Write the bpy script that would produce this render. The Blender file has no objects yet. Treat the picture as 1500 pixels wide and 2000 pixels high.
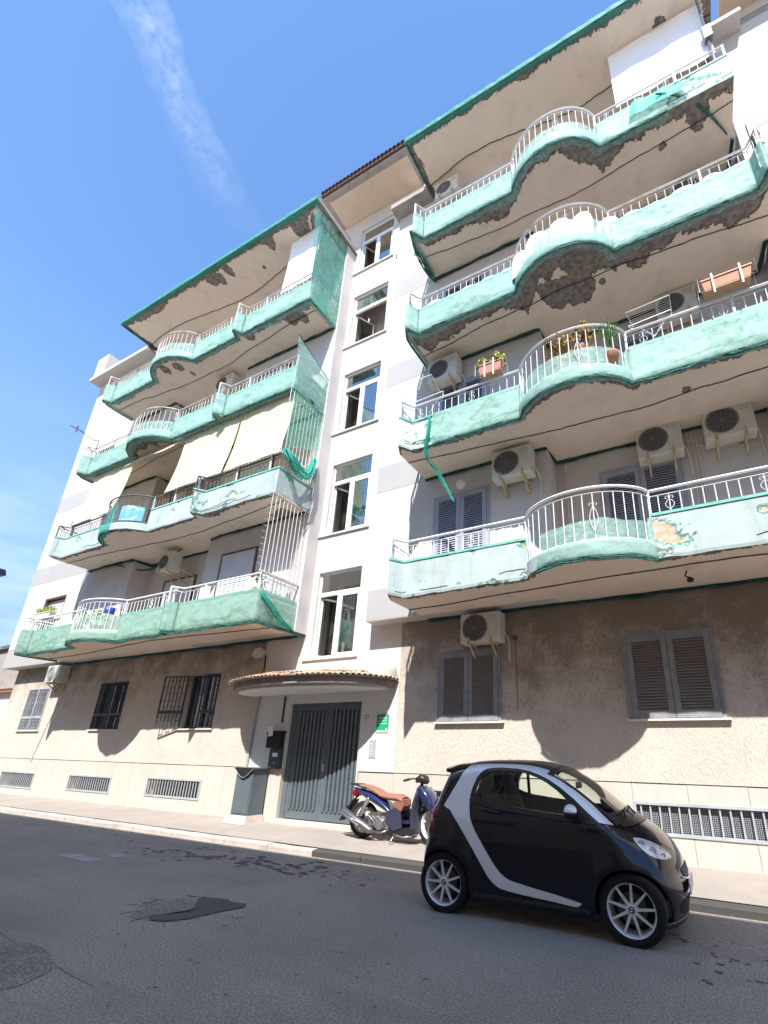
import bpy, math, random
import numpy as np
from mathutils import Vector, noise, geometry
R_ = math.radians
SC = bpy.context.scene
random.seed(7)

# ------------------------------------------------------------------ camera
cam_data = bpy.data.cameras.new('camera')
cam = bpy.data.objects.new('camera', cam_data)
SC.collection.objects.link(cam)
cam.location = (0.0, -8.2243, 1.5334)
_yaw, _pitch, _roll = R_(-27.32593), R_(20.48223), R_(1.02831)
fw = Vector((math.sin(_yaw) * math.cos(_pitch), math.cos(_yaw) * math.cos(_pitch), math.sin(_pitch)))
rt = Vector((math.cos(_yaw), -math.sin(_yaw), 0))
upv = rt.cross(fw)
r2 = rt * math.cos(_roll) + upv * math.sin(_roll)
u2 = -rt * math.sin(_roll) + upv * math.cos(_roll)
from mathutils import Matrix
cam.rotation_euler = Matrix((r2, u2, -fw)).transposed().to_euler()
cam_data.sensor_fit = 'VERTICAL'
cam_data.sensor_height = 24.0
cam_data.lens = 923.165 * 24.0 / 2000.0
cam_data.shift_x = -140.25 / 2000.0
cam_data.shift_y = 128.63 / 2000.0
cam_data.clip_start = 0.05
cam_data.clip_end = 2000
SC.camera = cam

# ------------------------------------------------------------------ sun, sky, exposure
SUN_DIR = Vector((0.35, -1.0, 1.39)).normalized()      # towards the sun
sun_data = bpy.data.lights.new('sun', 'SUN')
sun_data.energy = 2.35
sun_data.angle = R_(0.55)
sun_data.color = (1.0, 0.962, 0.915)
sun = bpy.data.objects.new('sun', sun_data)
SC.collection.objects.link(sun)
sun.rotation_euler = SUN_DIR.to_track_quat('Z', 'Y').to_euler()

world = bpy.data.worlds.new('World')
SC.world = world
world.use_nodes = True
wn, wl = world.node_tree.nodes, world.node_tree.links
wn.clear()
w_out = wn.new('ShaderNodeOutputWorld')
w_bg = wn.new('ShaderNodeBackground')
w_bg.inputs['Strength'].default_value = 0.10
sky = wn.new('ShaderNodeTexSky')
sky.sky_type = 'NISHITA'
sky.sun_disc = False
sky.sun_elevation = math.asin(SUN_DIR.z)
sky.sun_rotation = math.atan2(SUN_DIR.x, SUN_DIR.y)
sky.air_density = 1.0
sky.dust_density = 0.35
sky.ozone_density = 1.5
w_tc = wn.new('ShaderNodeTexCoord')


def wmath(op, a, b=None, clamp=False):
    n = wn.new('ShaderNodeMath')
    n.operation = op
    n.use_clamp = clamp
    for i, v in enumerate((a, b)):
        if v is None:
            continue
        if isinstance(v, (int, float)):
            n.inputs[i].default_value = v
        else:
            wl.new(v, n.inputs[i])
    return n.outputs[0]


def wdot(vec):
    n = wn.new('ShaderNodeVectorMath')
    n.operation = 'DOT_PRODUCT'
    wl.new(w_tc.outputs['Generated'], n.inputs[0])
    n.inputs[1].default_value = vec
    return n.outputs['Value']


def wnoise(scale, detail=4, vec=None, rough=.55):
    n = wn.new('ShaderNodeTexNoise')
    n.inputs['Scale'].default_value = scale
    n.inputs['Detail'].default_value = detail
    n.inputs['Roughness'].default_value = rough
    if vec is not None:
        wl.new(vec, n.inputs['Vector'])
    else:
        wl.new(w_tc.outputs['Generated'], n.inputs['Vector'])
    return n.outputs['Fac']


# an old contrail: a band about one great circle, broken up by fine noise
w_across = wdot((-0.82407, -0.35669, -0.44009))
n_low = wnoise(9, 3)
n_mid = wnoise(34, 5)
n_fine = wnoise(110, 4)
acr = wmath('ADD', wmath('SUBTRACT', w_across, 0.004), wmath('MULTIPLY', wmath('SUBTRACT', n_low, 0.5), 0.04))
edge = wmath('SUBTRACT', 1.0, wmath('DIVIDE', wmath('ABSOLUTE', acr), 0.033), True)
edge = wmath('POWER', edge, 0.55)
along = wdot((-0.5452, 0.2943, 0.785))        # fades where it passes behind the roof
hgt = wdot((0, 0, 1))
fade = wmath('DIVIDE', wmath('SUBTRACT', hgt, 0.775), 0.09, True)
tex = wmath('MULTIPLY', wmath('SUBTRACT', wmath('ADD', wmath('MULTIPLY', n_mid, 0.6), wmath('MULTIPLY', n_fine, 0.4)), 0.36), 3.0, True)
trail = wmath('MULTIPLY', wmath('MULTIPLY', edge, fade), wmath('MULTIPLY', tex, 0.40))
# thin white haze clouds low over the street
w_map = wn.new('ShaderNodeMapping')
w_map.inputs['Scale'].default_value = (1, 1, 4.5)
wl.new(w_tc.outputs['Generated'], w_map.inputs['Vector'])
n_cl = wnoise(3.2, 6, w_map.outputs[0])
low = wmath('SUBTRACT', 1.0, wmath('DIVIDE', wmath('ABSOLUTE', wmath('SUBTRACT', hgt, 0.1)), 0.42), True)
cl = wmath('MULTIPLY', wmath('MULTIPLY', wmath('SUBTRACT', n_cl, 0.44), 4.0, True), wmath('MULTIPLY', low, 0.55))
tot = wmath('ADD', trail, cl, True)
hz_w = wmath('MULTIPLY', wmath('DIVIDE', wmath('SUBTRACT', 0.66, hgt), 0.5, True), 0.85)
w_mix = wn.new('ShaderNodeMix')
w_mix.data_type = 'RGBA'
w_tint = wn.new('ShaderNodeMix')
w_tint.data_type = 'RGBA'
w_tint.blend_type = 'MULTIPLY'
w_tint.inputs[0].default_value = 1.0
wl.new(sky.outputs[0], w_tint.inputs[6])
w_tint.inputs[7].default_value = (0.60, 0.755, 0.88, 1)
wl.new(tot, w_mix.inputs[0])
w_haze = wn.new('ShaderNodeMix')
w_haze.data_type = 'RGBA'
wl.new(hz_w, w_haze.inputs[0])
wl.new(w_tint.outputs[2], w_haze.inputs[6])
w_haze.inputs[7].default_value = (0.98, 1.50, 2.22, 1)
wl.new(w_haze.outputs[2], w_mix.inputs[6])
w_mix.inputs[7].default_value = (3.0, 3.2, 3.5, 1)
wl.new(w_mix.outputs[2], w_bg.inputs['Color'])
wl.new(w_bg.outputs[0], w_out.inputs['Surface'])

SC.view_settings.view_transform = 'Standard'
SC.view_settings.look = 'None'
SC.view_settings.exposure = 2.05
SC.view_settings.gamma = 1
SC.view_settings.use_curve_mapping = False
SC.cycles.max_bounces = 10
SC.cycles.diffuse_bounces = 8
SC.cycles.transparent_max_bounces = 16


# ------------------------------------------------------------------ materials
def mat(name, col, rough=.8, var=.12, vscale=2.5, bump=.25, bscale=45, metal=0.0, stretch=(1, 1, 1),
        dirt=None, dscale=1.2, damt=.5, dlow=.45, fine=.08, coat=0.0, bdist=.01, spec=.4, dstretch=(1, 1, 1), fr=(.25, .75)):
    m = bpy.data.materials.new(name)
    m.use_nodes = True
    n, l = m.node_tree.nodes, m.node_tree.links
    b = n['Principled BSDF']
    b.inputs['Roughness'].default_value = rough
    b.inputs['Metallic'].default_value = metal
    b.inputs['Specular IOR Level'].default_value = spec
    b.inputs['Coat Weight'].default_value = coat
    b.inputs['Coat Roughness'].default_value = .03
    tc = n.new('ShaderNodeTexCoord')

    def nz(scale, st=(1, 1, 1), det=5, rg=.6):
        mp = n.new('ShaderNodeMapping')
        mp.inputs['Scale'].default_value = st
        l.new(tc.outputs['Object'], mp.inputs['Vector'])
        t = n.new('ShaderNodeTexNoise')
        t.inputs['Scale'].default_value = scale
        t.inputs['Detail'].default_value = det
        t.inputs['Roughness'].default_value = rg
        l.new(mp.outputs[0], t.inputs['Vector'])
        return t.outputs['Fac']

    def ramp(f, lo, hi, a, c):
        r = n.new('ShaderNodeMapRange')
        r.inputs['From Min'].default_value = lo
        r.inputs['From Max'].default_value = hi
        r.inputs['To Min'].default_value = a
        r.inputs['To Max'].default_value = c
        l.new(f, r.inputs['Value'])
        return r.outputs[0]

    def mul(a, c):
        q = n.new('ShaderNodeMath')
        q.operation = 'MULTIPLY'
        l.new(a, q.inputs[0])
        if isinstance(c, (int, float)):
            q.inputs[1].default_value = c
        else:
            l.new(c, q.inputs[1])
        return q.outputs[0]
    big = ramp(nz(vscale), .3, .7, 1 - var, 1 + var)
    f2 = nz(bscale, stretch, 3)
    sm = ramp(f2, fr[0], fr[1], 1 - fine, 1 + fine)
    k = mul(big, sm)
    vm = n.new('ShaderNodeVectorMath')
    vm.operation = 'SCALE'
    vm.inputs[0].default_value = col[:3]
    l.new(k, vm.inputs['Scale'])
    out = vm.outputs[0]
    if dirt is not None:
        d = ramp(nz(dscale, dstretch, 8, .7), dlow, dlow + .22, 0, damt)
        mx = n.new('ShaderNodeMix')
        mx.data_type = 'RGBA'
        l.new(d, mx.inputs[0])
        l.new(out, mx.inputs[6])
        mx.inputs[7].default_value = (*dirt, 1)
        out = mx.outputs[2]
    l.new(out, b.inputs['Base Color'])
    if bump > 0:
        bp = n.new('ShaderNodeBump')
        bp.inputs['Strength'].default_value = bump
        bp.inputs['Distance'].default_value = bdist
        l.new(f2, bp.inputs['Height'])
        l.new(bp.outputs[0], b.inputs['Normal'])
    return m


def plaster_attr(name, col, patchcol, attr, rough=.9, var=.1, edge=(.16, .3, .25), bump=.3, patch2=None):
    """plaster whose broken places come from a per-vertex wear value"""
    m = mat(name, col, rough, var, 1.6, bump, 60, dirt=(col[0] * .55, col[1] * .53, col[2] * .50), dscale=1.6, damt=.5, dlow=.5, dstretch=(1, 1, 1) if attr == 'soffit' or name == 'soffit' else (2.4, 2.4, .5))
    n, l = m.node_tree.nodes, m.node_tree.links
    b = n['Principled BSDF']
    src = b.inputs['Base Color'].links[0].from_socket
    at = n.new('ShaderNodeAttribute')
    at.attribute_name = attr
    tc = n.new('ShaderNodeTexCoord')
    t = n.new('ShaderNodeTexNoise')
    t.inputs['Scale'].default_value = 14
    t.inputs['Detail'].default_value = 6
    l.new(tc.outputs['Object'], t.inputs['Vector'])
    ad = n.new('ShaderNodeMath')
    ad.operation = 'MULTIPLY_ADD'
    l.new(t.outputs['Fac'], ad.inputs[0])
    ad.inputs[1].default_value = .5
    l.new(at.outputs['Fac'], ad.inputs[2])

    def step(lo, hi):
        r = n.new('ShaderNodeMapRange')
        r.inputs['From Min'].default_value = lo
        r.inputs['From Max'].default_value = hi
        l.new(ad.outputs[0], r.inputs['Value'])
        return r.outputs[0]
    m1 = n.new('ShaderNodeMix')
    m1.data_type = 'RGBA'
    l.new(step(.66, .70), m1.inputs[0])
    l.new(src, m1.inputs[6])
    m1.inputs[7].default_value = (*edge, 1)
    t2 = n.new('ShaderNodeTexNoise')
    t2.inputs['Scale'].default_value = 9
    t2.inputs['Detail'].default_value = 8
    l.new(tc.outputs['Object'], t2.inputs['Vector'])
    mp = n.new('ShaderNodeMix')
    mp.data_type = 'RGBA'
    rr = n.new('ShaderNodeMapRange')
    rr.inputs['From Min'].default_value = .4
    rr.inputs['From Max'].default_value = .62
    l.new(t2.outputs['Fac'], rr.inputs['Value'])
    l.new(rr.outputs[0], mp.inputs[0])
    mp.inputs[6].default_value = (*patchcol, 1)
    p2 = patch2 or tuple(c * .5 for c in patchcol)
    mp.inputs[7].default_value = (*p2, 1)
    m2 = n.new('ShaderNodeMix')
    m2.data_type = 'RGBA'
    l.new(step(.72, .78), m2.inputs[0])
    l.new(m1.outputs[2], m2.inputs[6])
    l.new(mp.outputs[2], m2.inputs[7])
    l.new(m2.outputs[2], b.inputs['Base Color'])
    return m


def net_mat(name, col, dens=.55, scale=9):
    m = bpy.data.materials.new(name)
    m.use_nodes = True
    n, l = m.node_tree.nodes, m.node_tree.links
    b = n['Principled BSDF']
    b.inputs['Base Color'].default_value = (*col, 1)
    b.inputs['Roughness'].default_value = .6
    out = n['Material Output']
    tl = n.new('ShaderNodeBsdfTranslucent')
    tl.inputs['Color'].default_value = (*col, 1)
    ms = n.new('ShaderNodeMixShader')
    ms.inputs[0].default_value = .3
    l.new(b.outputs[0], ms.inputs[1])
    l.new(tl.outputs[0], ms.inputs[2])
    tr = n.new('ShaderNodeBsdfTransparent')
    mx = n.new('ShaderNodeMixShader')
    tc = n.new('ShaderNodeTexCoord')
    t = n.new('ShaderNodeTexNoise')
    t.inputs['Scale'].default_value = scale
    t.inputs['Detail'].default_value = 6
    l.new(tc.outputs['Object'], t.inputs['Vector'])
    r = n.new('ShaderNodeMapRange')
    r.inputs['From Min'].default_value = .3
    r.inputs['From Max'].default_value = .7
    r.inputs['To Min'].default_value = max(dens - .14, .04)
    r.inputs['To Max'].default_value = min(dens + .14, 1)
    l.new(t.outputs['Fac'], r.inputs['Value'])
    # pulled folds: thin diagonal lines where the mesh lies double
    mp = n.new('ShaderNodeMapping')
    mp.inputs['Scale'].default_value = (1.6, 1.6, 5.5)
    mp.inputs['Rotation'].default_value = (0, .5, 0)
    l.new(tc.outputs['Object'], mp.inputs[0])
    t3 = n.new('ShaderNodeTexNoise')
    t3.inputs['Scale'].default_value = 2.6
    t3.inputs['Detail'].default_value = 7
    t3.inputs['Distortion'].default_value = .6
    l.new(mp.outputs[0], t3.inputs['Vector'])
    s3 = n.new('ShaderNodeMath')
    s3.operation = 'SUBTRACT'
    l.new(t3.outputs['Fac'], s3.inputs[0])
    s3.inputs[1].default_value = .5
    a3 = n.new('ShaderNodeMath')
    a3.operation = 'ABSOLUTE'
    l.new(s3.outputs[0], a3.inputs[0])
    r3 = n.new('ShaderNodeMapRange')
    r3.inputs['From Min'].default_value = 0
    r3.inputs['From Max'].default_value = .035
    r3.inputs['To Min'].default_value = .30
    r3.inputs['To Max'].default_value = 0
    l.new(a3.outputs[0], r3.inputs['Value'])
    ad = n.new('ShaderNodeMath')
    ad.use_clamp = True
    l.new(r.outputs[0], ad.inputs[0])
    l.new(r3.outputs[0], ad.inputs[1])
    l.new(ad.outputs[0], mx.inputs[0])
    l.new(tr.outputs[0], mx.inputs[1])
    l.new(ms.outputs[0], mx.inputs[2])
    l.new(mx.outputs[0], out.inputs['Surface'])
    return m


def glass_mat(name, col=(.7, .8, .78), rough=.02, trans=.85):
    m = bpy.data.materials.new(name)
    m.use_nodes = True
    n, l = m.node_tree.nodes, m.node_tree.links
    out = n['Material Output']
    g = n.new('ShaderNodeBsdfGlossy')
    g.inputs['Roughness'].default_value = rough
    g.inputs['Color'].default_value = (1, 1, 1, 1)
    tr = n.new('ShaderNodeBsdfTransparent')
    tr.inputs['Color'].default_value = (*col, 1)
    lw = n.new('ShaderNodeLayerWeight')
    lw.inputs['Blend'].default_value = .5
    fr = n.new('ShaderNodeMath')
    fr.operation = 'POWER'
    l.new(lw.outputs['Facing'], fr.inputs[0])
    fr.inputs[1].default_value = 4.5
    mx = n.new('ShaderNodeMixShader')
    ad = n.new('ShaderNodeMath')
    ad.operation = 'MULTIPLY_ADD'
    l.new(fr.outputs[0], ad.inputs[0])
    ad.inputs[1].default_value = 1.0
    ad.inputs[2].default_value = 1 - trans
    ad.use_clamp = True
    l.new(ad.outputs[0], mx.inputs[0])
    l.new(tr.outputs[0], mx.inputs[1])
    l.new(g.outputs[0], mx.inputs[2])
    l.new(mx.outputs[0], out.inputs['Surface'])
    return m


M = {}
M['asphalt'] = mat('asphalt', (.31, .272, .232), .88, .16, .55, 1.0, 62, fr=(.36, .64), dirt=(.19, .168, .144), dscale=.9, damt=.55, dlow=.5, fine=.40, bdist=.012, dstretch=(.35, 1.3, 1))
M['asphalt_patch'] = mat('asphalt_patch', (.105, .096, .088), .9, .15, 3, .7, 110, fine=.4, bdist=.012)
M['asphalt_pale'] = mat('asphalt_pale', (.25, .235, .218), .9, .15, 4, .7, 90, fine=.35, bdist=.012)
M['spot'] = mat('oil_spot', (.09, .082, .075), .7, .2, 3, .2, 80)
M['road_paint'] = mat('road_paint', (.40, .385, .37), .85, .2, 5, .3, 120, dirt=(.1, .1, .1), dscale=9, damt=.8, dlow=.5)
M['pavement'] = mat('pavement', (.29, .255, .222), .92, .1, 1.2, .4, 70, dirt=(.22, .18, .14), dscale=1.6, damt=.5, dlow=.52, fine=.15)
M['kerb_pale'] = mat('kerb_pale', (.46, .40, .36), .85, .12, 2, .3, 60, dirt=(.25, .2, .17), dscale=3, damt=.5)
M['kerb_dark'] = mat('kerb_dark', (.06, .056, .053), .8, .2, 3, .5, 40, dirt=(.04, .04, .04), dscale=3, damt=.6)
M['white_wall'] = mat('white_wall', (.555, .515, .48), .9, .05, .8, .12, 70, dirt=(.42, .375, .34), dscale=1.3, damt=.34, dlow=.50, fine=.03, dstretch=(2.2, 2.2, .35))
M['band_wall'] = mat('band_wall', (.385, .375, .37), .9, .05, 1, .12, 70, dirt=(.42, .4, .38), dscale=1.2, damt=.3, fine=.03)
M['loggia_wall'] = mat('loggia_wall', (.58, .54, .53), .9, .06, 1, .12, 70, dirt=(.34, .32, .33), dscale=.9, damt=.4, dlow=.5, fine=.03)
M['smooth_wall'] = mat('smooth_wall', (.64, .62, .61), .85, .04, 1, .08, 70, dirt=(.5, .46, .44), dscale=1.5, damt=.3, dlow=.55, fine=.03)
M['concrete'] = mat('concrete', (.36, .32, .29), .92, .15, 2, .5, 50, dirt=(.15, .13, .12), dscale=2, damt=.7, dlow=.45)
M['eave'] = mat('eave_soffit', (.62, .49, .38), .9, .08, 1, .15, 60, dirt=(.5, .3, .2), dscale=1.3, damt=.4, dlow=.5)
M['travertine'] = mat('travertine', (.52, .46, .405), .7, .06, 1.5, .15, 14, stretch=(6, 6, .7), dirt=(.48, .38, .30), dscale=3, damt=.45, dlow=.5, fine=.08, dstretch=(3, 3, .35))
M['terracotta'] = mat('terracotta', (.42, .235, .155), .85, .2, 6, .4, 50, dirt=(.32, .26, .2), dscale=6, damt=.7)
M['dark_tile'] = mat('dark_tile', (.12, .06, .05), .85, .2, 6, .4, 50)
M['white_paint'] = mat('white_paint', (.78, .77, .78), .5, .05, 3, .1, 90, dirt=(.42, .25, .14), dscale=9, damt=.6, dlow=.62)
M['rusty_white'] = mat('rusty_white', (.68, .62, .58), .6, .1, 5, .15, 90, dirt=(.30, .13, .06), dscale=3.5, damt=.9, dlow=.5)
M['dark_rail'] = mat('dark_rail', (.10, .10, .12), .5, .15, 5, .1, 90, dirt=(.4, .38, .38), dscale=5, damt=.7, dlow=.5)
M['pvc'] = mat('pvc', (.80, .80, .80), .35, .03, 3, .0, 90)
M['sill'] = mat('sill', (.62, .58, .54), .6, .1, 3, .1, 60)
M['shutter'] = mat('shutter_grey', (.27, .275, .29), .6, .1, 4, .2, 60, dirt=(.12, .1, .09), dscale=5, damt=.5, stretch=(1, 1, 5))
M['shutter_slat'] = mat('shutter_slat', (.25, .21, .195), .7, .12, 5, .2, 60)
M['shutter_blue'] = mat('shutter_blue', (.33, .345, .42), .6, .1, 4, .2, 60)
M['roller'] = mat('roller_shutter', (.56, .56, .60), .6, .06, 4, .1, 60)
M['brown_frame'] = mat('brown_frame', (.14, .07, .055), .6, .1, 4, .1, 60)
M['gate'] = mat('gate_metal', (.095, .12, .135), .5, .08, 3, .1, 80, dirt=(.15, .16, .17), dscale=5, damt=.4)
M['grille_grey'] = mat('grille_grey', (.38, .41, .43), .5, .1, 3, .1, 80, dirt=(.2, .18, .16), dscale=5, damt=.4)
M['grille_dark'] = mat('grille_dark', (.05, .065, .085), .5, .1, 3, .1, 80)
M['black'] = mat('black', (.012, .012, .013), .7, .1, 3, 0, 80)
M['interior'] = mat('interior', (.62, .52, .47), .9, .1, 1, 0, 60)
M['dark_interior'] = mat('dark_interior', (.04, .042, .05), .9, .1, 1, 0, 60)
M['ac_white'] = mat('ac_white', (.66, .63, .57), .5, .04, 3, .05, 60, dirt=(.45, .36, .22), dscale=2.5, damt=.5, dlow=.5)
M['ac_old'] = mat('ac_old', (.55, .55, .52), .6, .1, 8, .1, 60, dirt=(.3, .3, .28), dscale=12, damt=.7, dlow=.45)
M['ac_dark'] = mat('ac_fan', (.075, .07, .075), .5, .1, 3, 0, 60)
M['bracket'] = mat('bracket', (.58, .46, .28), .6, .1, 5, .1, 60, dirt=(.25, .13, .06), dscale=8, damt=.6)
M['awning'] = None
M['white_sheet'] = mat('white_sheet', (.85, .84, .86), .8, .03, 2, .1, 25, bdist=.02)
M['terracotta_pot'] = mat('terracotta_pot', (.48, .22, .15), .7, .1, 5, .1, 40)
M['box_orange'] = mat('box_orange', (.50, .25, .14), .7, .1, 5, .1, 40)
M['blue_cloth'] = mat('blue_cloth', (.12, .35, .72), .8, .2, 9, .1, 40, dirt=(.8, .8, .8), dscale=6, damt=.9, dlow=.5)
M['leaf_yellow'] = mat('leaf_yellow', (.30, .33, .06), .7, .3, 20, 0, 40)
M['leaf_green'] = mat('leaf_green', (.09, .17, .05), .7, .3, 20, 0, 40)
M['leaf_pale'] = mat('leaf_pale', (.22, .36, .14), .7, .3, 20, 0, 40)
M['flower'] = mat('flower', (.34, .22, .03), .7, .3, 20, 0, 40)
M['wire'] = mat('wire', (.04, .035, .03), .8, .1, 5, 0, 40)
M['net_rope'] = mat('net_rope', (.012, .06, .055), .85, .4, 7, .5, 40, bdist=.02)
M['net_pale'] = net_mat('net_pale', (.36, .60, .52), .54)
M['net_olive'] = net_mat('net_olive', (.32, .52, .42), .56)
M['net_teal'] = net_mat('net_teal', (.03, .50, .40), .66)
M['net_dark'] = net_mat('net_dark', (.05, .30, .24), .74)
M['net_side'] = net_mat('net_side', (.14, .52, .42), .46, 2.5)
M['glass_window'] = glass_mat('glass_window', (.60, .66, .63), .03, .72)
M['sign_green'] = mat('sign_green', (.01, .34, .14), .5, .05, 3, 0, 40)
M['sign_white'] = mat('sign_white', (.8, .8, .8), .5, .03, 3, 0, 40)
M['number'] = mat('number', (.14, .06, .04), .5, .03, 3, 0, 40)
M['red_tag'] = mat('red_tag', (.55, .03, .03), .5, .03, 3, 0, 40)
M['plate_grey'] = mat('plate_grey', (.48, .48, .48), .4, .05, 3, 0, 40, metal=.3)
M['opposite'] = mat('opposite_wall', (.66, .56, .46), .9, .06, 1, .1, 40)


def awning_material():
    m = bpy.data.materials.new('awning_stripes')
    m.use_nodes = True
    n, l = m.node_tree.nodes, m.node_tree.links
    b = n['Principled BSDF']
    b.inputs['Roughness'].default_value = .9
    tc = n.new('ShaderNodeTexCoord')
    sp = n.new('ShaderNodeSeparateXYZ')
    l.new(tc.outputs['Object'], sp.inputs[0])
    a = n.new('ShaderNodeMath')
    a.operation = 'MULTIPLY'
    a.inputs[1].default_value = 30.0
    l.new(sp.outputs[0], a.inputs[0])
    s = n.new('ShaderNodeMath')
    s.operation = 'SINE'
    l.new(a.outputs[0], s.inputs[0])
    r = n.new('ShaderNodeMapRange')
    r.inputs['From Min'].default_value = -.2
    r.inputs['From Max'].default_value = .2
    l.new(s.outputs[0], r.inputs[0])
    mx = n.new('ShaderNodeMix')
    mx.data_type = 'RGBA'
    l.new(r.outputs[0], mx.inputs[0])
    mx.inputs[6].default_value = (.82, .75, .55, 1)
    mx.inputs[7].default_value = (.78, .69, .42, 1)
    l.new(mx.outputs[2], b.inputs['Base Color'])
    tl = n.new('ShaderNodeBsdfTranslucent')
    tl.inputs['Color'].default_value = (.7, .6, .4, 1)
    ms = n.new('ShaderNodeMixShader')
    ms.inputs[0].default_value = .25
    l.new(b.outputs[0], ms.inputs[1])
    l.new(tl.outputs[0], ms.inputs[2])
    l.new(ms.outputs[0], n['Material Output'].inputs['Surface'])
    return m


M['awning'] = awning_material()


def ground_plaster():
    """scratched lime plaster of the ground floor, mouldy towards the balconies"""
    m = mat('scratched_plaster', (.58, .50, .43), .95, .08, 1.0, .9, 26, stretch=(2.6, 2.6, .8), fine=.17, bdist=.02)
    n, l = m.node_tree.nodes, m.node_tree.links
    b = n['Principled BSDF']
    src = b.inputs['Base Color'].links[0].from_socket
    tc = n.new('ShaderNodeTexCoord')
    sp = n.new('ShaderNodeSeparateXYZ')
    l.new(tc.outputs['Object'], sp.inputs[0])
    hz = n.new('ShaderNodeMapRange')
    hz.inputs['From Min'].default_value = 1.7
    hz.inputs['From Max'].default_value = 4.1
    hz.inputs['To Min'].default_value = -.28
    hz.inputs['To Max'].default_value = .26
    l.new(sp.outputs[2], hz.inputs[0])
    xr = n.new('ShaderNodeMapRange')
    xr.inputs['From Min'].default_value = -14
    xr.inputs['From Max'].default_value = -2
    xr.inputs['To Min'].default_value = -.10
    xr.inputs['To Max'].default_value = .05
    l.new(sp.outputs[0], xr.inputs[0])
    t = n.new('ShaderNodeTexNoise')
    t.inputs['Scale'].default_value = 1.6
    t.inputs['Detail'].default_value = 9
    t.inputs['Roughness'].default_value = .65
    l.new(tc.outputs['Object'], t.inputs['Vector'])
    mp = n.new('ShaderNodeMapping')
    mp.inputs['Scale'].default_value = (2.4, 2.4, .9)
    l.new(tc.outputs['Object'], mp.inputs[0])
    t2 = n.new('ShaderNodeTexNoise')
    t2.inputs['Scale'].default_value = 30
    t2.inputs['Detail'].default_value = 3
    l.new(mp.outputs[0], t2.inputs['Vector'])
    a = n.new('ShaderNodeMath')
    l.new(t.outputs['Fac'], a.inputs[0])
    l.new(hz.outputs[0], a.inputs[1])
    a1 = n.new('ShaderNodeMath')
    l.new(a.outputs[0], a1.inputs[0])
    l.new(xr.outputs[0], a1.inputs[1])
    a2 = n.new('ShaderNodeMath')
    a2.operation = 'MULTIPLY_ADD'
    l.new(t2.outputs['Fac'], a2.inputs[0])
    a2.inputs[1].default_value = .55
    l.new(a1.outputs[0], a2.inputs[2])
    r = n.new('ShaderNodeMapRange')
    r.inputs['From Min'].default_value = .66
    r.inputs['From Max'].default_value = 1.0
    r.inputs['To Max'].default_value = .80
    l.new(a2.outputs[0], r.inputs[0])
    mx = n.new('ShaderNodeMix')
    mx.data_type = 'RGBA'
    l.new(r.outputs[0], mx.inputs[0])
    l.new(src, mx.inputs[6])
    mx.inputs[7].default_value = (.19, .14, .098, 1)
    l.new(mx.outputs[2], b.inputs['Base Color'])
    return m


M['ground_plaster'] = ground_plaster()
M['parapet_aqua'] = plaster_attr('parapet_aqua', (.40, .475, .465), (.52, .33, .22), 'wear', edge=(.05, .24, .20), patch2=(.55, .52, .44))
M['parapet_green'] = plaster_attr('parapet_green', (.52, .62, .575), (.42, .44, .36), 'wear', edge=(.05, .28, .22), patch2=(.36, .50, .42))
M['parapet_grey'] = plaster_attr('parapet_grey', (.62, .60, .60), (.34, .28, .23), 'wear', edge=(.1, .1, .1), patch2=(.25, .2, .16))
M['soffit'] = plaster_attr('soffit', (.82, .69, .56), (.30, .25, .21), 'wear', edge=(.13, .10, .08), patch2=(.16, .145, .135), var=.14)


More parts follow.
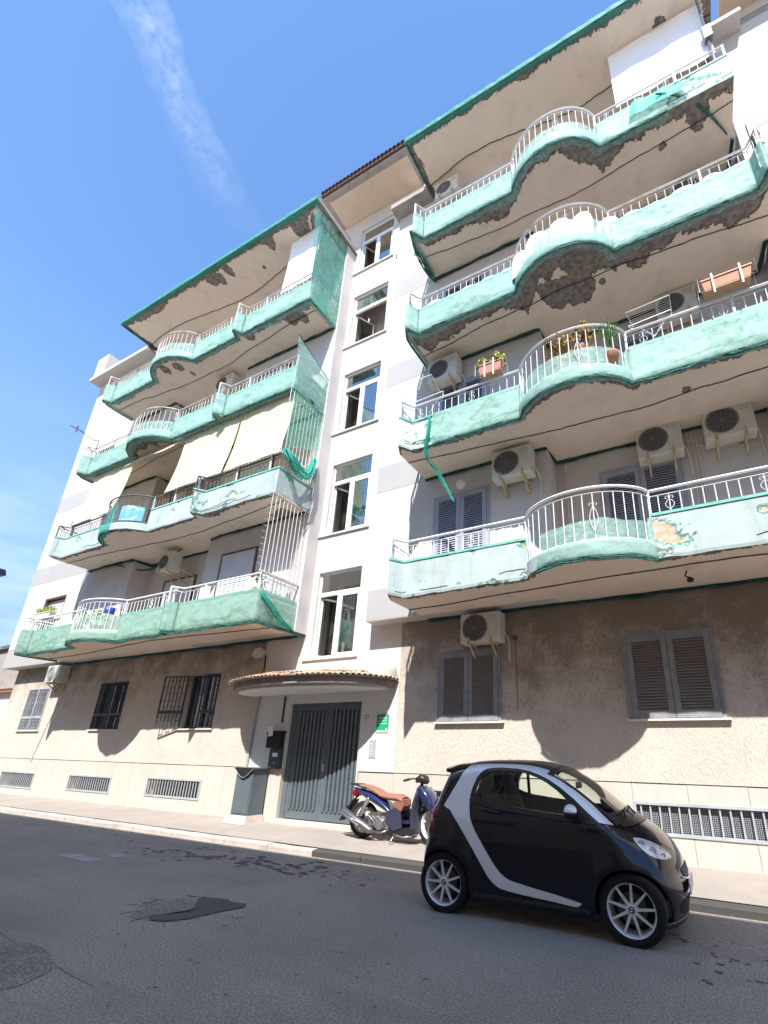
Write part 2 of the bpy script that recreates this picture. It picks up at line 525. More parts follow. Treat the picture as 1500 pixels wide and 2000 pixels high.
# ------------------------------------------------------------------ mesh helpers
class MB:
    def __init__(s):
        s.v, s.f, s.a = [], [], []

    def add(s, vs, fs):
        o = len(s.v)
        s.v += [tuple(p) for p in vs]
        s.f += [tuple(i + o for i in f) for f in fs]
        return s

    def box(s, x0, x1, y0, y1, z0, z1):
        vs = [(x, y, z) for z in (z0, z1) for y in (y0, y1) for x in (x0, x1)]
        return s.add(vs, [(0, 2, 3, 1), (4, 5, 7, 6), (0, 1, 5, 4), (2, 6, 7, 3), (0, 4, 6, 2), (1, 3, 7, 5)])

    def hexa(s, pts):
        """8 points: bottom 4 (ccw), top 4"""
        return s.add(pts, [(3, 2, 1, 0), (4, 5, 6, 7), (0, 1, 5, 4), (1, 2, 6, 5), (2, 3, 7, 6), (3, 0, 4, 7)])

    def grid(s, rows, flip=False):
        o = len(s.v)
        nc = len(rows[0])
        for r in rows:
            s.v += [tuple(p) for p in r]
        for i in range(len(rows) - 1):
            for j in range(nc - 1):
                a = o + i * nc + j
                q = (a, a + 1, a + nc + 1, a + nc)
                s.f.append(q[::-1] if flip else q)
        return s

    def tube(s, pts, r, n=6, cap=True):
        pts = [Vector(p) for p in pts]
        rows = []
        k = len(pts)
        prev = None
        for i, p in enumerate(pts):
            t = (pts[min(i + 1, k - 1)] - pts[max(i - 1, 0)])
            if t.length < 1e-9:
                t = Vector((0, 0, 1))
            t.normalize()
            if prev is None:
                ref = Vector((0, 0, 1)) if abs(t.z) < .9 else Vector((1, 0, 0))
                a = t.cross(ref).normalized()
            else:
                a = (prev - t * prev.dot(t))
                a = a.normalized() if a.length > 1e-6 else t.orthogonal().normalized()
            prev = a
            b = t.cross(a)
            rr = r[i] if isinstance(r, (list, tuple)) else r
            rows.append([p + (a * math.cos(2 * math.pi * j / n) + b * math.sin(2 * math.pi * j / n)) * rr for j in range(n)])
        o = len(s.v)
        for row in rows:
            s.v += [tuple(p) for p in row]
        for i in range(k - 1):
            for j in range(n):
                s.f.append((o + i * n + j, o + i * n + (j + 1) % n, o + (i + 1) * n + (j + 1) % n, o + (i + 1) * n + j))
        if cap:
            s.f.append(tuple(o + j for j in range(n))[::-1])
            s.f.append(tuple(o + (k - 1) * n + j for j in range(n)))
        return s

    def prism(s, poly, d0, d1, axis='y'):
        """poly of 2D points; extruded along axis between d0 and d1"""
        def P(a, b, d):
            return {'y': (a, d, b), 'x': (d, a, b), 'z': (a, b, d)}[axis]
        n = len(poly)
        vs = [P(a, b, d0) for a, b in poly] + [P(a, b, d1) for a, b in poly]
        fs = [tuple(range(n)), tuple(range(2 * n - 1, n - 1, -1))]
        for i in range(n):
            j = (i + 1) % n
            fs.append((i, i + n, j + n, j))
        return s.add(vs, fs)

    def lathe(s, prof, c, axis='y', n=24, close=False):
        rows = []
        for i in range(n + 1):
            a = 2 * math.pi * i / n
            row = []
            for r, h in prof:
                p = {'y': (r * math.cos(a), h, r * math.sin(a)), 'z': (r * math.cos(a), r * math.sin(a), h),
                     'x': (h, r * math.cos(a), r * math.sin(a))}[axis]
                row.append((c[0] + p[0], c[1] + p[1], c[2] + p[2]))
            rows.append(row)
        return s.grid(rows)

    def build(s, name, m, parent=None, smooth=False, attr=None):
        base = world_loc(parent)
        me = bpy.data.meshes.new(name)
        vs = [(a - base[0], b - base[1], c - base[2]) for a, b, c in s.v]
        me.from_pydata(vs, [], s.f)
        me.validate()
        me.materials.append(m)
        if smooth:
            me.shade_smooth()
        if attr is not None and len(attr) == len(me.vertices):
            at = me.attributes.new('wear', 'FLOAT', 'POINT')
            at.data.foreach_set('value', np.asarray(attr, dtype=np.float32))
        ob = bpy.data.objects.new(name, me)
        SC.collection.objects.link(ob)
        if parent is not None:
            ob.parent = parent
        return ob


def world_loc(o):
    x = y = z = 0.0
    while o is not None:
        x += o.location.x
        y += o.location.y
        z += o.location.z
        o = o.parent
    return (x, y, z)


def thing(name, label, cat, loc, group=None):
    o = bpy.data.objects.new(name, None)
    SC.collection.objects.link(o)
    o.location = loc
    o.empty_display_size = .2
    o['label'] = label
    o['category'] = cat
    if group:
        o['group'] = group
    return o


def tag(o, label, cat, group=None):
    o['label'] = label
    o['category'] = cat
    if group:
        o['group'] = group
    return o


def structure(o):
    o['kind'] = 'structure'
    return o


def copies(name, mesh, m, locs, parent):
    """loop copies that share one mesh; locs are offsets in world space from the mesh's own place"""
    base = world_loc(parent)
    for i, (x, y, z) in enumerate(locs):
        ob = bpy.data.objects.new(name, mesh)
        SC.collection.objects.link(ob)
        ob.parent = parent
        ob.location = (x - base[0], y - base[1], z - base[2])


def mesh_of(mb, name, m, smooth=False):
    me = bpy.data.meshes.new(name)
    me.from_pydata(mb.v, [], mb.f)
    me.materials.append(m)
    if smooth:
        me.shade_smooth()
    return me


def fbm(x, y=0.0, z=0.0, o=4):
    s, a, t = 0, 1, 0
    for i in range(o):
        s += a * noise.noise(Vector((x, y, z)) * (2 ** i))
        t += a
        a *= .5
    return s / t          # about -1..1


def wall_sheet(mb, x0, x1, z0, z1, y, holes, depth=.15, back=False):
    xs = sorted({x0, x1, *[h[0] for h in holes], *[h[1] for h in holes]})
    zs = sorted({z0, z1, *[h[2] for h in holes], *[h[3] for h in holes]})
    xs = [x for x in xs if x0 <= x <= x1]
    zs = [z for z in zs if z0 <= z <= z1]
    for i in range(len(xs) - 1):
        for j in range(len(zs) - 1):
            cx, cz = (xs[i] + xs[i + 1]) / 2, (zs[j] + zs[j + 1]) / 2
            if any(h[0] < cx < h[1] and h[2] < cz < h[3] for h in holes):
                continue
            mb.add([(xs[i], y, zs[j]), (xs[i + 1], y, zs[j]), (xs[i + 1], y, zs[j + 1]), (xs[i], y, zs[j + 1])], [(0, 1, 2, 3)])
    for a, b, c, d in holes:
        mb.add([(a, y, c), (a, y + depth, c), (a, y + depth, d), (a, y, d)], [(0, 1, 2, 3)])
        mb.add([(b, y, c), (b, y, d), (b, y + depth, d), (b, y + depth, c)], [(0, 1, 2, 3)])
        if d < z1 - 1e-6:
            mb.add([(a, y, d), (a, y + depth, d), (b, y + depth, d), (b, y, d)], [(0, 1, 2, 3)])
        if c > z0 + 1e-6:
            mb.add([(a, y, c), (b, y, c), (b, y + depth, c), (a, y + depth, c)], [(0, 1, 2, 3)])
    return mb


def text(body, size, loc, m, parent, name='lettering', align='CENTER', ext=.001):
    cu = bpy.data.curves.new(name, 'FONT')
    cu.body = body
    cu.size = size
    cu.align_x = align
    cu.extrude = ext
    tmp = bpy.data.objects.new('tmp_text', cu)
    SC.collection.objects.link(tmp)
    me = bpy.data.meshes.new_from_object(tmp.evaluated_get(bpy.context.evaluated_depsgraph_get()))
    bpy.data.objects.remove(tmp)
    bpy.data.curves.remove(cu)
    me.name = name
    me.materials.clear()
    me.materials.append(m)
    ob = bpy.data.objects.new(name, me)
    SC.collection.objects.link(ob)
    b = world_loc(parent)
    ob.location = (loc[0] - b[0], loc[1] - b[1], loc[2] - b[2])
    ob.rotation_euler = (math.pi / 2, 0, 0)
    ob.parent = parent
    return ob

# ================================================================== GROUND
KY = -1.543        # kerb line
ZK = 0.055         # kerb top


def road_z(y):
    return float(np.interp(y, [-30, -12, -2.9, -1.75, -1.45], [0, 0, 0, -.025, -.045]))


ys = sorted(set([-60, -30, -12] + [round(-11 + .25 * i, 3) for i in range(33)] + [-2.9, -2.4, -2.0, -1.75, -1.6, -1.45]))
rows = [[(x, y, road_z(y)) for x in np.linspace(-120, 60, 91)] for y in ys]
mb = MB()
mb.grid(rows)
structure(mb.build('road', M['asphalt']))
mb = MB()
mb.add([(-400, -400, -.1), (400, -400, -.1), (400, 400, -.1), (-400, 400, -.1)], [(0, 1, 2, 3)])
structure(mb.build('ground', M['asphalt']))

# pavement slab rising to the wall
mb = MB()
rows = []
for y in [KY + .16 + .15 * i for i in range(11)]:
    t = min(1, (y - KY) / -KY)
    rows.append([(x, min(y, .3), ZK + .003 + (.128 - ZK) * t + .006 * fbm(x * .6, y)) for x in np.linspace(-60, 24, 260)])
mb.grid(rows)
structure(mb.build('pavement', M['pavement']))
mb = MB()
mb.box(-60, 24, KY + .15, 12, -.2, ZK - .03)
structure(mb.build('pavement_base', M['pavement']))

kerb = bpy.data.objects.new('kerb', None)
SC.collection.objects.link(kerb)
structure(kerb)
x = -34.0
k = 0
while x < 6:
    ln = random.uniform(.82, 1.12) if x < -7 else random.uniform(.9, 1.2)
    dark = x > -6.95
    mb = MB()
    y0, y1 = KY - random.uniform(-.006, .006), KY + .155
    zt = ZK + random.uniform(-.006, .004)
    c = .022
    pr = [(y0, -.12), (y0, zt - c), (y0 + .008, zt - .007), (y0 + c, zt), (y1, zt + .003), (y1, -.12)]
    a, b = x + .006, x + ln - .006
    vs = [(a, p[0], p[1]) for p in pr] + [((a + b) / 2, p[0] + random.uniform(-.008, .008), p[1] + random.uniform(-.005, .003)) for p in pr] + [(b, p[0], p[1]) for p in pr]
    fs = []
    for s_ in (0, 6):
        for i in range(6):
            j = (i + 1) % 6
            fs.append((s_ + i, s_ + j, s_ + 6 + j, s_ + 6 + i))
    fs += [tuple(range(5, -1, -1)), tuple(range(12, 18))]
    mb.add(vs, fs)
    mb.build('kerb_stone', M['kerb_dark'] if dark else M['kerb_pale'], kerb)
    x += ln
    k += 1


def blob(cx, cy, rx, ry, n=28, seed=0, rough=.35, rot=0.0):
    pts = []
    for i in range(n):
        a = 2 * math.pi * i / n
        r = 1 + rough * fbm(math.cos(a) * 1.7 + seed * 7.1, math.sin(a) * 1.7 + seed * 3.3, seed)
        px, py = rx * r * math.cos(a), ry * r * math.sin(a)
        pts.append((cx + px * math.cos(rot) - py * math.sin(rot), cy + px * math.sin(rot) + py * math.cos(rot)))
    return pts


def flat(pts, z, name, m, parent=None):
    mb = MB()
    n = len(pts)
    cx = sum(p[0] for p in pts) / n
    cy = sum(p[1] for p in pts) / n
    mb.add([(x, y, z + road_z(y)) for x, y in pts] + [(cx, cy, z + road_z(cy))], [(i, (i + 1) % n, n) for i in range(n)])
    return mb.build(name, m, parent)


M['asphalt_old'] = mat('asphalt_old', (.245, .215, .185), .9, .2, 3, 1.0, 55, fine=.45, fr=(.36, .64), bdist=.012)
o = flat(blob(-5.10, -4.36, .46, .34, 60, 3, .45, .5), .004, 'road_repair_rim', M['asphalt_old'])
structure(o)
pothole = [(-5.14, -4.70), (-4.95, -4.47), (-5.02, -4.28), (-5.20, -4.12), (-5.28, -4.02), (-5.10, -3.96), (-4.93, -3.93), (-4.80, -3.99), (-4.66, -3.93), (-4.57, -4.03), (-4.62, -4.14), (-4.66, -4.25), (-4.70, -4.42), (-4.74, -4.58), (-4.88, -4.72), (-5.0, -4.76)]
pp = []
for i in range(len(pothole)):
    a, b = pothole[i], pothole[(i + 1) % len(pothole)]
    for t in (0, .33, .66):
        q = (a[0] + (b[0] - a[0]) * t, a[1] + (b[1] - a[1]) * t)
        pp.append((q[0] + .03 * fbm(q[0] * 9, q[1] * 9), q[1] + .03 * fbm(q[0] * 9, q[1] * 9, 5)))
structure(flat(pp, .008, 'road_repair_patch', M['asphalt_patch']))
structure(flat(blob(-5.0, -5.9, .55, .30, 40, 8, .25, -.2), .004, 'old_road_repair', M['asphalt_old']))
# worn lane marks
for pts in ([(-9.10, -3.66), (-8.98, -3.46), (-8.14, -3.50), (-8.19, -3.70)], [(-8.56, -3.25), (-8.41, -3.10), (-8.10, -3.16), (-8.22, -3.33)]):
    mb = MB()
    q = []
    for i in range(4):
        a, b = pts[i], pts[(i + 1) % 4]
        for t in np.linspace(0, 1, 7)[:-1]:
            q.append((a[0] + (b[0] - a[0]) * t + random.uniform(-.012, .012), a[1] + (b[1] - a[1]) * t + random.uniform(-.012, .012)))
    structure(flat(q, .004, 'worn_lane_mark', M['road_paint']))
# oil and gum spots
mb = MB()


def spots(mb, n, cx, cy, sx, sy, rmin, rmax, z=.0045):
    for i in range(n):
        x, y = random.gauss(cx, sx), random.gauss(cy, sy)
        if y > KY - .05:
            continue
        r = random.uniform(rmin, rmax)
        p = blob(x, y, r * random.uniform(1, 1.9), r * random.uniform(.5, 1), 9, i + cx, .5)
        m = len(p)
        z = z + 1e-5
        mb.add([(a, b, z + road_z(b)) for a, b in p] + [(x, y, z + road_z(y))], [(j, (j + 1) % m, m) for j in range(m)])


spots(mb, 70, -6.4, -2.45, .9, .22, .02, .07)
spots(mb, 24, -5.0, -2.35, .6, .16, .012, .03)
spots(mb, 30, -8.5, -2.5, 1.2, .3, .02, .05)
spots(mb, 26, -4.2, -5.0, 1.2, .7, .005, .014)
spots(mb, 22, -2.6, -4.6, 1.1, .6, .004, .011)
spots(mb, 22, -.1, -3.0, .35, .3, .01, .026)
o = mb.build('road_stains', M['spot'])
o['kind'] = 'stuff'
# fine cracks round the repair and a long joint
mb = MB()
for s_ in range(20):
    a = random.uniform(0, 6.28)
    p = Vector((-5.0 + .56 * math.cos(a), -4.35 + .40 * math.sin(a), .005))
    a += random.choice((1.3, -1.3))
    pts = [p.copy()]
    for i in range(random.randint(3, 7)):
        a += random.uniform(-.8, .8)
        p = p + Vector((math.cos(a), math.sin(a), 0)) * .035
        pts.append(p.copy())
    mb.tube(pts, .0022, 3)
pts = [(-6.2 + .2 * i, -5.55 + .05 * fbm(i * .5) - .02 * i, .003) for i in range(12)]
mb.tube(pts, .0016, 3)
o = mb.build('road_cracks', M['spot'])
o['kind'] = 'stuff'

# ================================================================== BUILDING
YW = -0.40          # upper wings
ZS = [4.145, 7.28, 10.41, 13.54]      # balcony soffits
ZROOF = 17.08
bld = thing('apartment_building', 'five storey pale apartment block with wavy mint green balconies and a tiled entrance canopy', 'building', (0, 0, 0))

holes_ground = [
    (-16.386, -15.006, 2.038, 3.395), (-12.20, -10.998, 2.038, 3.395), (-20.755, -19.416, 2.038, 3.395),
]
DOOR = (-8.42, -6.40, .20, 2.555)
stair_x = (-8.042, -6.733)
stair_z = [(3.556, 5.683), (6.722, 8.82), (9.881, 11.95), (13.029, 15.08), (16.17, 18.19)]
stair_holes = [(stair_x[0], stair_x[1], a, b) for a, b in stair_z]

mb = MB()
zd = 1.186
wall_sheet(mb, -22.10, -9.50, zd, 4.15, -.02, holes_ground, .14)
wall_sheet(mb, -5.50, 9.0, zd, 4.15, -.02, [], .14)
mb.add([(-22.1, -.02, zd), (-9.5, -.02, zd), (-9.5, .05, zd), (-22.1, .05, zd)], [(0, 1, 2, 3)])
mb.add([(-5.5, -.02, zd), (9, -.02, zd), (9, .05, zd), (-5.5, .05, zd)], [(0, 1, 2, 3)])
mb.add([(-22.1, -.02, zd), (-22.1, 10, zd), (-22.1, 10, 4.15), (-22.1, -.02, 4.15)], [(3, 2, 1, 0)])
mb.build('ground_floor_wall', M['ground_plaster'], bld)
# scratched plaster above canopy continues beside the stair window
mb = MB()
wall_sheet(mb, -9.5, -5.5, 2.86, 4.15, -.02, [(stair_x[0], stair_x[1], 3.556, 4.15)], .14)
mb.build('stair_wall_base', mat('stair_base_plaster', (.64, .58, .53), .95, .06, 1, .5, 30, stretch=(2, 2, .9), dirt=(.4, .34, .3), dscale=1.5, damt=.4, dlow=.5), bld)
# smooth white entrance surround
mb = MB()
wall_sheet(mb, -9.5, -5.5, zd + .002, 2.86, -.026, [(DOOR[0], DOOR[1], zd + .002, DOOR[3])], .22)
mb.build('entrance_surround', M['smooth_wall'], bld)
# stair bay
mb = MB()
wall_sheet(mb, -8.9, -6.18, 4.15, 18.85, -.02, [(stair_x[0], stair_x[1], 4.15, 5.683)] + stair_holes[1:], .14)
mb.add([(-8.9, -.02, 17.0), (-8.9, 9, 17.0), (-8.9, 9, 18.85), (-8.9, -.02, 18.85)], [(3, 2, 1, 0)])
mb.box(-6.18, -5.6, -.02, 9, 17.0, 18.85)
mb.build('stair_wall', M['white_wall'], bld)

# body behind everything (closes the loggias), left gable
mb = MB()
mb.box(-22.1, -8.95, .9, 12, .05, ZROOF)
mb.box(-6.15, 9.0, .9, 12, .05, ZROOF)
mb.box(-8.95, -6.15, 1.6, 12, .05, 18.7)
mb.build('core_wall', M['interior'], bld)
mb = MB()
# left wing: flank piece, recess, right piece
LREC = (-15.75, -12.05)
RREC = (-2.05, 2.15)
LFL = -22.42


def wing(mb, x0, x1, side_r=True, side_l=True, holes=()):
    wall_sheet(mb, x0, x1, 4.15, ZROOF, YW, list(holes), .16)
    mb.add([(x0, YW, 4.15), (x1, YW, 4.15), (x1, 1, 4.15), (x0, 1, 4.15)], [(3, 2, 1, 0)])
    for s_, xx in ((side_r, x1), (side_l, x0)):
        if s_:
            mb.add([(xx, YW, 4.15), (xx, 12 if s_ == 2 else 1, 4.15), (xx, 12 if s_ == 2 else 1, ZROOF), (xx, YW, ZROOF)], [(0, 1, 2, 3)])


wing(mb, LFL, -18.3, False, 2, [(-20.86, -19.42, 5.75, 6.58), (-20.86, -19.42, 8.9, 9.75), (-20.86, -19.42, 12.05, 12.9)])
wing(mb, -6.19, -4.85, 0, 1)
wing(mb, 2.30, 9.0, 0, 0)
mb.add([(LFL, 12, 4.15), (LFL, 12, ZROOF), (9, 12, ZROOF), (9, 12, 4.15)], [(0, 1, 2, 3)])
mb.build('upper_wall', M['white_wall'], bld)
mb = MB()
wing(mb, -18.3, LREC[0], 1, 0)
wing(mb, LREC[1], -8.22, 1, 1)
wing(mb, -4.85, RREC[0], 1, 0)
mb.add([(LREC[0], .2, 4.0), (LREC[1], .2, 4.0), (LREC[1], .2, ZROOF), (LREC[0], .2, ZROOF)], [(0, 1, 2, 3)])
mb.add([(RREC[0], .2, 4.0), (2.30, .2, 4.0), (2.30, .2, ZROOF), (RREC[0], .2, ZROOF)], [(0, 1, 2, 3)])
mb.add([(2.30, .2, 4.15), (2.30, .2, ZROOF), (2.30, YW, ZROOF), (2.30, YW, 4.15)], [(0, 1, 2, 3)])
mb.build('loggia_wall', M['loggia_wall'], bld)
# floors' undersides between wing wall and recess are the balcony soffits; roof deck
mb = MB()
mb.box(LFL, -8.3, -.38, 12, ZROOF + .002, ZROOF + .25)
mb.box(-6.19, 9.0, -.38, 12, ZROOF + .002, ZROOF + .25)
mb.build('roof_deck', M['concrete'], bld)

# grey bands between the storeys
for z in ZS:
    for xa, xb in ((-6.188, -4.95), (2.45, 6.2), (LFL + .02, -18.35)):
        if z > 13 and xb < -18:
            continue
        n = max(1, int(round((xb - xa) / 1.24)))
        for i in range(n):
            a = xa + (xb - xa) * i / n
            b = xa + (xb - xa) * (i + 1) / n
            MB().box(a + .004, b - .004, YW - .004, YW + .02, z + (.02 if z < 5 else 0), z + .70).build('wall_panel', M['band_wall'], bld)

# plinth of travertine slabs
plinth = bpy.data.objects.new('plinth', None)
SC.collection.objects.link(plinth)
plinth.parent = bld
grilles = [(-20.93, -18.80, .32, .78), (-16.82, -14.68, .385, .80), (-13.10, -10.99, .415, .85), (-4.68, -3.1, .60, .945), (-1.167, 1.9, .485, .918)]
joints = {-22.1, 9.0}
for g in grilles:
    joints |= {g[0], g[1]}
spans = sorted(joints | {DOOR[0] - .05, DOOR[1] + .05, -9.5})
xs = []
for a, b in zip(spans[:-1], spans[1:]):
    if abs(a - (DOOR[0] - .05)) < 1e-6:
        continue
    n = max(1, int(round((b - a) / .82)))
    for i in range(n):
        p, q = a + (b - a) * i / n, a + (b - a) * (i + 1) / n
        mid = (p + q) / 2
        g = next((g for g in grilles if g[0] < mid < g[1]), None)
        segs = [(.02, g[2]), (g[3], zd - .012)] if g else [(.02, zd - .012)]
        for z0, z1 in segs:
            j = random.uniform(0, .003)
            MB().box(p + .0025, q - .0025, -.006 - j, .05, z0, z1).build('stone_panel', M['travertine'], plinth)
for g in grilles:
    mb = MB()
    for a, b, c, d in ((g[0], g[0] + .001, g[2], g[3]), (g[1] - .001, g[1], g[2], g[3]), (g[0], g[1], g[2], g[2] + .001), (g[0], g[1], g[3] - .001, g[3])):
        mb.box(a, b, .051, .32, c, d)
    mb.build('window_reveal', M['travertine'], plinth)


def basement_grille(g, pitch, m, screen=False):
    o = bpy.data.objects.new('basement_window', None)
    SC.collection.objects.link(o)
    o.parent = bld
    o.location = (g[0], 0, g[2])
    x0, x1, z0, z1 = g
    mb = MB()
    t = .035
    y0, y1 = -.022, .03
    mb.box(x0, x1, y0, y1, z1 - t, z1 + .004)
    mb.box(x0, x1, y0, y1, z0 - .004, z0 + t)
    mb.box(x0, x0 + t, y0, y1, z0 + t, z1 - t)
    mb.box(x1 - t, x1, y0, y1, z0 + t, z1 - t)
    mb.build('frame', m, o)
    n = int((x1 - x0 - 2 * t) / pitch)
    bm_ = MB().box(-.011, .011, 0, .02, z0 + t, z1 - t)
    me = mesh_of(bm_, 'bar', m)
    copies('bar', me, m, [(x0 + t + (i + .5) * (x1 - x0 - 2 * t) / n, -.004, 0) for i in range(n)], o)
    if screen:
        mb = MB()
        nx, nz = int((x1 - x0) / .022), int((z1 - z0) / .022)
        for i in range(nx):
            xx = x0 + (i + .5) * (x1 - x0) / nx
            mb.box(xx - .002, xx + .002, .05, .053, z0, z1)
        for i in range(nz):
            zz = z0 + (i + .5) * (z1 - z0) / nz
            mb.box(x0, x1, .0535, .056, zz - .002, zz + .002)
        mb.build('wire_screen', M['grille_grey'], o)['kind'] = 'stuff'
    mb = MB()
    mb.box(x0, x1, .3, .32, z0, z1)
    mb.build('dark_back', M['dark_interior'], o)


for i, g in enumerate(grilles):
    basement_grille(g, .105 if i < 3 else .125, M['grille_grey'], i >= 3)


def add_empty(name, parent, loc):
    o = bpy.data.objects.new(name, None)
    SC.collection.objects.link(o)
    o.parent = parent
    b = world_loc(parent)
    o.location = (loc[0] - b[0], loc[1] - b[1], loc[2] - b[2])
    return o


# ---- stair windows
def stair_window(z0, z1, mode):
    x0, x1 = stair_x
    o = add_empty('stair_window', bld, (x0, 0, z0))
    y = .045
    fr = .055
    zt = z1 - .56 if mode != 3 else z1 - .62
    mb = MB()
    mb.box(x0, x1, y, y + .05, z1 - fr, z1)
    mb.box(x0, x1, y, y + .05, z0, z0 + fr)
    mb.box(x0, x0 + fr, y, y + .05, z0 + fr, z1 - fr)
    mb.box(x1 - fr, x1, y, y + .05, z0 + fr, z1 - fr)
    mb.box(x0 + fr, x1 - fr, y - .004, y + .05, zt - .05, zt + .05)
    xm = (x0 + x1) / 2
    if mode != 3:
        mb.box(xm - .05, xm + .05, y - .006, y + .048, z0 + fr, zt - .05)
    mb.build('frame', M['pvc'], o)
    # fixed right casement
    if mode != 3:
        mb = MB()
        a, b, c, d = xm + .05, x1 - fr, z0 + fr, zt - .05
        for q in ((a, a + .045, c, d), (b - .045, b, c, d), (a + .045, b - .045, c, c + .045), (a + .045, b - .045, d - .045, d)):
            mb.box(q[0], q[1], y - .01, y + .03, q[2], q[3])
        mb.build('casement', M['pvc'], o)
        MB().box(a + .045, b - .045, y + .008, y + .012, c + .045, d - .045).build('pane', M['glass_window'], o)
    MB().box(x0 + fr, x1 - fr, y + .02, y + .024, zt + .05, z1 - fr).build('pane', M['glass_window'], o)
    # casement swung inwards on the left
    mb = MB()
    c, d = z0 + fr, zt - .05
    L_ = (xm - .05 - x0 - fr) if mode != 3 else .62
    ang = R_(62)
    bx, by = x0 + fr + .01, y + .05
    dx, dy = math.cos(ang), math.sin(ang)

    def slab(a, b, c_, d_, th=.03):
        p = [(bx + dx * a, by + dy * a), (bx + dx * b, by + dy * b), (bx + dx * b - dy * th, by + dy * b + dx * th), (bx + dx * a - dy * th, by + dy * a + dx * th)]
        mb.hexa([(q[0], q[1], c_) for q in p] + [(q[0], q[1], d_) for q in p])
    slab(0, .05, c, d)
    slab(L_ - .05, L_, c, d)
    slab(.05, L_ - .05, c, c + .05)
    slab(.05, L_ - .05, d - .05, d)
    mb.build('open_casement', M['pvc'], o)
    mb = MB()
    slab(.05, L_ - .05, c + .05, d - .05, .004)
    mb.build('pane', M['glass_window'], o)
    # sill slab, longer on the left
    MB().box(x0 - .2, x1 + .10, -.065, y + .06, z0 - .045, z0 + .001).build('sill', M['sill'], o)
    # handle
    MB().box(xm - .012, xm + .012, y - .03, y - .006, z0 + .75, z0 + .87).build('handle', M['pvc'], o)
    mb = MB()
    mb.box(x0 - .3, x1 + .3, .75, .8, z0 - .3, z1 + .3)
    mb.box(x0 - .3, x0 - .25, .14, 1.1, z0 - .3, z1 + .3)
    mb.box(x1 + .25, x1 + .3, .14, 1.1, z0 - .3, z1 + .3)
    mb.box(x0 - .3, x1 + .3, .14, 1.1, z1 + .25, z1 + .3)
    mb.box(x0 - .3, x1 + .3, .14, 1.1, z0 - .35, z0 - .3)
    mb.build('landing_wall', M['interior'], o)


for i, (a, b) in enumerate(stair_z):
    stair_window(a, b, i)


# ---- louvred shutter windows
def louvre_window(x0, x1, z0, z1, y, frame_m, slat_m, sill=True, n=24, name='shutter_window'):
    o = add_empty(name, bld, (x0, y, z0))
    mb = MB()
    t = .055
    mb.box(x0, x1, y - .035, y + .01, z1 - t, z1)
    mb.box(x0, x0 + t, y - .035, y + .01, z0, z1 - t)
    mb.box(x1 - t, x1, y - .035, y + .01, z0, z1 - t)
    mb.build('frame', frame_m, o)
    xm = (x0 + x1) / 2
    for a, b in ((x0 + t + .004, xm - .004), (xm + .004, x1 - t - .004)):
        mb = MB()
        s = .085
        c, d = z0 + .012, z1 - t - .004
        mb.box(a, a + s, y - .05, y - .012, c, d)
        mb.box(b - s, b, y - .05, y - .012, c, d)
        mb.box(a + s, b - s, y - .05, y - .012, c, c + s + .02)
        mb.box(a + s, b - s, y - .05, y - .012, d - s, d)
        mb.box(a + .01, a + .035, y - .062, y - .05, c + .1, c + .17)
        mb.box(a + .01, a + .035, y - .062, y - .05, d - .17, d - .1)
        leaf = mb.build('shutter_leaf', frame_m, o)
        mb = MB()
        zz0, zz1 = c + s + .02, d - s
        for i in range(n):
            z = zz0 + (i + .5) * (zz1 - zz0) / n
            h = (zz1 - zz0) / n * .52
            mb.hexa([(a + s, y - .046, z - h), (b - s, y - .046, z - h), (b - s, y - .018, z + h * .5), (a + s, y - .018, z + h * .5),
                     (a + s, y - .046, z - h + .009), (b - s, y - .046, z - h + .009), (b - s, y - .018, z + h * .5 + .009), (a + s, y - .018, z + h * .5 + .009)])
        mb.build('slats', slat_m, o)['kind'] = 'stuff'
        MB().box(a + s, b - s, y - .011, y - .004, zz0, zz1).build('dark_back', M['black'], o)
    if sill:
        MB().box(x0 - .04, x1 + .05, y - .075, y + .01, z0 - .03, z0 + .002).build('sill', M['sill'], o)
    return o


louvre_window(-1.081, .274, 2.10, 3.459, -.02, M['shutter'], M['shutter_slat'])
louvre_window(-4.576, -3.26, 2.10, 3.436, -.02, M['shutter'], M['shutter_slat'])
# balcony doors with louvres (first floor right)
louvre_window(-1.20, .28, 4.5, 6.78, .2, M['shutter_blue'], M['shutter_blue'], False, 40, 'balcony_door')
louvre_window(-4.60, -3.30, 4.5, 6.75, YW, M['shutter_blue'], M['shutter_blue'], False, 40, 'balcony_door')
louvre_window(-4.60, -3.30, 7.6, 9.75, YW, M['shutter_blue'], M['shutter_blue'], False, 40, 'balcony_door')
louvre_window(-1.20, .28, 7.6, 9.9, .2, M['shutter_blue'], M['shutter_blue'], False, 40, 'balcony_door')
for z in (10.8, 13.9):
    louvre_window(-4.60, -3.30, z, z + 2.2, YW, M['shutter_blue'], M['shutter_blue'], False, 40, 'balcony_door')
    louvre_window(-1.20, .28, z, z + 2.2, .2, M['shutter_blue'], M['shutter_blue'], False, 40, 'balcony_door')


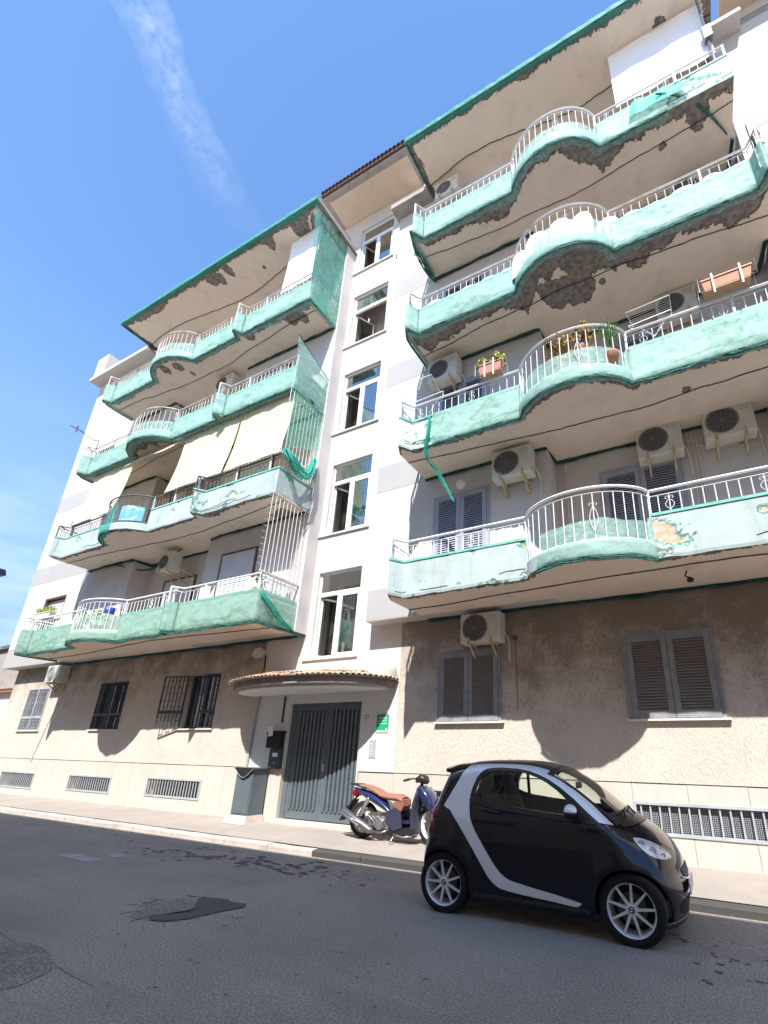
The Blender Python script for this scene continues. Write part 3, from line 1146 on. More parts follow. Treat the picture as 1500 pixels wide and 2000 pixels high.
def roller_window(x0, x1, z0, z1, y, frame=True, zopen=None, name='roller_shutter_window'):
    o = add_empty(name, bld, (x0, y, z0))
    mb = MB()
    n = int((z1 - z0) / .055)
    for i in range(n):
        z = z0 + i * (z1 - z0) / n
        h = (z1 - z0) / n
        mb.add([(x0, y - .03, z), (x1, y - .03, z), (x1, y - .042, z + h * .35), (x0, y - .042, z + h * .35), (x1, y - .04, z + h * .8), (x0, y - .04, z + h * .8), (x1, y - .03, z + h), (x0, y - .03, z + h)],
               [(0, 1, 2, 3), (3, 2, 4, 5), (5, 4, 6, 7)])
    mb.build('roller_slats', M['roller'], o)['kind'] = 'stuff'
    mb = MB()
    t = .05
    mb.box(x0 - t, x1 + t, y - .05, y + .01, z1, z1 + t)
    mb.box(x0 - t, x0, y - .05, y + .01, z0, z1)
    mb.box(x1, x1 + t, y - .05, y + .01, z0, z1)
    mb.build('frame', M['brown_frame'] if frame else M['roller'], o)
    return o


# left wing: brown framed windows in the flank (first to third floor)
for z0, z1 in ((5.75, 6.58), (8.9, 9.75), (12.05, 12.9)):
    o = add_empty('flank_window', bld, (-20.86, YW, z0))
    mb = MB()
    mb.box(-20.86, -20.80, YW + .01, YW + .15, z0, z1)
    mb.box(-19.48, -19.42, YW + .01, YW + .15, z0, z1)
    mb.box(-20.80, -19.48, YW + .01, YW + .15, z1 - .05, z1)
    mb.build('frame', M['brown_frame'], o)
    mb = MB()
    for i in range(int((z1 - z0 - .05) / .05)):
        z = z0 + i * .05
        mb.box(-20.80, -19.48, YW + .125 - .006 * (i % 2), YW + .14, z, z + .048)
    mb.build('roller_slats', M['roller'], o)['kind'] = 'stuff'
    MB().box(-20.95, -19.35, YW - .06, YW + .01, z0 - .04, z0 - .002).build('sill', M['sill'], o)
for z in (4.5, 7.6, 10.75, 13.9):
    roller_window(-14.75, -13.3, z, z + 2.0, .2, True)
    roller_window(-11.3, -10.0, z, z + 2.08, YW, True)


# ---- ground floor windows with iron grilles
def iron_grille(mb, x0, x1, z0, z1, y, t=.03):
    b = lambda a, c, d, e: mb.box(a, c, y - t / 2, y + t / 2, d, e)
    b(x0, x1, z1 - t, z1)
    b(x0, x1, z0, z0 + t)
    b(x0, x0 + t, z0 + t, z1 - t)
    b(x1 - t, x1, z0 + t, z1 - t)
    zm = z0 + (z1 - z0) * .30
    b(x0 + t, x1 - t, zm - .03, zm + .05)
    w = x1 - x0 - 2 * t
    n = 6
    for i in range(1, n):
        xx = x0 + t + w * i / n
        mb.box(xx - .008, xx + .008, y - .008, y + .008, z0 + t, zm - .03)
        mb.box(xx - .008, xx + .008, y - .008, y + .008, zm + .05, z1 - t)
    for i in range(n):
        xx = x0 + t + w * i / n
        for k_, zz in enumerate(np.linspace(zm + .12, z1 - .12, 5)):
            if (i + k_) % 2 == 0:
                mb.box(xx + .008, xx + w / n - .008, y - .007, y + .007, zz, zz + .014)
        for k_, zz in enumerate(np.linspace(z0 + .08, zm - .1, 3)):
            if (i + k_) % 2 == 1:
                mb.box(xx + .008, xx + w / n - .008, y - .007, y + .007, zz, zz + .014)


def grille_window(x0, x1, z0, z1, m, halves=2):
    o = add_empty('grille_window', bld, (x0, 0, z0))
    w = (x1 - x0) / halves
    for i in range(halves):
        mb = MB()
        iron_grille(mb, x0 + w * i + .004, x0 + w * (i + 1) - .004, z0 + .003, z1 - .003, -.035)
        mb.build('iron_grille', m, o)
    mb = MB()
    mb.box(x0, x1, .08, .12, z0, z0 + .05)
    mb.box(x0, x1, .08, .12, z1 - .05, z1)
    mb.box(x0, x0 + .05, .08, .12, z0, z1)
    mb.box(x1 - .05, x1, .08, .12, z0, z1)
    mb.box((x0 + x1) / 2 - .04, (x0 + x1) / 2 + .04, .08, .12, z0, z1)
    mb.build('frame', M['grille_dark'], o)
    MB().box(x0, x1, .125, .13, z0, z1).build('pane', M['glass_window'], o)
    MB().box(x0 - .05, x1 + .05, .6, .62, z0 - .1, z1 + .1).build('dark_back', M['dark_interior'], o)
    MB().box(x0 - .06, x1 + .06, -.07, .08, z0 - .03, z0 + .0).build('sill', M['sill'], o)
    return o


grille_window(-20.755, -19.416, 2.038, 3.395, M['grille_grey'])
grille_window(-16.386, -15.006, 2.038, 3.395, M['grille_dark'])
ow = grille_window(-12.20, -10.998, 2.038, 3.395, M['grille_dark'])
# its left leaf swung open against the wall
for ch in [c for c in SC.objects if c.parent == ow and c.name.startswith('iron_grille')][:1]:
    bpy.data.objects.remove(ch)
mb = MB()
iron_grille(mb, 0, .80, 2.04, 3.39, 0)
ca_, sa_ = math.cos(R_(180 + 11)), math.sin(R_(180 + 11))
mb.v = [(-12.21 + x_ * ca_ - y_ * sa_, -.06 + x_ * sa_ + y_ * ca_, z_) for x_, y_, z_ in mb.v]
mb.build('iron_grille', M['grille_dark'], ow)

# ---- entrance gate
gate = add_empty('entrance_gate', bld, (DOOR[0], .1, DOOR[2]))
gx0, gx1, gz0, gz1 = DOOR
mb = MB()
mb.box(gx0, gx0 + .13, .06, .12, gz0, gz1)
mb.box(gx1 - .05, gx1, .06, .12, gz0, gz1)
mb.box(gx0 + .13, gx1 - .05, .06, .12, gz1 - .06, gz1)
mb.build('frame', M['gate'], gate)
xm = (gx0 + .13 + gx1 - .05) / 2
rib = MB()
rib.hexa([(-.030, .05, gz0 + .19), (.030, .05, gz0 + .19), (.037, .095, gz0 + .19), (-.037, .095, gz0 + .19),
          (-.030, .05, gz1 - .16), (.030, .05, gz1 - .16), (.037, .095, gz1 - .16), (-.037, .095, gz1 - .16)])
rib.box(-.03, .03, .046, .1, gz0 + .20, gz0 + .245)
ribm = mesh_of(rib, 'gate_rib', M['gate'])
for a, b in ((gx0 + .135, xm - .004), (xm + .004, gx1 - .055)):
    mb = MB()
    MB().box(a, b, .13, .14, gz0 + .02, gz1 - .065).build('dark_back', M['black'], gate)
    mb.box(a, b, .07, .097, gz0 + .02, gz0 + .2)
    mb.box(a, b, .07, .097, gz1 - .16, gz1 - .065)
    mb.box(a, a + .07, .07, .097, gz0 + .2, gz1 - .16)
    mb.box(b - .07, b, .07, .097, gz0 + .2, gz1 - .16)
    lf = mb.build('gate_leaf', M['gate'], gate)
    n = 7
    copies('gate_rib', ribm, M['gate'], [(a + .07 + (i + .5) * (b - a - .14) / n, 0, 0) for i in range(n)], gate)
MB().box(xm + .02, xm + .06, .03, .07, 1.15, 1.30).build('gate_lock', M['plate_grey'], gate)
MB().box(gx0 - .05, gx1 + .05, -.12, .13, .02, .20).build('door_step', M['travertine'], bld)
MB().box(gx0 - .05, gx0, -.03, .2, .20, zd).build('door_jamb', M['travertine'], bld)
MB().box(gx1, gx1 + .05, -.03, .2, .20, zd).build('door_jamb', M['travertine'], bld)
MB().box(gx0 - 1, gx1 + 1, .22, .24, .05, 2.9).build('entrance_back', M['dark_interior'], bld)

# ---- canopy
cano = add_empty('canopy', bld, (-7.7, 0, 2.75))
CX, CA, CD = -7.70, 2.10, 1.30


def cano_pts(n, a=CA, d=CD, off=0.0):
    out = []
    for i in range(n + 1):
        t = math.pi * i / n
        u = -math.cos(t)
        out.append((CX + a * u, -(d) * (abs(math.sin(t)) ** .8) + off))
    return out


prof = cano_pts(60)
mb = MB()
prof_in = cano_pts(60, CA - .12, CD - .12)
mb.prism([(x, y) for x, y in prof_in], 2.752, 2.82, 'z')
mb.build('canopy_soffit', M['smooth_wall'], cano)
mb = MB()
mb.prism([(x, y) for x, y in prof], 2.80, 2.93, 'z')
mb.build('canopy_slab', mat('canopy_concrete', (.24, .20, .17), .92, .2, 3, .5, 50, dirt=(.42, .36, .30), dscale=4, damt=.5), cano)
mb = MB()
rows = []
for s_, h in ((.90, 2.925), (1.0, 2.945), (.75, 3.02), (.4, 3.14), (0.0, 3.24)):
    rows.append([(CX + (x - CX) * (1 - .04 * (1 - s_)), y * s_, h) for x, y in cano_pts(60, CA + .085, CD + .085)])
mb.grid(rows)
mb.build('canopy_bed', M['concrete'], cano)
# curved clay tiles, radial rows along the rim
tile = MB()
rows = []
for k_ in range(5):
    u = k_ / 4
    row = []
    for j in range(7):
        a = math.pi * j / 6
        w = .052 * (1 - .15 * u)
        row.append((w * math.cos(a), .30 * u, .035 * math.sin(a)))
    rows.append(row)
tile.grid(rows)
rows2 = [[(x * .8, y, z * .8 - .004) for x, y, z in r] for r in rows]
tile.grid(rows2, True)
for r0, r1 in ((rows[0], rows2[0]), (rows[-1], rows2[-1])):
    tile.grid([r0, r1])
tile_mesh = mesh_of(tile, 'roof_tile', M['terracotta'], True)
tile_mesh2 = tile_mesh.copy()
tile_mesh2.materials[0] = mat('old_tile', (.42, .33, .25), .9, .2, 5, .4, 50, dirt=(.25, .2, .17), dscale=5, damt=.6)
cum = 0
fine_p = cano_pts(600, CA + .11, CD + .11)
last = None
for i in range(1, len(fine_p) - 1):
    p = Vector(fine_p[i])
    if last is not None and (p - last).length < .108:
        continue
    last = p
    tg = Vector(fine_p[i + 1]) - Vector(fine_p[i - 1])
    ang = math.atan2(tg.y, tg.x)
    for lay, (off, hz_) in enumerate(((0, 2.945), (.26, 3.035))):
        if p.y > -.35 and lay == 1:
            continue
        if -7.35 < p.x < -6.9 and lay == 0 and random.random() < .6:
            continue
        q = p + Vector((-math.sin(ang), math.cos(ang))) * off
        if q.y > -.05:
            continue
        old = p.x > -7.4
        ob = bpy.data.objects.new('roof_tile', tile_mesh2 if (old and random.random() < .75) else tile_mesh)
        SC.collection.objects.link(ob)
        ob.parent = cano
        b_ = world_loc(cano)
        ob.location = (q.x - b_[0], q.y - b_[1], hz_ - b_[2] + random.uniform(-.006, .006))
        ob.rotation_euler = (R_(14 + random.uniform(-3, 3)), 0, ang + R_(random.uniform(-4, 4)))

# ---- eave over the stair bay with brown tiles
eave = add_empty('eave', bld, (-7.3, 0, 18.83))
mb = MB()
mb.box(-8.98, -5.62, -1.10, 9, 18.83, 19.0)
mb.build('eave_slab', M['concrete'], eave)
mb = MB()
mb.box(-8.80, -5.72, -.93, -.03, 18.815, 18.829)
mb.build('eave_panel', M['eave'], eave)
mb = MB().lathe([(.07, 0), (.07, .9)], (0, 0, 0), 'y', 10)
mt_ = mesh_of(mb, 'roof_tile', M['dark_tile'], True)
copies('roof_tile', mt_, None, [(-8.9 + .15 * i, -1.20, 19.06) for i in range(22)], eave)
MB().box(-8.98, -5.62, -1.17, -1.102, 18.93, 19.06).build('gutter', M['dark_tile'], eave)
# right hand neighbour bay of the same block, above
eave2 = add_empty('eave', bld, (3.2, 0, 17.6))
mb = MB()
mb.box(2.60, 7.5, -1.0, 3, 17.62, 17.8)
mb.build('eave_slab', M['eave'], eave2)
MB().box(2.60, 7.5, -1.09, -1.002, 17.66, 17.86).build('gutter', M['dark_tile'], eave2)
mb = MB()
mb.box(2.75, 9.0, -.40, 3, ZROOF + .25, 17.62)
mb.build('attic_wall', M['white_wall'], bld)
# wing cornice ledges
mb = MB()
mb.box(-6.28, -5.02, -.78, -.3, 16.93, 17.10)
mb.build('broken_cornice', M['concrete'], bld)
MB().box(2.02, 2.9, -.78, -.3, 16.88, 17.0).build('cornice', M['white_wall'], bld)
MB().box(-22.5, -18.3, -.85, -.3, 16.93, 17.08).build('cornice', M['white_wall'], bld)
MB().box(-22.45, -18.0, -.80, -.55, 17.085, 17.17).build('cornice_tiles', M['dark_tile'], bld)
mb = MB()
mb.box(-22.4, -21.55, -.80, .3, 17.18, 18.15)
mb.build('roof_pillar', M['white_wall'], bld)

# ================================================================== BALCONIES
YF = -1.50


def front_y(x, b0, b1, prows):
    y = YF
    for p in prows:
        if p - .12 < x <= p:
            y = min(y, YF - .24 * (x - (p - .12)) / .12)
        elif p < x < p + .15:
            y = min(y, YF - .24 * (1 - (x - p) / .15))
    if b0 < x < b1:
        u = (x - b0) / (b1 - b0) * 2 - 1
        y = YF - .50 * (1 - abs(u) ** 2.1) ** .72
    return y


def path(x0, x1, b0, b1, prows, step=.05):
    xs = set(np.round(np.arange(x0, x1, step), 4)) | {x0, x1, b0, b1, b0 + .01, b1 - .01, b0 + .003, b1 - .003}
    for p in prows:
        xs |= {p - .12, p, p + .15}
    xs = sorted(x for x in xs if x0 <= x <= x1)
    return [(float(x), front_y(float(x), b0, b1, prows)) for x in xs]


def yback(x, rec):
    return .22 if rec[0] < x < rec[1] else YW + .02


def balcony(tag_, x0, x1, z, bul, prows, rec, pm, rail_m, spall, side_right=False, side_left=True, wearp=.35, posts=None, singles=False, x_rail_end=None, noedge=(), rope=1.0, ragged=1.0):
    b0, b1 = bul
    P = path(x0, x1, b0, b1, prows)
    o = add_empty('balcony', bld, ((x0 + x1) / 2, YF, z))
    ztop = z + .705
    zb = z + .235
    seed = z * 3.1 + x0
    inb = lambda x: b0 + .001 < x < b1 - .001
    # ---- parapet: outer face as a fine grid carrying a wear value
    mb = MB()
    attr = []
    full = P[:]
    pts = []
    if side_left:
        pts += [(x0, YW + (YF - YW) * t) for t in (0, .33, .66)]
    pts += full
    if side_right:
        pts += [(x1, YF + (-.02 - YF) * t) for t in np.linspace(0, 1, 16)[1:]]
    fine = []
    for (a, b), (c, d) in zip(pts[:-1], pts[1:]):
        L_ = math.hypot(c - a, d - b)
        n = max(1, int(L_ / .045))
        for i in range(n):
            fine.append((a + (c - a) * i / n, b + (d - b) * i / n))
    fine.append(pts[-1])
    NR = 15
    rows = []
    nrm = []
    s_ = 0
    for i, p in enumerate(fine):
        a, b = fine[max(i - 1, 0)], fine[min(i + 1, len(fine) - 1)]
        t = Vector((b[0] - a[0], b[1] - a[1]))
        t = t.normalized() if t.length > 1e-6 else Vector((1, 0))
        nrm.append(Vector((t.y, -t.x)))
    for j in range(NR + 1):
        row = []
        v = j / NR
        for i, (x, y) in enumerate(fine):
            hi = zb if inb(x) and y < YF - .01 else ztop
            lo = z + (.055 * ragged * max(0, fbm(x * 2.2 + seed, 3.1, y * 2, 5) + .1) if True else 0)
            zz = lo + (hi - lo) * v
            w = 1.25 * fbm(x * 1.5 + seed, zz * 2.2, y, 5) + wearp * (1.0 - v) * .6 + .08
            if v < .14:
                w += .5 * wearp
            if inb(x):
                w -= .2
            d = .006 * fbm(x * 5, zz * 5, y * 5 + seed)
            if w > .45:
                d -= .012
            if j == 0:
                d -= .01
            n_ = nrm[i]
            row.append((x + n_.x * d, y + n_.y * d, zz))
            attr.append(max(0, min(1, w)))
        rows.append(row)
    mb.grid(rows)
    n0 = len(mb.v)
    # top and inner faces
    top = rows[-1]
    inner = []
    for i, (x, y) in enumerate(fine):
        n_ = nrm[i]
        inner.append((x - n_.x * .10, y - n_.y * .10, top[i][2]))
    o_ = len(mb.v)
    mb.grid([top, inner, [(a, b, z + .20) for a, b, c in inner]])
    attr += [0] * (len(mb.v) - n0)
    mb.build('parapet', pm, o, attr=attr)
    # coping: a slightly proud lip
    segs = []
    cur = []
    for i, (x, y) in enumerate(fine):
        if inb(x):
            if len(cur) > 1:
                segs.append(cur)
            cur = []
            continue
        n_ = nrm[i]
        cur.append((x, y, n_))
    if len(cur) > 1:
        segs.append(cur)
    for sg in segs:
        mb = MB()
        mb.grid([[(x + n_.x * .014, y + n_.y * .014, ztop - .03) for x, y, n_ in sg], [(x + n_.x * .018, y + n_.y * .018, ztop + .012) for x, y, n_ in sg],
                 [(x - n_.x * .11, y - n_.y * .11, ztop + .012) for x, y, n_ in sg], [(x - n_.x * .11, y - n_.y * .11, ztop - .03) for x, y, n_ in sg]])
        mb.build('coping', M['net_copy'] if pm is not M['parapet_grey'] else M['concrete'], o)
    # ---- soffit with spalled places
    mb = MB()
    attr = []
    NX = int((x1 - x0) / .035)
    NY = 44
    rows = []
    amp, holes = spall
    for j in range(NY + 1):
        t = j / NY
        row = []
        for i in range(NX + 1):
            x = x0 + (x1 - x0) * i / NX
            yf = front_y(x, b0, b1, prows) + .012
            yb = yback(x, rec)
            y = yf + (yb - yf) * t
            dist = y - yf
            bb = 1.0
            if inb(x):
                bb = amp[1]
            D = amp[0] * bb * (.28 + 1.3 * max(0, fbm(x * .85 + seed, 1.7, 0, 2)) + .55 * max(0, fbm(x * 2.6 + seed, 8.1, 0, 3)))
            D += .05 * amp[2]
            w = .5 + (D - dist) * 2.2 + .22 * fbm(x * 5 + seed, y * 3, 0, 3)
            if dist > D + .35:
                w = min(w, .3)
            for hx, hy, hr in holes:
                q = math.hypot((x - hx) / 1.1, (y - hy) / 1.25)
                w = max(w, .5 + (hr * (1 + .9 * fbm(x * 3.2, y * 2.2, seed, 5)) - q) * 4)
            w = max(0, min(1, w))
            row.append((x, y, z + .0 + (.014 if w > .5 else 0) + .0025 * fbm(x * 3, y * 3)))
            attr.append(w)
        rows.append(row)
    mb.grid(rows, True)
    mb.build('soffit', M['soffit'], o, attr=attr)
    # floor slab inside
    mb = MB()
    rows = [[(x, min(y + .11, -1.3), z + .20) for x, y in P], [(x, .9, z + .20) for x, y in P]]
    mb.grid(rows)
    mb.build('floor_slab', M['concrete'], o)
    # ---- railing
    zr = z + 1.105
    mr = rail_m
    rp = []
    if side_left:
        rp += [(x0, YW + .0), (x0, -1.0)]
    rp += [p for p in P]
    if side_right:
        rp += [(x1, -1.0), (x1, -.5), (x1, -.05)]
    rp = [(x, y + .03) for x, y in rp]
    mb = MB()
    mb.tube([(x, y, zr) for x, y in rp], .021, 6)
    mb.tube([(x, y, zr - .095) for x, y in rp], .009, 4)
    # lower rail of the bulge
    bl = [(x, y + .03, zb + .02) for x, y in P if b0 - .001 <= x <= b1 + .001]
    mb.tube(bl, .014, 5)
    mb.build('handrail', mr, o)
    # distances along the path
    acc = [0]
    for (a, b), (c, d) in zip(rp[:-1], rp[1:]):
        acc.append(acc[-1] + math.hypot(c - a, d - b))
    tot = acc[-1]

    def at(s):
        s = max(0, min(tot - 1e-6, s))
        i = int(np.searchsorted(acc, s, 'right')) - 1
        i = min(i, len(rp) - 2)
        u = (s - acc[i]) / max(1e-9, acc[i + 1] - acc[i])
        return (rp[i][0] + (rp[i + 1][0] - rp[i][0]) * u, rp[i][1] + (rp[i + 1][1] - rp[i][1]) * u)
    nb = int(tot / .148)
    short = MB()
    short.tube([(0, 0, ztop - .01), (0, 0, zr - .09)], .0075, 4)
    long_ = MB()
    long_.tube([(0, 0, zb + .02), (0, 0, zr - .09)], .0075, 4)
    ms_, ml_ = mesh_of(short, 'baluster', mr), mesh_of(long_, 'baluster', mr)
    joined = MB()
    scroll = MB()
    for i in range(nb + 1):
        s = tot * (i + .3) / (nb + .6)
        x, y = at(s)
        lg = b0 + .02 < x < b1 - .02 and y < YF + .06
        zz = zb + .02 if lg else ztop - .01
        if singles:
            copies('baluster', ml_ if lg else ms_, None, [(x, y, 0)], o)
        else:
            joined.tube([(x, y, zz), (x, y, zr - .09)], .0075, 4)
        if i % 8 == 4:
            xa, ya = at(s - .074)
            xb, yb_ = at(s + .074)
            dx, dy = (xb - xa) / .148, (yb_ - ya) / .148
            H = zr - .1 - zz
            for sg in (-1, 1):
                q = []
                for k_ in range(22):
                    u = k_ / 21
                    a_ = 4.4 * (1 - u)
                    # S scroll opening upwards
                    w_ = .062 * (1 - (2 * u - 1) ** 2) if u < .7 else .062 * (1 - (2 * .7 - 1) ** 2) + .0
                    if u < .62:
                        w_, h_ = .058 * math.sin(u / .62 * math.pi), zz + H * (.18 + .55 * u / .62)
                    else:
                        a_ = (u - .62) / .38 * 4.9
                        rr_ = .03 * (1 - .45 * (u - .62) / .38)
                        w_, h_ = .034 - rr_ * math.cos(a_) * 1.0, zz + H * .73 + rr_ * math.sin(a_) + .02
                    q.append((x + dx * sg * w_, y + dy * sg * w_ - .004, h_))
                scroll.tube(q, .0048, 4)
    if joined.v:
        joined.build('balusters', mr, o)['kind'] = 'stuff'
    if scroll.v:
        scroll.build('scrollwork', mr, o)['kind'] = 'stuff'
    pts_ = posts if posts is not None else [x0 + .02, b0, b1, x1 - .03] + [b1 + 1.6 * k for k in range(1, 5) if b1 + 1.6 * k < x1 - .4]
    for px in pts_:
        mb = MB()
        py = front_y(px, b0, b1, prows) + .03
        t = .017
        mb.box(px - t, px + t, py - t, py + t, (zb if px in (b0, b1) else ztop) - .02, zr + (.03 if posts is not None else .0))
        mb.build('rail_post', M['white_paint'] if posts is not None else mr, o)
    for p in prows:
        MB().box(p - .014, p + .014, YF - .225, YF - .195, ztop - .02, zr).build('rail_post', mr, o)
    # ---- cracks
    mb = MB()
    for k_ in range(3):
        a, b = x0 + .2, x1 - .2
        q = []
        n = int((b - a) / .05)
        for i in range(n):
            x = a + (b - a) * i / n
            y = front_y(x, b0, b1, prows)
            if inb(x):
                if len(q) > 3:
                    mb.tube(q, .0045, 3, False)
                q = []
                continue
            h = z + .10 + .13 * fbm(x * 1.4 + seed, k_ * 3.3, 0, 5) + .04 * k_
            if fbm(x * .7, k_ * 5 + seed, 1, 2) > .18 - .25 * wearp:
                q.append((x, y - .007, h))
            else:
                if len(q) > 3:
                    mb.tube(q, .0045, 3, False)
                q = []
    if mb.v:
        mb.build('cracks', M['net_rope'], o)['kind'] = 'stuff'
    # ---- seam of the ceiling sheet: a dark wavy line under the slab
    mb = MB()
    q = []
    n = int((x1 - x0) / .06)
    for i in range(n + 1):
        x = x0 + (x1 - x0) * i / n
        mid = (YF + yback(x0 + .1, rec)) / 2 - .05
        y = mid + .26 * math.sin((x - x0) * .62 + seed) * .6 + .1 * fbm(x * .9 + seed, 2, 0, 3) + .018 * fbm(x * 9, 4, seed)
        q.append((x, y, z - .012))
    mb.tube(q, [.008 + .006 * abs(fbm(i * .3, seed)) for i in range(len(q))], 4)
    mb.build('seam_cord', M['wire'], o)
    return o, P, fine, nrm


M['net_copy'] = mat('coping_paint', (.16, .50, .42), .6, .15, 4, .2, 50, dirt=(.30, .60, .52), dscale=4, damt=.8)


def net_wrap(label, x0, x1, z, bul, prows, m, group, side_right=False, side_left=True, gaps=(), under=.16, bulge_h=.42, seed=0.0, rec=(0, 0), low=0.0, rope=True, side_from=None):
    """net lashed over the parapet, curling under the slab; its lower border is gathered into a dark tangle"""
    b0, b1 = bul
    t = thing('safety_net', label, 'netting', ((x0 + x1) / 2, YF - .02, z), group)
    pts = []
    if side_left:
        pts += [(x0 - .02, YW + (YF - YW) * q) for q in (.15, .5, .8)]
    pts += [(x, y) for x, y in path(x0, x1, b0, b1, prows, .035)]
    if side_right:
        pts += [(x1 + .02, YF + (-.05 - YF) * q) for q in np.linspace(0, 1, 20)]
    rows = []
    K = [(0.0, 0), (.03, 0)] + [(.03 + .94 * q / 13, 0) for q in range(1, 14)] + [(1.0, .2), (1.0, .6), (1.0, 1.0)]
    runs, cur = [], []
    for i, (x, y) in enumerate(pts):
        if any(a < x < b and (y < YF + .3) for a, b in gaps):
            if len(cur) > 2:
                runs.append(cur)
            cur = []
            continue
        cur.append(i)
    if len(cur) > 2:
        runs.append(cur)
    mb = MB()
    edge = MB()
    for run in runs:
        rows = [[] for _ in K]
        el = []
        for i in run:
            x, y = pts[i]
            a, b = pts[max(i - 1, 0)], pts[min(i + 1, len(pts) - 1)]
            tv = Vector((b[0] - a[0], b[1] - a[1]))
            tv = tv.normalized() if tv.length > 1e-6 else Vector((1, 0))
            n = Vector((tv.y, -tv.x))
            isb = b0 < x < b1 and y < YF + .05
            top = z + .705 + .02
            if isb:
                top = z + .235 + bulge_h * (1 + .25 * fbm(x * 2, seed))
            und = under * (.55 + 1.1 * max(0, fbm(x * 1.6 + seed * 3, 2.2, 0, 4)) + .6 * max(0, fbm(x * 5, seed, 0, 2)))
            for j, (v, c) in enumerate(K):
                h = top + (z - .012 - top) * v
                crease = 1 - 2.2 * abs(fbm(x * 1.8 + h * 1.1 + seed, h * 3.4 - x * .6, y * 2, 3))
                off = .020 + .014 * fbm(x * 2.5 + seed, h * 3, y * 2.5, 4) + (.020 * max(0, crease) if .03 < v < .97 else 0)
                if isb and h > z + .25:
                    off = -.06 + .5 * (off - .02)
                if c > 0:
                    off = -und * c
                    h = z - .018 - (.02 + .14 * max(0, fbm(x * 1.5, seed + 4, 0, 4) + .15)) * math.sin(math.pi * min(1, c + .12)) - low * (1 - c)
                rows[j].append((x + n.x * off, y + n.y * off, h))
            el.append((x + n.x * .012, y + n.y * .012, z - .012 + .02 * fbm(x * 6, seed * 2)))
        mb.grid(rows)
        if len(el) > 3:
            for k_ in range(4):
                sc_ = seed + k_ * 5.3
                e2 = []
                for i, p in enumerate(el):
                    ph = i * .035
                    e2.append((p[0], p[1] + .035 * fbm(ph * 3 + sc_, 1, 0, 3) + .01, p[2] + .035 * fbm(ph * 4 + sc_, 5, 0, 3) + .018 * k_ - .03))
                edge.tube(e2, [.006 + .020 * max(0, .25 + fbm(i * .16, sc_)) for i in range(len(e2))], 5)
    mb.build('net_sheet', m, t, smooth=True)
    edge.build('gathered_edge', M['net_edge'], t)
    if rope:
        q = []
        n = int((x1 - x0) / .07)
        mbr = MB()
        for i in range(n + 1):
            x = x0 + (x1 - x0) * i / n
            yb = (.18 if rec[0] < x < rec[1] else YW - .02) if z > 5 else -.04
            sag = .10 * max(0, fbm(x * .8 + seed, 7, 0, 2)) + .02
            q.append((x, yb - .02 + .03 * fbm(x * 3, seed), z - sag))
        mbr.tube(q, [.022 + .03 * max(0, .35 + fbm(i * .15, seed)) for i in range(len(q))], 6)
        mbr.build('rolled_net', M['net_rope'], t)
    return t


M['net_edge'] = mat('net_edge', (.03, .17, .145), .8, .4, 9, .5, 40, dirt=(.02, .03, .03), dscale=8, damt=.9, bdist=.02)
RX0, RX1 = -4.83, 2.28
RB = (-2.20, -.30)
LX0, LX1 = -18.25, -8.32
LB = (-15.40, -13.38)
RP = [RX0 + .12, RX1 - .12]
LP = [LX0 + .12, -11.15]
GRP = 'green safety nets lashed round the balconies'
# right wing, from the first to the fourth floor
bR1 = balcony('R1', RX0, RX1, ZS[0], RB, RP, RREC, M['parapet_aqua'], M['white_paint'], ((.10, 1.5, 0.0), []), wearp=.30, singles=True, ragged=1.2)
bR2 = balcony('R2', RX0, RX1, ZS[1], RB, RP, RREC, M['parapet_green'], M['white_paint'], ((.16, 1.4, .2), [(.5, -.95, .05)]), wearp=.26, singles=True, ragged=1.0)
bR3 = balcony('R3', RX0, RX1, ZS[2], RB, RP, RREC, M['parapet_green'], M['rusty_white'], ((.55, 1.75, .8), [(-1.5, -1.15, .26), (-1.0, -1.05, .30), (-.95, -.75, .10), (.15, -1.2, .22), (.5, -1.3, .18), (-.6, -.95, .04)]), wearp=.3, singles=True)
bR4 = balcony('R4', RX0, RX1 - .08, ZS[3], RB, [RX0 + .12], RREC, M['parapet_green'], M['white_paint'], ((.42, 1.2, 1.0), [(.9, -.9, .05), (1.6, -1.15, .20)]), wearp=.3, singles=True)
bL1 = balcony('L1', LX0, LX1, ZS[0], LB, LP, LREC, M['parapet_green'], M['white_paint'], ((.04, 1.0, 0), []), side_right=True, wearp=.30)
bL2 = balcony('L2', LX0, LX1, ZS[1], LB, LP, LREC, M['parapet_aqua'], M['dark_rail'], ((.16, 1.4, .3), [(-9.0, -.5, .3)]), side_right=True, wearp=.12,
              posts=[LX0 + .35, LB[0] - .05, LB[1], -12.4, -11.2, -9.9, -8.7])
bL3 = balcony('L3', LX0, LX1, ZS[2], LB, LP, LREC, M['parapet_green'], M['rusty_white'], ((.40, 2.4, .5), []), side_right=True, wearp=.28)
bL4 = balcony('L4', LX0, LX1, ZS[3], LB, LP, LREC, M['parapet_green'], M['rusty_white'], ((.22, 1.3, .6), [(-14.6, -1.6, .14), (-14.1, -1.5, .12), (-13.9, -1.1, .05), (-9.2, -1.3, .24), (-8.9, -1.1, .16), (-10.9, -1.4, .14)]), side_right=True, wearp=.25)

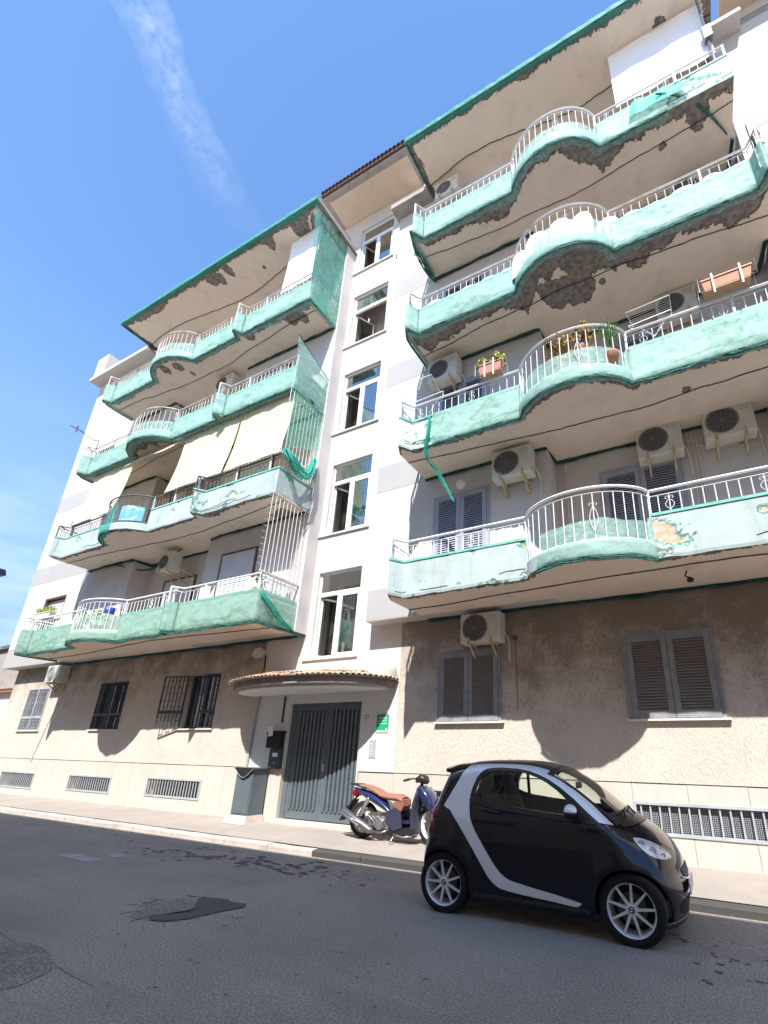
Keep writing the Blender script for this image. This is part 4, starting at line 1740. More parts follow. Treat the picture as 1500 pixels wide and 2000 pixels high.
net_wrap('teal net along the damaged edge of the lowest right balcony, above the louvred window', RX0, RX1, ZS[0], RB, RP, M['net_pale'], GRP,
         gaps=[(RX0 - 1, RB[0] + .25), (RB[1] - .0, 9)], under=.10, seed=1.3, rec=RREC, bulge_h=.36)
net_wrap('mint net round the second right balcony, below the orange flower trough', RX0, RX1, ZS[1], RB, RP, M['net_pale'], GRP, gaps=[(RX0 - 1, RX0 + .75)], under=.12, seed=2.1, rec=RREC, side_left=False)
net_wrap('mint net round the right balcony with white sacks behind its rail', RX0, RX1, ZS[2], RB, RP, M['net_pale'], GRP, under=.20, seed=3.7, rec=RREC, bulge_h=.5)
net_wrap('torn mint net round the uppermost right balcony, beside the white blind', RX0, RX1 - .08, ZS[3], RB, [RX0 + .12], M['net_pale'], GRP, gaps=[(1.05, 9)], under=.22, seed=4.9, rec=RREC)
net_wrap('olive green net covering the lowest left balcony, over the barred windows', LX0, LX1, ZS[0], LB, LP, M['net_olive'], GRP, side_right=True, under=.14, seed=5.5, rec=LREC, bulge_h=.45)
net_wrap('dark green net at the curved front of the awning balcony', LX0, LX1, ZS[1], LB, LP, M['net_teal'], GRP, gaps=[(LX0 - 1, LB[0] - .02), (LB[0] + 1.15, 9)], under=.2, seed=6.2, rec=LREC, bulge_h=.62)
net_wrap('green net on the left balcony directly above the cream awnings', LX0, LX1, ZS[2], LB, LP, M['net_pale'], GRP, side_right=True, under=.30, seed=7.4, rec=LREC, bulge_h=.4)
net_wrap('green net round the uppermost left balcony, under the roof slab', LX0, LX1, ZS[3], LB, LP, M['net_pale'], GRP, side_right=True, under=.22, seed=8.8, rec=LREC, bulge_h=.45)


# ---- roof slabs over the top balconies
def roof_slab(x0, x1, seed, holes, label, amp=.28):
    o = add_empty('roof_overhang', bld, ((x0 + x1) / 2, -1.0, ZROOF))
    z = ZROOF
    yf0 = -1.90
    mb = MB()
    attr = []
    NX, NY = int((x1 - x0) / .04), 44
    rows = []
    for j in range(NY + 1):
        row = []
        for i in range(NX + 1):
            x = x0 + (x1 - x0) * i / NX
            y = yf0 + (.22 - yf0) * j / NY
            dist = y - yf0
            D = amp * (.45 + 1.4 * max(0, fbm(x * .9 + seed, 1.7, 0, 2)) + .6 * max(0, fbm(x * 2.8 + seed, 8.1, 0, 3)))
            dl = min(x - x0, x1 - x) + .02
            D2 = .14 + .25 * max(0, fbm(y * 2, seed, 3))
            w = .5 + max(D - dist, (D2 - dl)) * 2.2 + .2 * fbm(x * 5, y * 5, seed)
            if dist > D + .35 and dl > D2 + .3:
                w = min(w, .3)
            for hx, hy, hr in holes:
                q = math.hypot((x - hx) / 1.0, (y - hy) / 1.35)
                w = max(w, .5 + (hr * (1 + .9 * fbm(x * 3.2, y * 2.2, seed, 5)) - q) * 4)
            w = max(0, min(1, w))
            row.append((x, y, z + (.014 if w > .5 else 0)))
            attr.append(w)
        rows.append(row)
    mb.grid(rows, True)
    mb.build('soffit', M['soffit'], o, attr=attr)
    mb = MB()
    n = int((x1 - x0) / .06)
    fr = [(x0 + (x1 - x0) * i / n) for i in range(n + 1)]
    mb.grid([[(x, yf0 - .004 + .01 * fbm(x * 4, seed), z - .0) for x in fr], [(x, yf0 - .006, z + .16) for x in fr], [(x, -.4, z + .24) for x in fr]])
    for xx in (x0, x1):
        mb.add([(xx, yf0, z), (xx, -.1, z), (xx, -.1, z + .2), (xx, yf0, z + .16)], [(0, 1, 2, 3)])
    mb.build('roof_edge', M['concrete'], o)
    mb = MB()
    q = [(x0 + (x1 - x0) * i / 120, -.75 + .16 * math.sin(i * .07 + seed) + .05 * fbm(i * .2, seed), z - .012) for i in range(121)]
    mb.tube(q, .011, 4)
    mb.build('seam_cord', M['wire'], o)
    t = thing('safety_net', label, 'netting', ((x0 + x1) / 2, yf0, z), GRP)
    mb = MB()
    rows = [[] for _ in range(6)]
    for x in fr:
        und = .07 + .16 * max(0, fbm(x * 1.4 + seed, 3, 0, 4)) + .08 * max(0, fbm(x * 5, seed))
        w1 = .035 * fbm(x * 3, seed + 2) + .02 * fbm(x * 9, seed)
        rows[0].append((x, yf0 + .12, z + .22 + w1))
        rows[1].append((x, yf0 - .03 + w1, z + .20 + .02 * fbm(x * 7, 1)))
        rows[2].append((x, yf0 - .035 + w1, z + .07))
        rows[3].append((x, yf0 - .02 + w1, z - .03 - .02 * abs(fbm(x * 5, 2))))
        rows[4].append((x, yf0 + und * .5, z - .035 - .03 * abs(fbm(x * 4, 5))))
        rows[5].append((x, yf0 + und, z - .015))
    mb.grid(rows)
    ob = mb.build('net_sheet', M['net_dark'], t, smooth=True)
    mb = MB()
    mb.tube([(x, yf0 - .03, z + .0 + .015 * fbm(x * 5, seed)) for x in fr], [.012 + .02 * max(0, .2 + fbm(x * 1.7, seed)) for x in fr], 6)
    mb.tube([(x0 + .02, yf0 + (1.75) * i / 20, z - .01 - .03 * abs(fbm(i * .4, seed))) for i in range(21)], [.03 + .03 * abs(fbm(i * .5, 3)) for i in range(21)], 6)
    mb.build('gathered_edge', M['net_edge'], t)
    return o


roof_slab(-18.2, -8.14, 3.3, [(-9.2, -1.6, .30), (-8.7, -1.3, .22), (-13.3, -1.75, .22), (-13.0, -1.5, .16), (-12.5, -1.6, .14), (-11.3, -1.1, .04), (-10.5, -1.7, .18)], 'dark green net folded over the roof edge of the left wing', .26)
roof_slab(-5.05, 2.35, 9.1, [(1.3, -1.2, .12)], 'dark green net folded over the roof edge of the right wing', .16)

# ---- white blinds under the roof
def sheet_hang(name, label, cat, x0, x1, y0, z0, y1, z1, m, sag=.02, group=None, scallop=False, nx=60, wave=.01):
    t = thing(name, label, cat, ((x0 + x1) / 2, y1, z1), group)
    mb = MB()
    rows = []
    NYr = 16
    for j in range(NYr + 1):
        v = j / NYr
        row = []
        for i in range(nx + 1):
            u = i / nx
            x = x0 + (x1 - x0) * u
            y = y0 + (y1 - y0) * v + sag * math.sin(v * math.pi) + wave * math.sin(u * 14 + v * 3)
            z = z0 + (z1 - z0) * v
            if scallop and j == NYr:
                z -= .03 * abs(math.sin(u * (x1 - x0) / .13 * math.pi))
            row.append((x, y, z))
        rows.append(row)
    mb.grid(rows)
    mb.build('cloth', m, t, smooth=True)
    mb = MB()
    mb.tube([(x0 - .03, y0 + .02, z0 + .03), (x1 + .03, y0 + .02, z0 + .03)], .035, 8)
    mb.build('roller_tube', M['ac_white'], t)
    return t


sheet_hang('roll_blind', 'wide white blind under the roof at the right end of the top balcony', 'blind', .17, 2.10, -1.22, ZROOF - .06, -1.30, 14.85, M['white_sheet'])
sheet_hang('roll_blind', 'small white blind under the roof beside the tall green net', 'blind', -9.80, -8.52, -1.30, ZROOF - .06, -1.36, 14.7, M['white_sheet'])
# ---- cream striped awnings on the second floor
AG = 'cream striped awnings let down on the second floor'
AZ = ZS[2] - .03
for x0, x1, lb in ((-17.75, -15.45, 'cream striped awning at the far left of the second floor, over the dark rail'),
                   (-12.85, -10.46, 'cream striped awning in the middle, left of the awning by the cage bars'),
                   (-10.38, -8.36, 'cream striped awning next to the barred side of the second floor')):
    t = sheet_hang('awning', lb, 'awning', x0, x1, -1.34, AZ - .05, -1.56, 8.38, M['awning'], .04, AG, True)
    MB().tube([(x0, -1.56, 8.39), (x1, -1.56, 8.39)], .014, 6).build('bottom_bar', M['white_paint'], t)
t = sheet_hang('awning', 'rolled up cream awning with scalloped edge above the orange boxes', 'awning', -15.40, -12.90, -1.36, AZ - .05, -1.60, 9.98, M['awning'], .0, AG, True)


# ---- security bars on the right hand side of the left balconies
def cage(z0, z1, m, label, n=14, front=True):
    o = thing('security_bars', label, 'security bars', (LX1, -.8, z0), 'tall bars closing the sides of the left balconies')
    mb = MB()
    x = LX1 + .02
    mb.box(x - .02, x + .02, -1.58, -.03, z0 - .02, z0 + .02)
    mb.box(x - .015, x + .015, -1.58, -.03, z1 - .05, z1 - .02)
    mb.build('frame', m, o)
    b = MB()
    b.tube([(0, 0, z0 + .02), (0, 0, z1 - .04)], .0085, 5)
    me = mesh_of(b, 'bar', m)
    copies('bar', me, m, [(x, -1.56 + 1.5 * i / (n - 1), 0) for i in range(n)], o)
    if front:
        mb = MB()
        for k_ in range(12):
            zz = z0 + .15 + (z1 - z0 - .3) * k_ / 11
            mb.tube([(x, -1.57, zz), (x - .09, -1.62, zz + .03)], .004, 4)
        mb.build('spikes', m, o)['kind'] = 'stuff'
    return o


cage(5.27, ZS[1], M['rusty_white'], 'rusty white bars standing on the side rail of the lowest left balcony')
cage(7.28 + 1.105, ZS[2], M['white_paint'], 'white bars beside the last cream awning', front=False)
# aluminium lattice behind the big net
o = thing('side_lattice', 'metal lattice behind the tall green net at the top left balcony', 'lattice', (LX1, -.8, ZS[3]))
mb = MB()
x = LX1 + .01
for yy in (-1.52, -1.12, -.75, -.4, -.06):
    mb.box(x - .012, x + .012, yy - .012, yy + .012, ZS[3] + .7, ZROOF)
for zz in (14.6, 14.75, 15.35, 15.5, 16.1, 16.25, 16.7):
    mb.box(x - .01, x + .01, -1.52, -.06, zz - .01, zz + .01)
mb.build('lattice_bars', M['gate'], o)


def net_panel(label, corners, m, seed, cols=26, rws=26, amp=.05, cat='netting'):
    t = thing('net_panel', label, cat, corners[0], None)
    A, B, C_, D = [Vector(c) for c in corners]       # top-left, top-right, bottom-right, bottom-left
    mb = MB()
    rows = []
    for j in range(rws + 1):
        v = j / rws
        row = []
        for i in range(cols + 1):
            u = i / cols
            p = (A * (1 - u) + B * u) * (1 - v) + (D * (1 - u) + C_ * u) * v
            q = amp * fbm(u * 3 + seed, v * 3, 0, 4) * (math.sin(u * math.pi) * .6 + .4)
            row.append((p.x + q, p.y + q * .3, p.z - amp * .6 * math.sin(u * math.pi) * (1 if 0 < j else 1)))
        rows.append(row)
    mb.grid(rows)
    mb.build('net_sheet', m, t, smooth=True)
    mb = MB()
    mb.tube([A, (A + B) / 2 + Vector((0, 0, -.03)), B], .012, 5)
    mb.tube([B, C_], .012, 5)
    mb.build('border_rope', M['net_edge'], t)
    return t


net_panel('tall green net closing the right side of the top left balcony', [(LX1 + .06, -1.9, ZROOF + .12), (LX1 + .06, -.10, ZROOF + .05), (LX1 + .04, -.02, ZS[3] - .02), (LX1 + .05, -1.52, ZS[3] + .02)], M['net_side'], 2.2, amp=.08)
net_panel('green net panel with a pale upper strip beside the third floor balcony', [(LX1 + .06, -1.66, ZS[2] + 1.62), (LX1 + .06, .0, ZS[2] + .98), (LX1 + .05, -.02, ZS[2] - .15), (LX1 + .05, -1.5, ZS[2] - .1)], M['net_pale'], 4.2, amp=.04)
net_panel('green net hung over the white bars beside the last awning', [(LX1 + .07, -1.55, ZS[2] - .1), (LX1 + .07, -.02, ZS[2] - .12), (LX1 + .06, -.02, 9.35), (LX1 + .06, -1.50, 8.55)], net_mat('net_thin', (.16, .62, .50), .34), 6.2, amp=.04)


def net_bundle(label, pts, r, m, seed):
    t = thing('hanging_net', label, 'netting', pts[0], 'loose bunches of torn net')
    mb = MB()
    for k_ in range(11):
        q = []
        ph = k_ * 1.7
        for i, p in enumerate(pts):
            u = i / (len(pts) - 1)
            rr = r * (.35 + .8 * math.sin(u * math.pi)) if len(pts) > 2 else r
            q.append((p[0] + rr * math.sin(ph + u * 2.2) + .02 * fbm(u * 5, k_, seed), p[1] + rr * math.cos(ph * 1.3 + u * 3), p[2] + rr * .4 * math.sin(ph * 2 + u * 3)))
        mb.tube(q, [r * .24 * (.6 + .8 * abs(fbm(i * .7, k_, seed))) for i in range(len(q))], 5)
    mb.build('bunched_strands', m, t, smooth=True)
    return t


def smooth_line(ctrl, n=26):
    c = [Vector(p) for p in ctrl]
    out = []
    for i in range(n + 1):
        s = i / n * (len(c) - 1)
        k_ = min(int(s), len(c) - 2)
        u = s - k_
        p0, p1, p2, p3 = c[max(k_ - 1, 0)], c[k_], c[k_ + 1], c[min(k_ + 2, len(c) - 1)]
        out.append(tuple(.5 * ((2 * p1) + (-p0 + p2) * u + (2 * p0 - 5 * p1 + 4 * p2 - p3) * u * u + (-p0 + 3 * p1 - 3 * p2 + p3) * u ** 3)))
    return out


net_bundle('bright teal net bunched at the corner of the awning balcony', smooth_line([(LX1 + .1, -1.50, 8.45), (LX1 + .25, -1.42, 8.2), (LX1 + .25, -1.15, 8.0), (LX1 + .18, -.75, 8.1), (LX1 + .12, -.55, 8.75)]), .10, M['net_teal'], 1.0)
net_bundle('teal net gathered down the side of the lowest left balcony', smooth_line([(LX1 - .02, -1.50, 4.85), (LX1 + .12, -1.25, 4.55), (LX1 + .10, -.85, 4.3), (LX1 + .05, -.4, 4.15)]), .055, M['net_teal'], 2.0)
net_bundle('thin torn net hanging from the left end of the second right balcony', smooth_line([(-4.10, -1.56, 7.95), (-4.13, -1.56, 7.5), (-4.2, -1.45, 7.1), (-4.05, -1.2, 6.75), (-3.75, -1.1, 6.1)]), .035, M['net_teal'], 3.0)
net_bundle('dark net gathered along the left end of the top right balcony', smooth_line([(RX0 - .05, -1.6, 13.9), (RX0 - .02, -1.2, 13.5), (RX0, -.8, 13.42), (RX0 + .05, -.45, 13.4)]), .07, M['net_edge'], 4.0)
net_bundle('loose net hanging like a sail from the top right balcony', smooth_line([(.9, -1.62, 14.0), (1.3, -1.5, 13.75), (1.7, -1.2, 13.5), (2.1, -.55, 13.5)]), .022, M['net_edge'], 5.0)
o = thing('hanging_net', 'bright teal flap of torn net on the top right balcony', 'netting', (1.0, -1.55, 14.0), 'loose bunches of torn net')
mb = MB()
mb.grid([[(.45 + .9 * i / 12, -1.56 - .03 * math.sin(i), 14.26 - .12 * (i / 12) - .01 * (i % 2)) for i in range(13)], [(.35 + 1.15 * i / 12, -1.60 - .05 * abs(fbm(i * .6, 2)), 13.75 + .12 * fbm(i * .5, 1)) for i in range(13)]])
mb.build('net_sheet', M['net_teal'], o, smooth=True)
# dark net sagging below the recess of the awning balcony
net_bundle('dark net sagging from the ceiling over the lowest left balcony', smooth_line([(-17.4, -.5, 7.24), (-16.6, -.45, 7.2), (-15.9, -.3, 6.98), (-15.2, -.1, 6.95), (-14.5, -.2, 7.12), (-13.4, -.35, 7.22)]), .03, M['net_rope'], 6.0)

# ================================================================== THINGS ON THE FACADE
M['fan_guard'] = mat('fan_guard', (.26, .24, .23), .5, .1, 3, 0, 60)


def ac_unit(x0, x1, z0, z1, yf, yw, label, m=None, old=False, brand=False, yellow=True):
    m = m or M['ac_white']
    t = thing('air_conditioner', label, 'air conditioner', ((x0 + x1) / 2, yw, z0), 'air conditioner outdoor units on the facade')
    mb = MB()
    d = yf + .30
    c = .015
    # casing with chamfered front edge
    mb.hexa([(x0 + c, yf, z0 + c), (x1 - c, yf, z0 + c), (x1, yf + c, z0), (x0, yf + c, z0),
             (x0 + c, yf, z1 - c), (x1 - c, yf, z1 - c), (x1, yf + c, z1), (x0, yf + c, z1)])
    mb.box(x0, x1, yf + c, d, z0, z1)
    mb.build('casing', m, t)
    w = x1 - x0
    r = min((z1 - z0) * .42, w * .30)
    cx, cz = x0 + w * .04 + r + .03, (z0 + z1) / 2
    mb = MB()
    n = 32
    mb.add([(cx + r * math.cos(2 * math.pi * i / n), yf - .003, cz + r * math.sin(2 * math.pi * i / n)) for i in range(n)], [tuple(range(n))])
    mb.build('fan_opening', M['ac_dark'], t)
    mb = MB()
    for k_ in range(1, 8):
        rr = r * k_ / 7.5
        mb.tube([(cx + rr * math.cos(2 * math.pi * i / 28), yf - .012, cz + rr * math.sin(2 * math.pi * i / 28)) for i in range(29)], .0042, 4, False)
    for k_ in range(6):
        a = math.pi * k_ / 6
        mb.tube([(cx - r * math.cos(a), yf - .014, cz - r * math.sin(a)), (cx + r * math.cos(a), yf - .014, cz + r * math.sin(a))], .0035, 4)
    mb.lathe([(r, yf - .002), (r + .018, yf - .012), (r + .03, yf - .001)], (cx, 0, cz), 'y', 32)
    mb.build('fan_guard', M['fan_guard'] if not old else M['ac_old'], t)
    mb = MB()
    for k_ in range(3):
        mb.box(x1 - w * .30, x1 - w * .06, yf - .004, yf - .001, z1 - .10 - .05 * k_, z1 - .085 - .05 * k_)
    mb.build('label_strip', M['plate_grey'], t)
    if brand:
        MB().box(x1 - .22, x1 - .05, yf - .006, yf - .001, z1 - .10, z1 - .035).build('brand_tag', M['red_tag'], t)
        text('TCL', .062, (x1 - .135, yf - .008, z1 - .09), M['sign_white'], t)
    for bx in (x0 + w * .22, x0 + w * .78):
        mb = MB()
        mb.box(bx - .018, bx + .018, yf - .03, yw, z0 - .03, z0 - .002)
        mb.box(bx - .018, bx + .018, yw - .012, yw + .004, z0 - .28, z0 + .05)
        mb.hexa([(bx - .014, yf + .03, z0 - .035), (bx + .014, yf + .03, z0 - .035), (bx + .014, yf + .06, z0 - .03), (bx - .014, yf + .06, z0 - .03),
                 (bx - .014, yw - .02, z0 - .26), (bx + .014, yw - .02, z0 - .26), (bx + .014, yw - .0, z0 - .24), (bx - .014, yw - .0, z0 - .24)])
        mb.box(bx - .016, bx + .016, yf - .028, yf - .004, z0 - .03, z0 + .10)
        mb.build('bracket', M['bracket'], t)
    mb = MB()
    mb.tube([(x1, yf + .2, z0 + .2), (x1 + .05, yf + .25, z0 + .12), (x1 + .07, yw - .02, z0 + .0), (x1 + .07, yw - .02, z0 - .35)], .014, 6)
    mb.build('pipe', M['ac_white'], t)
    return t


ac_unit(-3.95, -3.15, 3.50, 4.06, -.35, -.02, 'air conditioner hanging above the left louvred window on the ground floor wall')
ac_unit(-3.08, -2.28, 6.60, 7.21, -.80, YW, 'air conditioner over the first floor balcony, left of the recess')
ac_unit(-.43, .34, 6.69, 7.37, -.15, .2, 'air conditioner above the grey louvred balcony door on the right')
ac_unit(.69, 1.47, 6.74, 7.39, -.15, .2, 'air conditioner with a small red tag, right of the louvred balcony door', brand=True)
ac_unit(1.72, 2.24, 6.62, 7.30, -.15, .2, 'air conditioner cut by the right edge of the photograph on the first floor')
ac_unit(-4.67, -3.93, 9.62, 10.25, -.80, YW, 'air conditioner high in the left corner over the flower pot')
ac_unit(.28, 1.02, 9.75, 10.39, -.15, .2, 'air conditioner behind the clothes rack on the second right balcony')
ac_unit(.95, 1.75, 12.85, 13.42, -.15, .2, 'air conditioner in the deep shade over the white sacks')
ac_unit(-4.72, -4.02, 16.22, 16.80, -.80, YW, 'air conditioner under the roof at the left end of the top right balcony')
ac_unit(-13.28, -12.45, 12.87, 13.42, -.62, .2, 'air conditioner on the left wing, under the uppermost balcony')
ac_unit(-14.10, -13.45, 6.50, 7.10, -.55, .2, 'air conditioner with a tan casing in the lowest left recess')
ac_unit(-19.22, -18.42, 3.50, 4.05, -.35, -.02, 'weathered air conditioner at the far left above the grey barred window', M['ac_old'], True)

# round lamp, ball lamp, meters, pipes
o = thing('wall_lamp', 'round white wall lamp over the blue louvred door', 'lamp', (-3.9, YW, 7.0))
MB().lathe([(0, YW - .10), (.07, YW - .09), (.11, YW - .05), (.12, YW)], (-3.95, 0, 6.93), 'y', 20).build('lamp_glass', M['white_sheet'], o, True)
o = thing('alarm_box', 'white hexagonal alarm box high beside the stair window', 'alarm box', (-9.6, -.02, 3.8))
mb = MB()
mb.prism([(-9.66 + .19 * math.cos(R_(60 * i + 10)), 3.80 + .15 * math.sin(R_(60 * i + 10))) for i in range(6)], -.13, -.02, 'y')
mb.build('box_cover', M['ac_white'], o)
mb = MB()
mb.tube([(-9.45, -.05, 3.75), (-9.42, -.045, 3.0), (-9.42, -.045, 2.75)], .018, 6)
tag(mb.build('dark_cable', M['wire']), 'dark cable running down from the white alarm box to the canopy', 'cable')
mb = MB()
mb.tube([(-9.44, -.06, 2.74), (-9.47, -.06, 2.0), (-9.50, -.06, 1.1)], .028, 8)
tag(mb.build('downpipe', M['grille_grey']), 'grey downpipe from the left end of the canopy to the cabinet', 'pipe')
mb = MB()
mb.box(-8.62, -8.585, -.05, -.026, 2.15, 2.72)
tag(mb.build('cable_duct', M['black']), 'short black cable duct left of the gate, under the canopy', 'cable duct')

o = thing('mailbox', 'black mailbox with letters sticking out, left of the gate', 'mailbox', (-8.62, -.03, 1.55))
mb = MB()
mb.box(-8.86, -8.46, -.17, -.027, 1.60, 1.90)
mb.hexa([(-8.88, -.19, 1.90), (-8.44, -.19, 1.90), (-8.44, -.027, 1.90), (-8.88, -.027, 1.90), (-8.88, -.17, 1.93), (-8.44, -.17, 1.93), (-8.44, -.027, 1.97), (-8.88, -.027, 1.97)])
mb.build('box_body', M['black'], o)
MB().hexa([(-8.80, -.20, 1.84), (-8.68, -.21, 1.86), (-8.67, -.19, 1.86), (-8.79, -.18, 1.84), (-8.84, -.19, 2.04), (-8.72, -.20, 2.06), (-8.71, -.18, 2.06), (-8.83, -.17, 2.04)]).build('letters', M['sign_white'], o)
o = thing('intercom_box', 'dark metal box with small white stickers under the mailbox', 'box', (-8.6, -.03, 1.2))
MB().box(-8.78, -8.44, -.11, -.027, 1.19, 1.585).build('box_body', M['grille_dark'], o)
MB().box(-8.68, -8.53, -.116, -.111, 1.42, 1.50).build('sticker', M['sign_white'], o)
text('11', .07, (-8.60, -.114, 1.27), M['sign_white'], o)

o = thing('sale_sign', 'green sale sign with white lettering right of the gate', 'sign', (-5.83, -.03, 2.1))
MB().box(-5.98, -5.69, -.036, -.027, 1.915, 2.275).build('board', M['sign_green'], o)
text('VENDE', .062, (-5.835, -.038, 2.175), M['sign_white'], o)
text('APPARTAMENTO', .028, (-5.835, -.038, 2.13), M['sign_white'], o)
MB().box(-5.94, -5.73, -.038, -.0365, 2.085, 2.095).build('white_line', M['sign_white'], o)
MB().box(-5.97, -5.70, -.038, -.0365, 1.925, 1.955).build('white_line', M['sign_white'], o)
MB().box(-5.76, -5.72, -.038, -.0365, 1.97, 2.0).build('white_mark', M['sign_white'], o)
o = thing('doorbell_plate', 'grey doorbell plate on the white wall below the green sign', 'doorbell', (-6.04, -.03, 1.6))
MB().box(-6.12, -5.96, -.036, -.027, 1.44, 1.785).build('plate', M['plate_grey'], o)
mb = MB()
for k_ in range(5):
    mb.box(-6.07, -6.05, -.04, -.036, 1.50 + .05 * k_, 1.515 + .05 * k_)
mb.build('buttons', M['sign_white'], o)
o = thing('house_number', 'small brown house number 37 right of the gate', 'number', (-6.24, -.03, 2.2))
text('37', .125, (-6.24, -.03, 2.185), M['number'], o, 'digits')
# faint remains of lettering above the canopy
o = thing('faded_lettering', 'faded remains of grey lettering on the wall above the canopy', 'lettering', (-7.4, -.02, 3.4))
text('ANTO . I A', .16, (-7.35, -.023, 3.33), M['band_wall'], o, 'letters')

# utility cabinet
o = thing('utility_cabinet', 'grey street cabinet with a drooping black cover beside the gate', 'cabinet', (-8.95, -.25, .13))
cx0, cx1, cy0, cy1 = -9.30, -8.80, -.45, -.06
mb = MB()
cc = .03
mb.hexa([(cx0, cy0, .26), (cx1, cy0, .26), (cx1, cy1, .26), (cx0, cy1, .26), (cx0, cy0, 1.16), (cx1, cy0, 1.16), (cx1, cy1, 1.16), (cx0, cy1, 1.16)])
mb.build('cabinet_body', M['gate'], o)
mb = MB()
mb.box(cx0 + .03, cx1 - .03, cy0 - .012, cy0 - .001, .30, .98)
mb.build('cabinet_door', M['gate'], o)
MB().box(cx0 - .03, cx1 + .03, cy0 - .04, cy1 + .02, 1.162, 1.19).build('cabinet_roof', M['gate'], o)
mb = MB()
pts = [(cx0 - .03 + (cx1 - cx0 + .06) * i / 16, 1.165 - .17 * math.sin(math.pi * i / 16) ** 1.3) for i in range(17)]
mb.prism([(cx1 + .03, 1.186), (cx0 - .03, 1.186)] + pts, cy0 - .055, cy0 - .042, 'y')
mb.build('black_cover', M['black'], o)
MB().tube([(p[0], cy0 - .05, p[1]) for p in pts], .008, 5).build('cover_rim', M['plate_grey'], o)
mb = MB()
mb.hexa([(cx0 - .1, cy0 - .12, .11), (cx1 + .08, cy0 - .12, .11), (cx1 + .08, cy1, .11), (cx0 - .1, cy1, .11), (cx0 - .02, cy0 - .03, .26), (cx1 + .02, cy0 - .03, .26), (cx1 + .02, cy1, .26), (cx0 - .02, cy1, .26)])
mb.build('concrete_base', M['kerb_pale'], o)


# ---- plants
def leaves(mb, c, r, n, size, seed=0, up=.4, spiky=False):
    rnd = random.Random(seed)
    for i in range(n):
        a, b = rnd.uniform(0, 6.28), rnd.uniform(-.4, 1.3)
        d = Vector((math.cos(a) * math.cos(b), math.sin(a) * math.cos(b), math.sin(b)))
        if spiky:
            base = Vector(c)
            tip = base + d * r * rnd.uniform(.7, 1.2) + Vector((0, 0, r * up))
            mid = (base + tip) / 2 + Vector((0, 0, r * .15))
            w = d.cross(Vector((0, 0, 1)))
            w = (w.normalized() if w.length > .01 else Vector((1, 0, 0))) * size
            mb.add([base - w, base + w, mid + w * .8, mid - w * .8, tip], [(0, 1, 2, 3), (3, 2, 4)])
        else:
            p = Vector(c) + d * r * rnd.uniform(.3, 1)
            t1 = Vector((rnd.uniform(-1, 1), rnd.uniform(-1, 1), rnd.uniform(-.5, 1))).normalized() * size
            t2 = t1.cross(d).normalized() * size * .6
            mb.add([p, p + t1 * .5 + t2, p + t1 * 1.2, p + t1 * .5 - t2], [(0, 1, 2, 3)])


def trough(x0, x1, y, z, m, label, plant=None, seed=1, frame=True):
    o = thing('flower_trough', label, 'flower trough', ((x0 + x1) / 2, y, z), 'flower troughs on the balcony rails')
    mb = MB()
    h = .19
    a, b = .10, .075
    mb.hexa([(x0 + .03, y - b, z), (x1 - .03, y - b, z), (x1 - .03, y + b, z), (x0 + .03, y + b, z), (x0, y - a, z + h), (x1, y - a, z + h), (x1, y + a, z + h), (x0, y + a, z + h)])
    mb.box(x0 - .012, x1 + .012, y - a - .012, y + a + .012, z + h, z + h + .03)
    mb.build('trough_body', m, o)
    if frame:
        mb = MB()
        for yy in (y - a - .02, y + a + .02):
            mb.tube([(x0 - .05, yy, z - .02), (x0 - .05, yy, z + .26), (x1 + .05, yy, z + .26), (x1 + .05, yy, z - .02), (x0 - .05, yy, z - .02)], .006, 4)
        for xx in (x0 + .15, x1 - .15):
            mb.box(xx - .012, xx + .012, y - a - .03, y - a - .022, z - .12, z + .28)
        mb.build('wire_holder', M['white_paint'], o)
    if plant:
        mb = MB()
        for k_ in range(5):
            leaves(mb, (x0 + (x1 - x0) * (k_ + .5) / 5, y, z + .28 + .03 * (k_ % 2)), .15, 60, .055, seed + k_)
        mb.build('foliage', M[plant], o)
    return o


trough(-2.98, -2.50, -1.58, ZS[1] + 1.12, M['terracotta_pot'], 'terracotta trough with yellow green succulents on the second right balcony rail', 'leaf_yellow', 3)
trough(.92, 1.60, -1.62, ZS[1] + 1.13, M['box_orange'], 'empty orange trough in a white wire holder at the far right', None, 3)
# plants inside the bulges
def potted(label, x, y, z, m, r, n, size, seed, spiky=False, pm='terracotta_pot', up=.4):
    o = thing('potted_plant', label, 'plant', (x, y, z), 'potted plants on the balconies')
    MB().lathe([(0, z), (.10, z), (.13, z + .2), (.14, z + .22), (.11, z + .22), (0, z + .2)], (x, y, 0), 'z', 14).build('pot', M[pm], o, True)
    mb = MB()
    mb.tube([(x, y, z + .2), (x + .01, y, z + .2 + r)], .012, 5)
    mb.build('stem', M['wire'], o)
    mb = MB()
    leaves(mb, (x, y, z + .25 + r * .8), r, n, size, seed, up, spiky)
    mb.build('foliage', M[m], o)
    return o


zb2 = ZS[1] + .22
potted('yellow flowering plant behind the curved rail of the second right balcony', -1.35, -1.72, zb2 + .25, 'flower', .30, 220, .05, 5)
potted('tall orange yellow flowering plant, highest in the curved rail', -1.0, -1.70, zb2 + .42, 'flower', .26, 200, .05, 6)
potted('spiky pale green plant right of the yellow flowers', -.55, -1.66, zb2 + .12, 'leaf_pale', .32, 60, .012, 7, True)
potted('dark leafy plant in the curved front of the lowest left balcony', -14.8, -1.75, ZS[0] + .22, 'leaf_green', .24, 120, .05, 8)
potted('bright green plant at the right of the curved lowest left balcony', -14.1, -1.7, ZS[0] + .22, 'leaf_pale', .24, 120, .05, 9)
potted('green plant at the barred corner of the lowest left balcony', -8.6, -1.30, ZS[0] + .60, 'leaf_green', .22, 110, .04, 10)
trough(-20.7, -19.6, -.56, 5.72, M['ac_white'], 'small trough of low green plants on the brown framed window sill', 'leaf_yellow', 12, False)
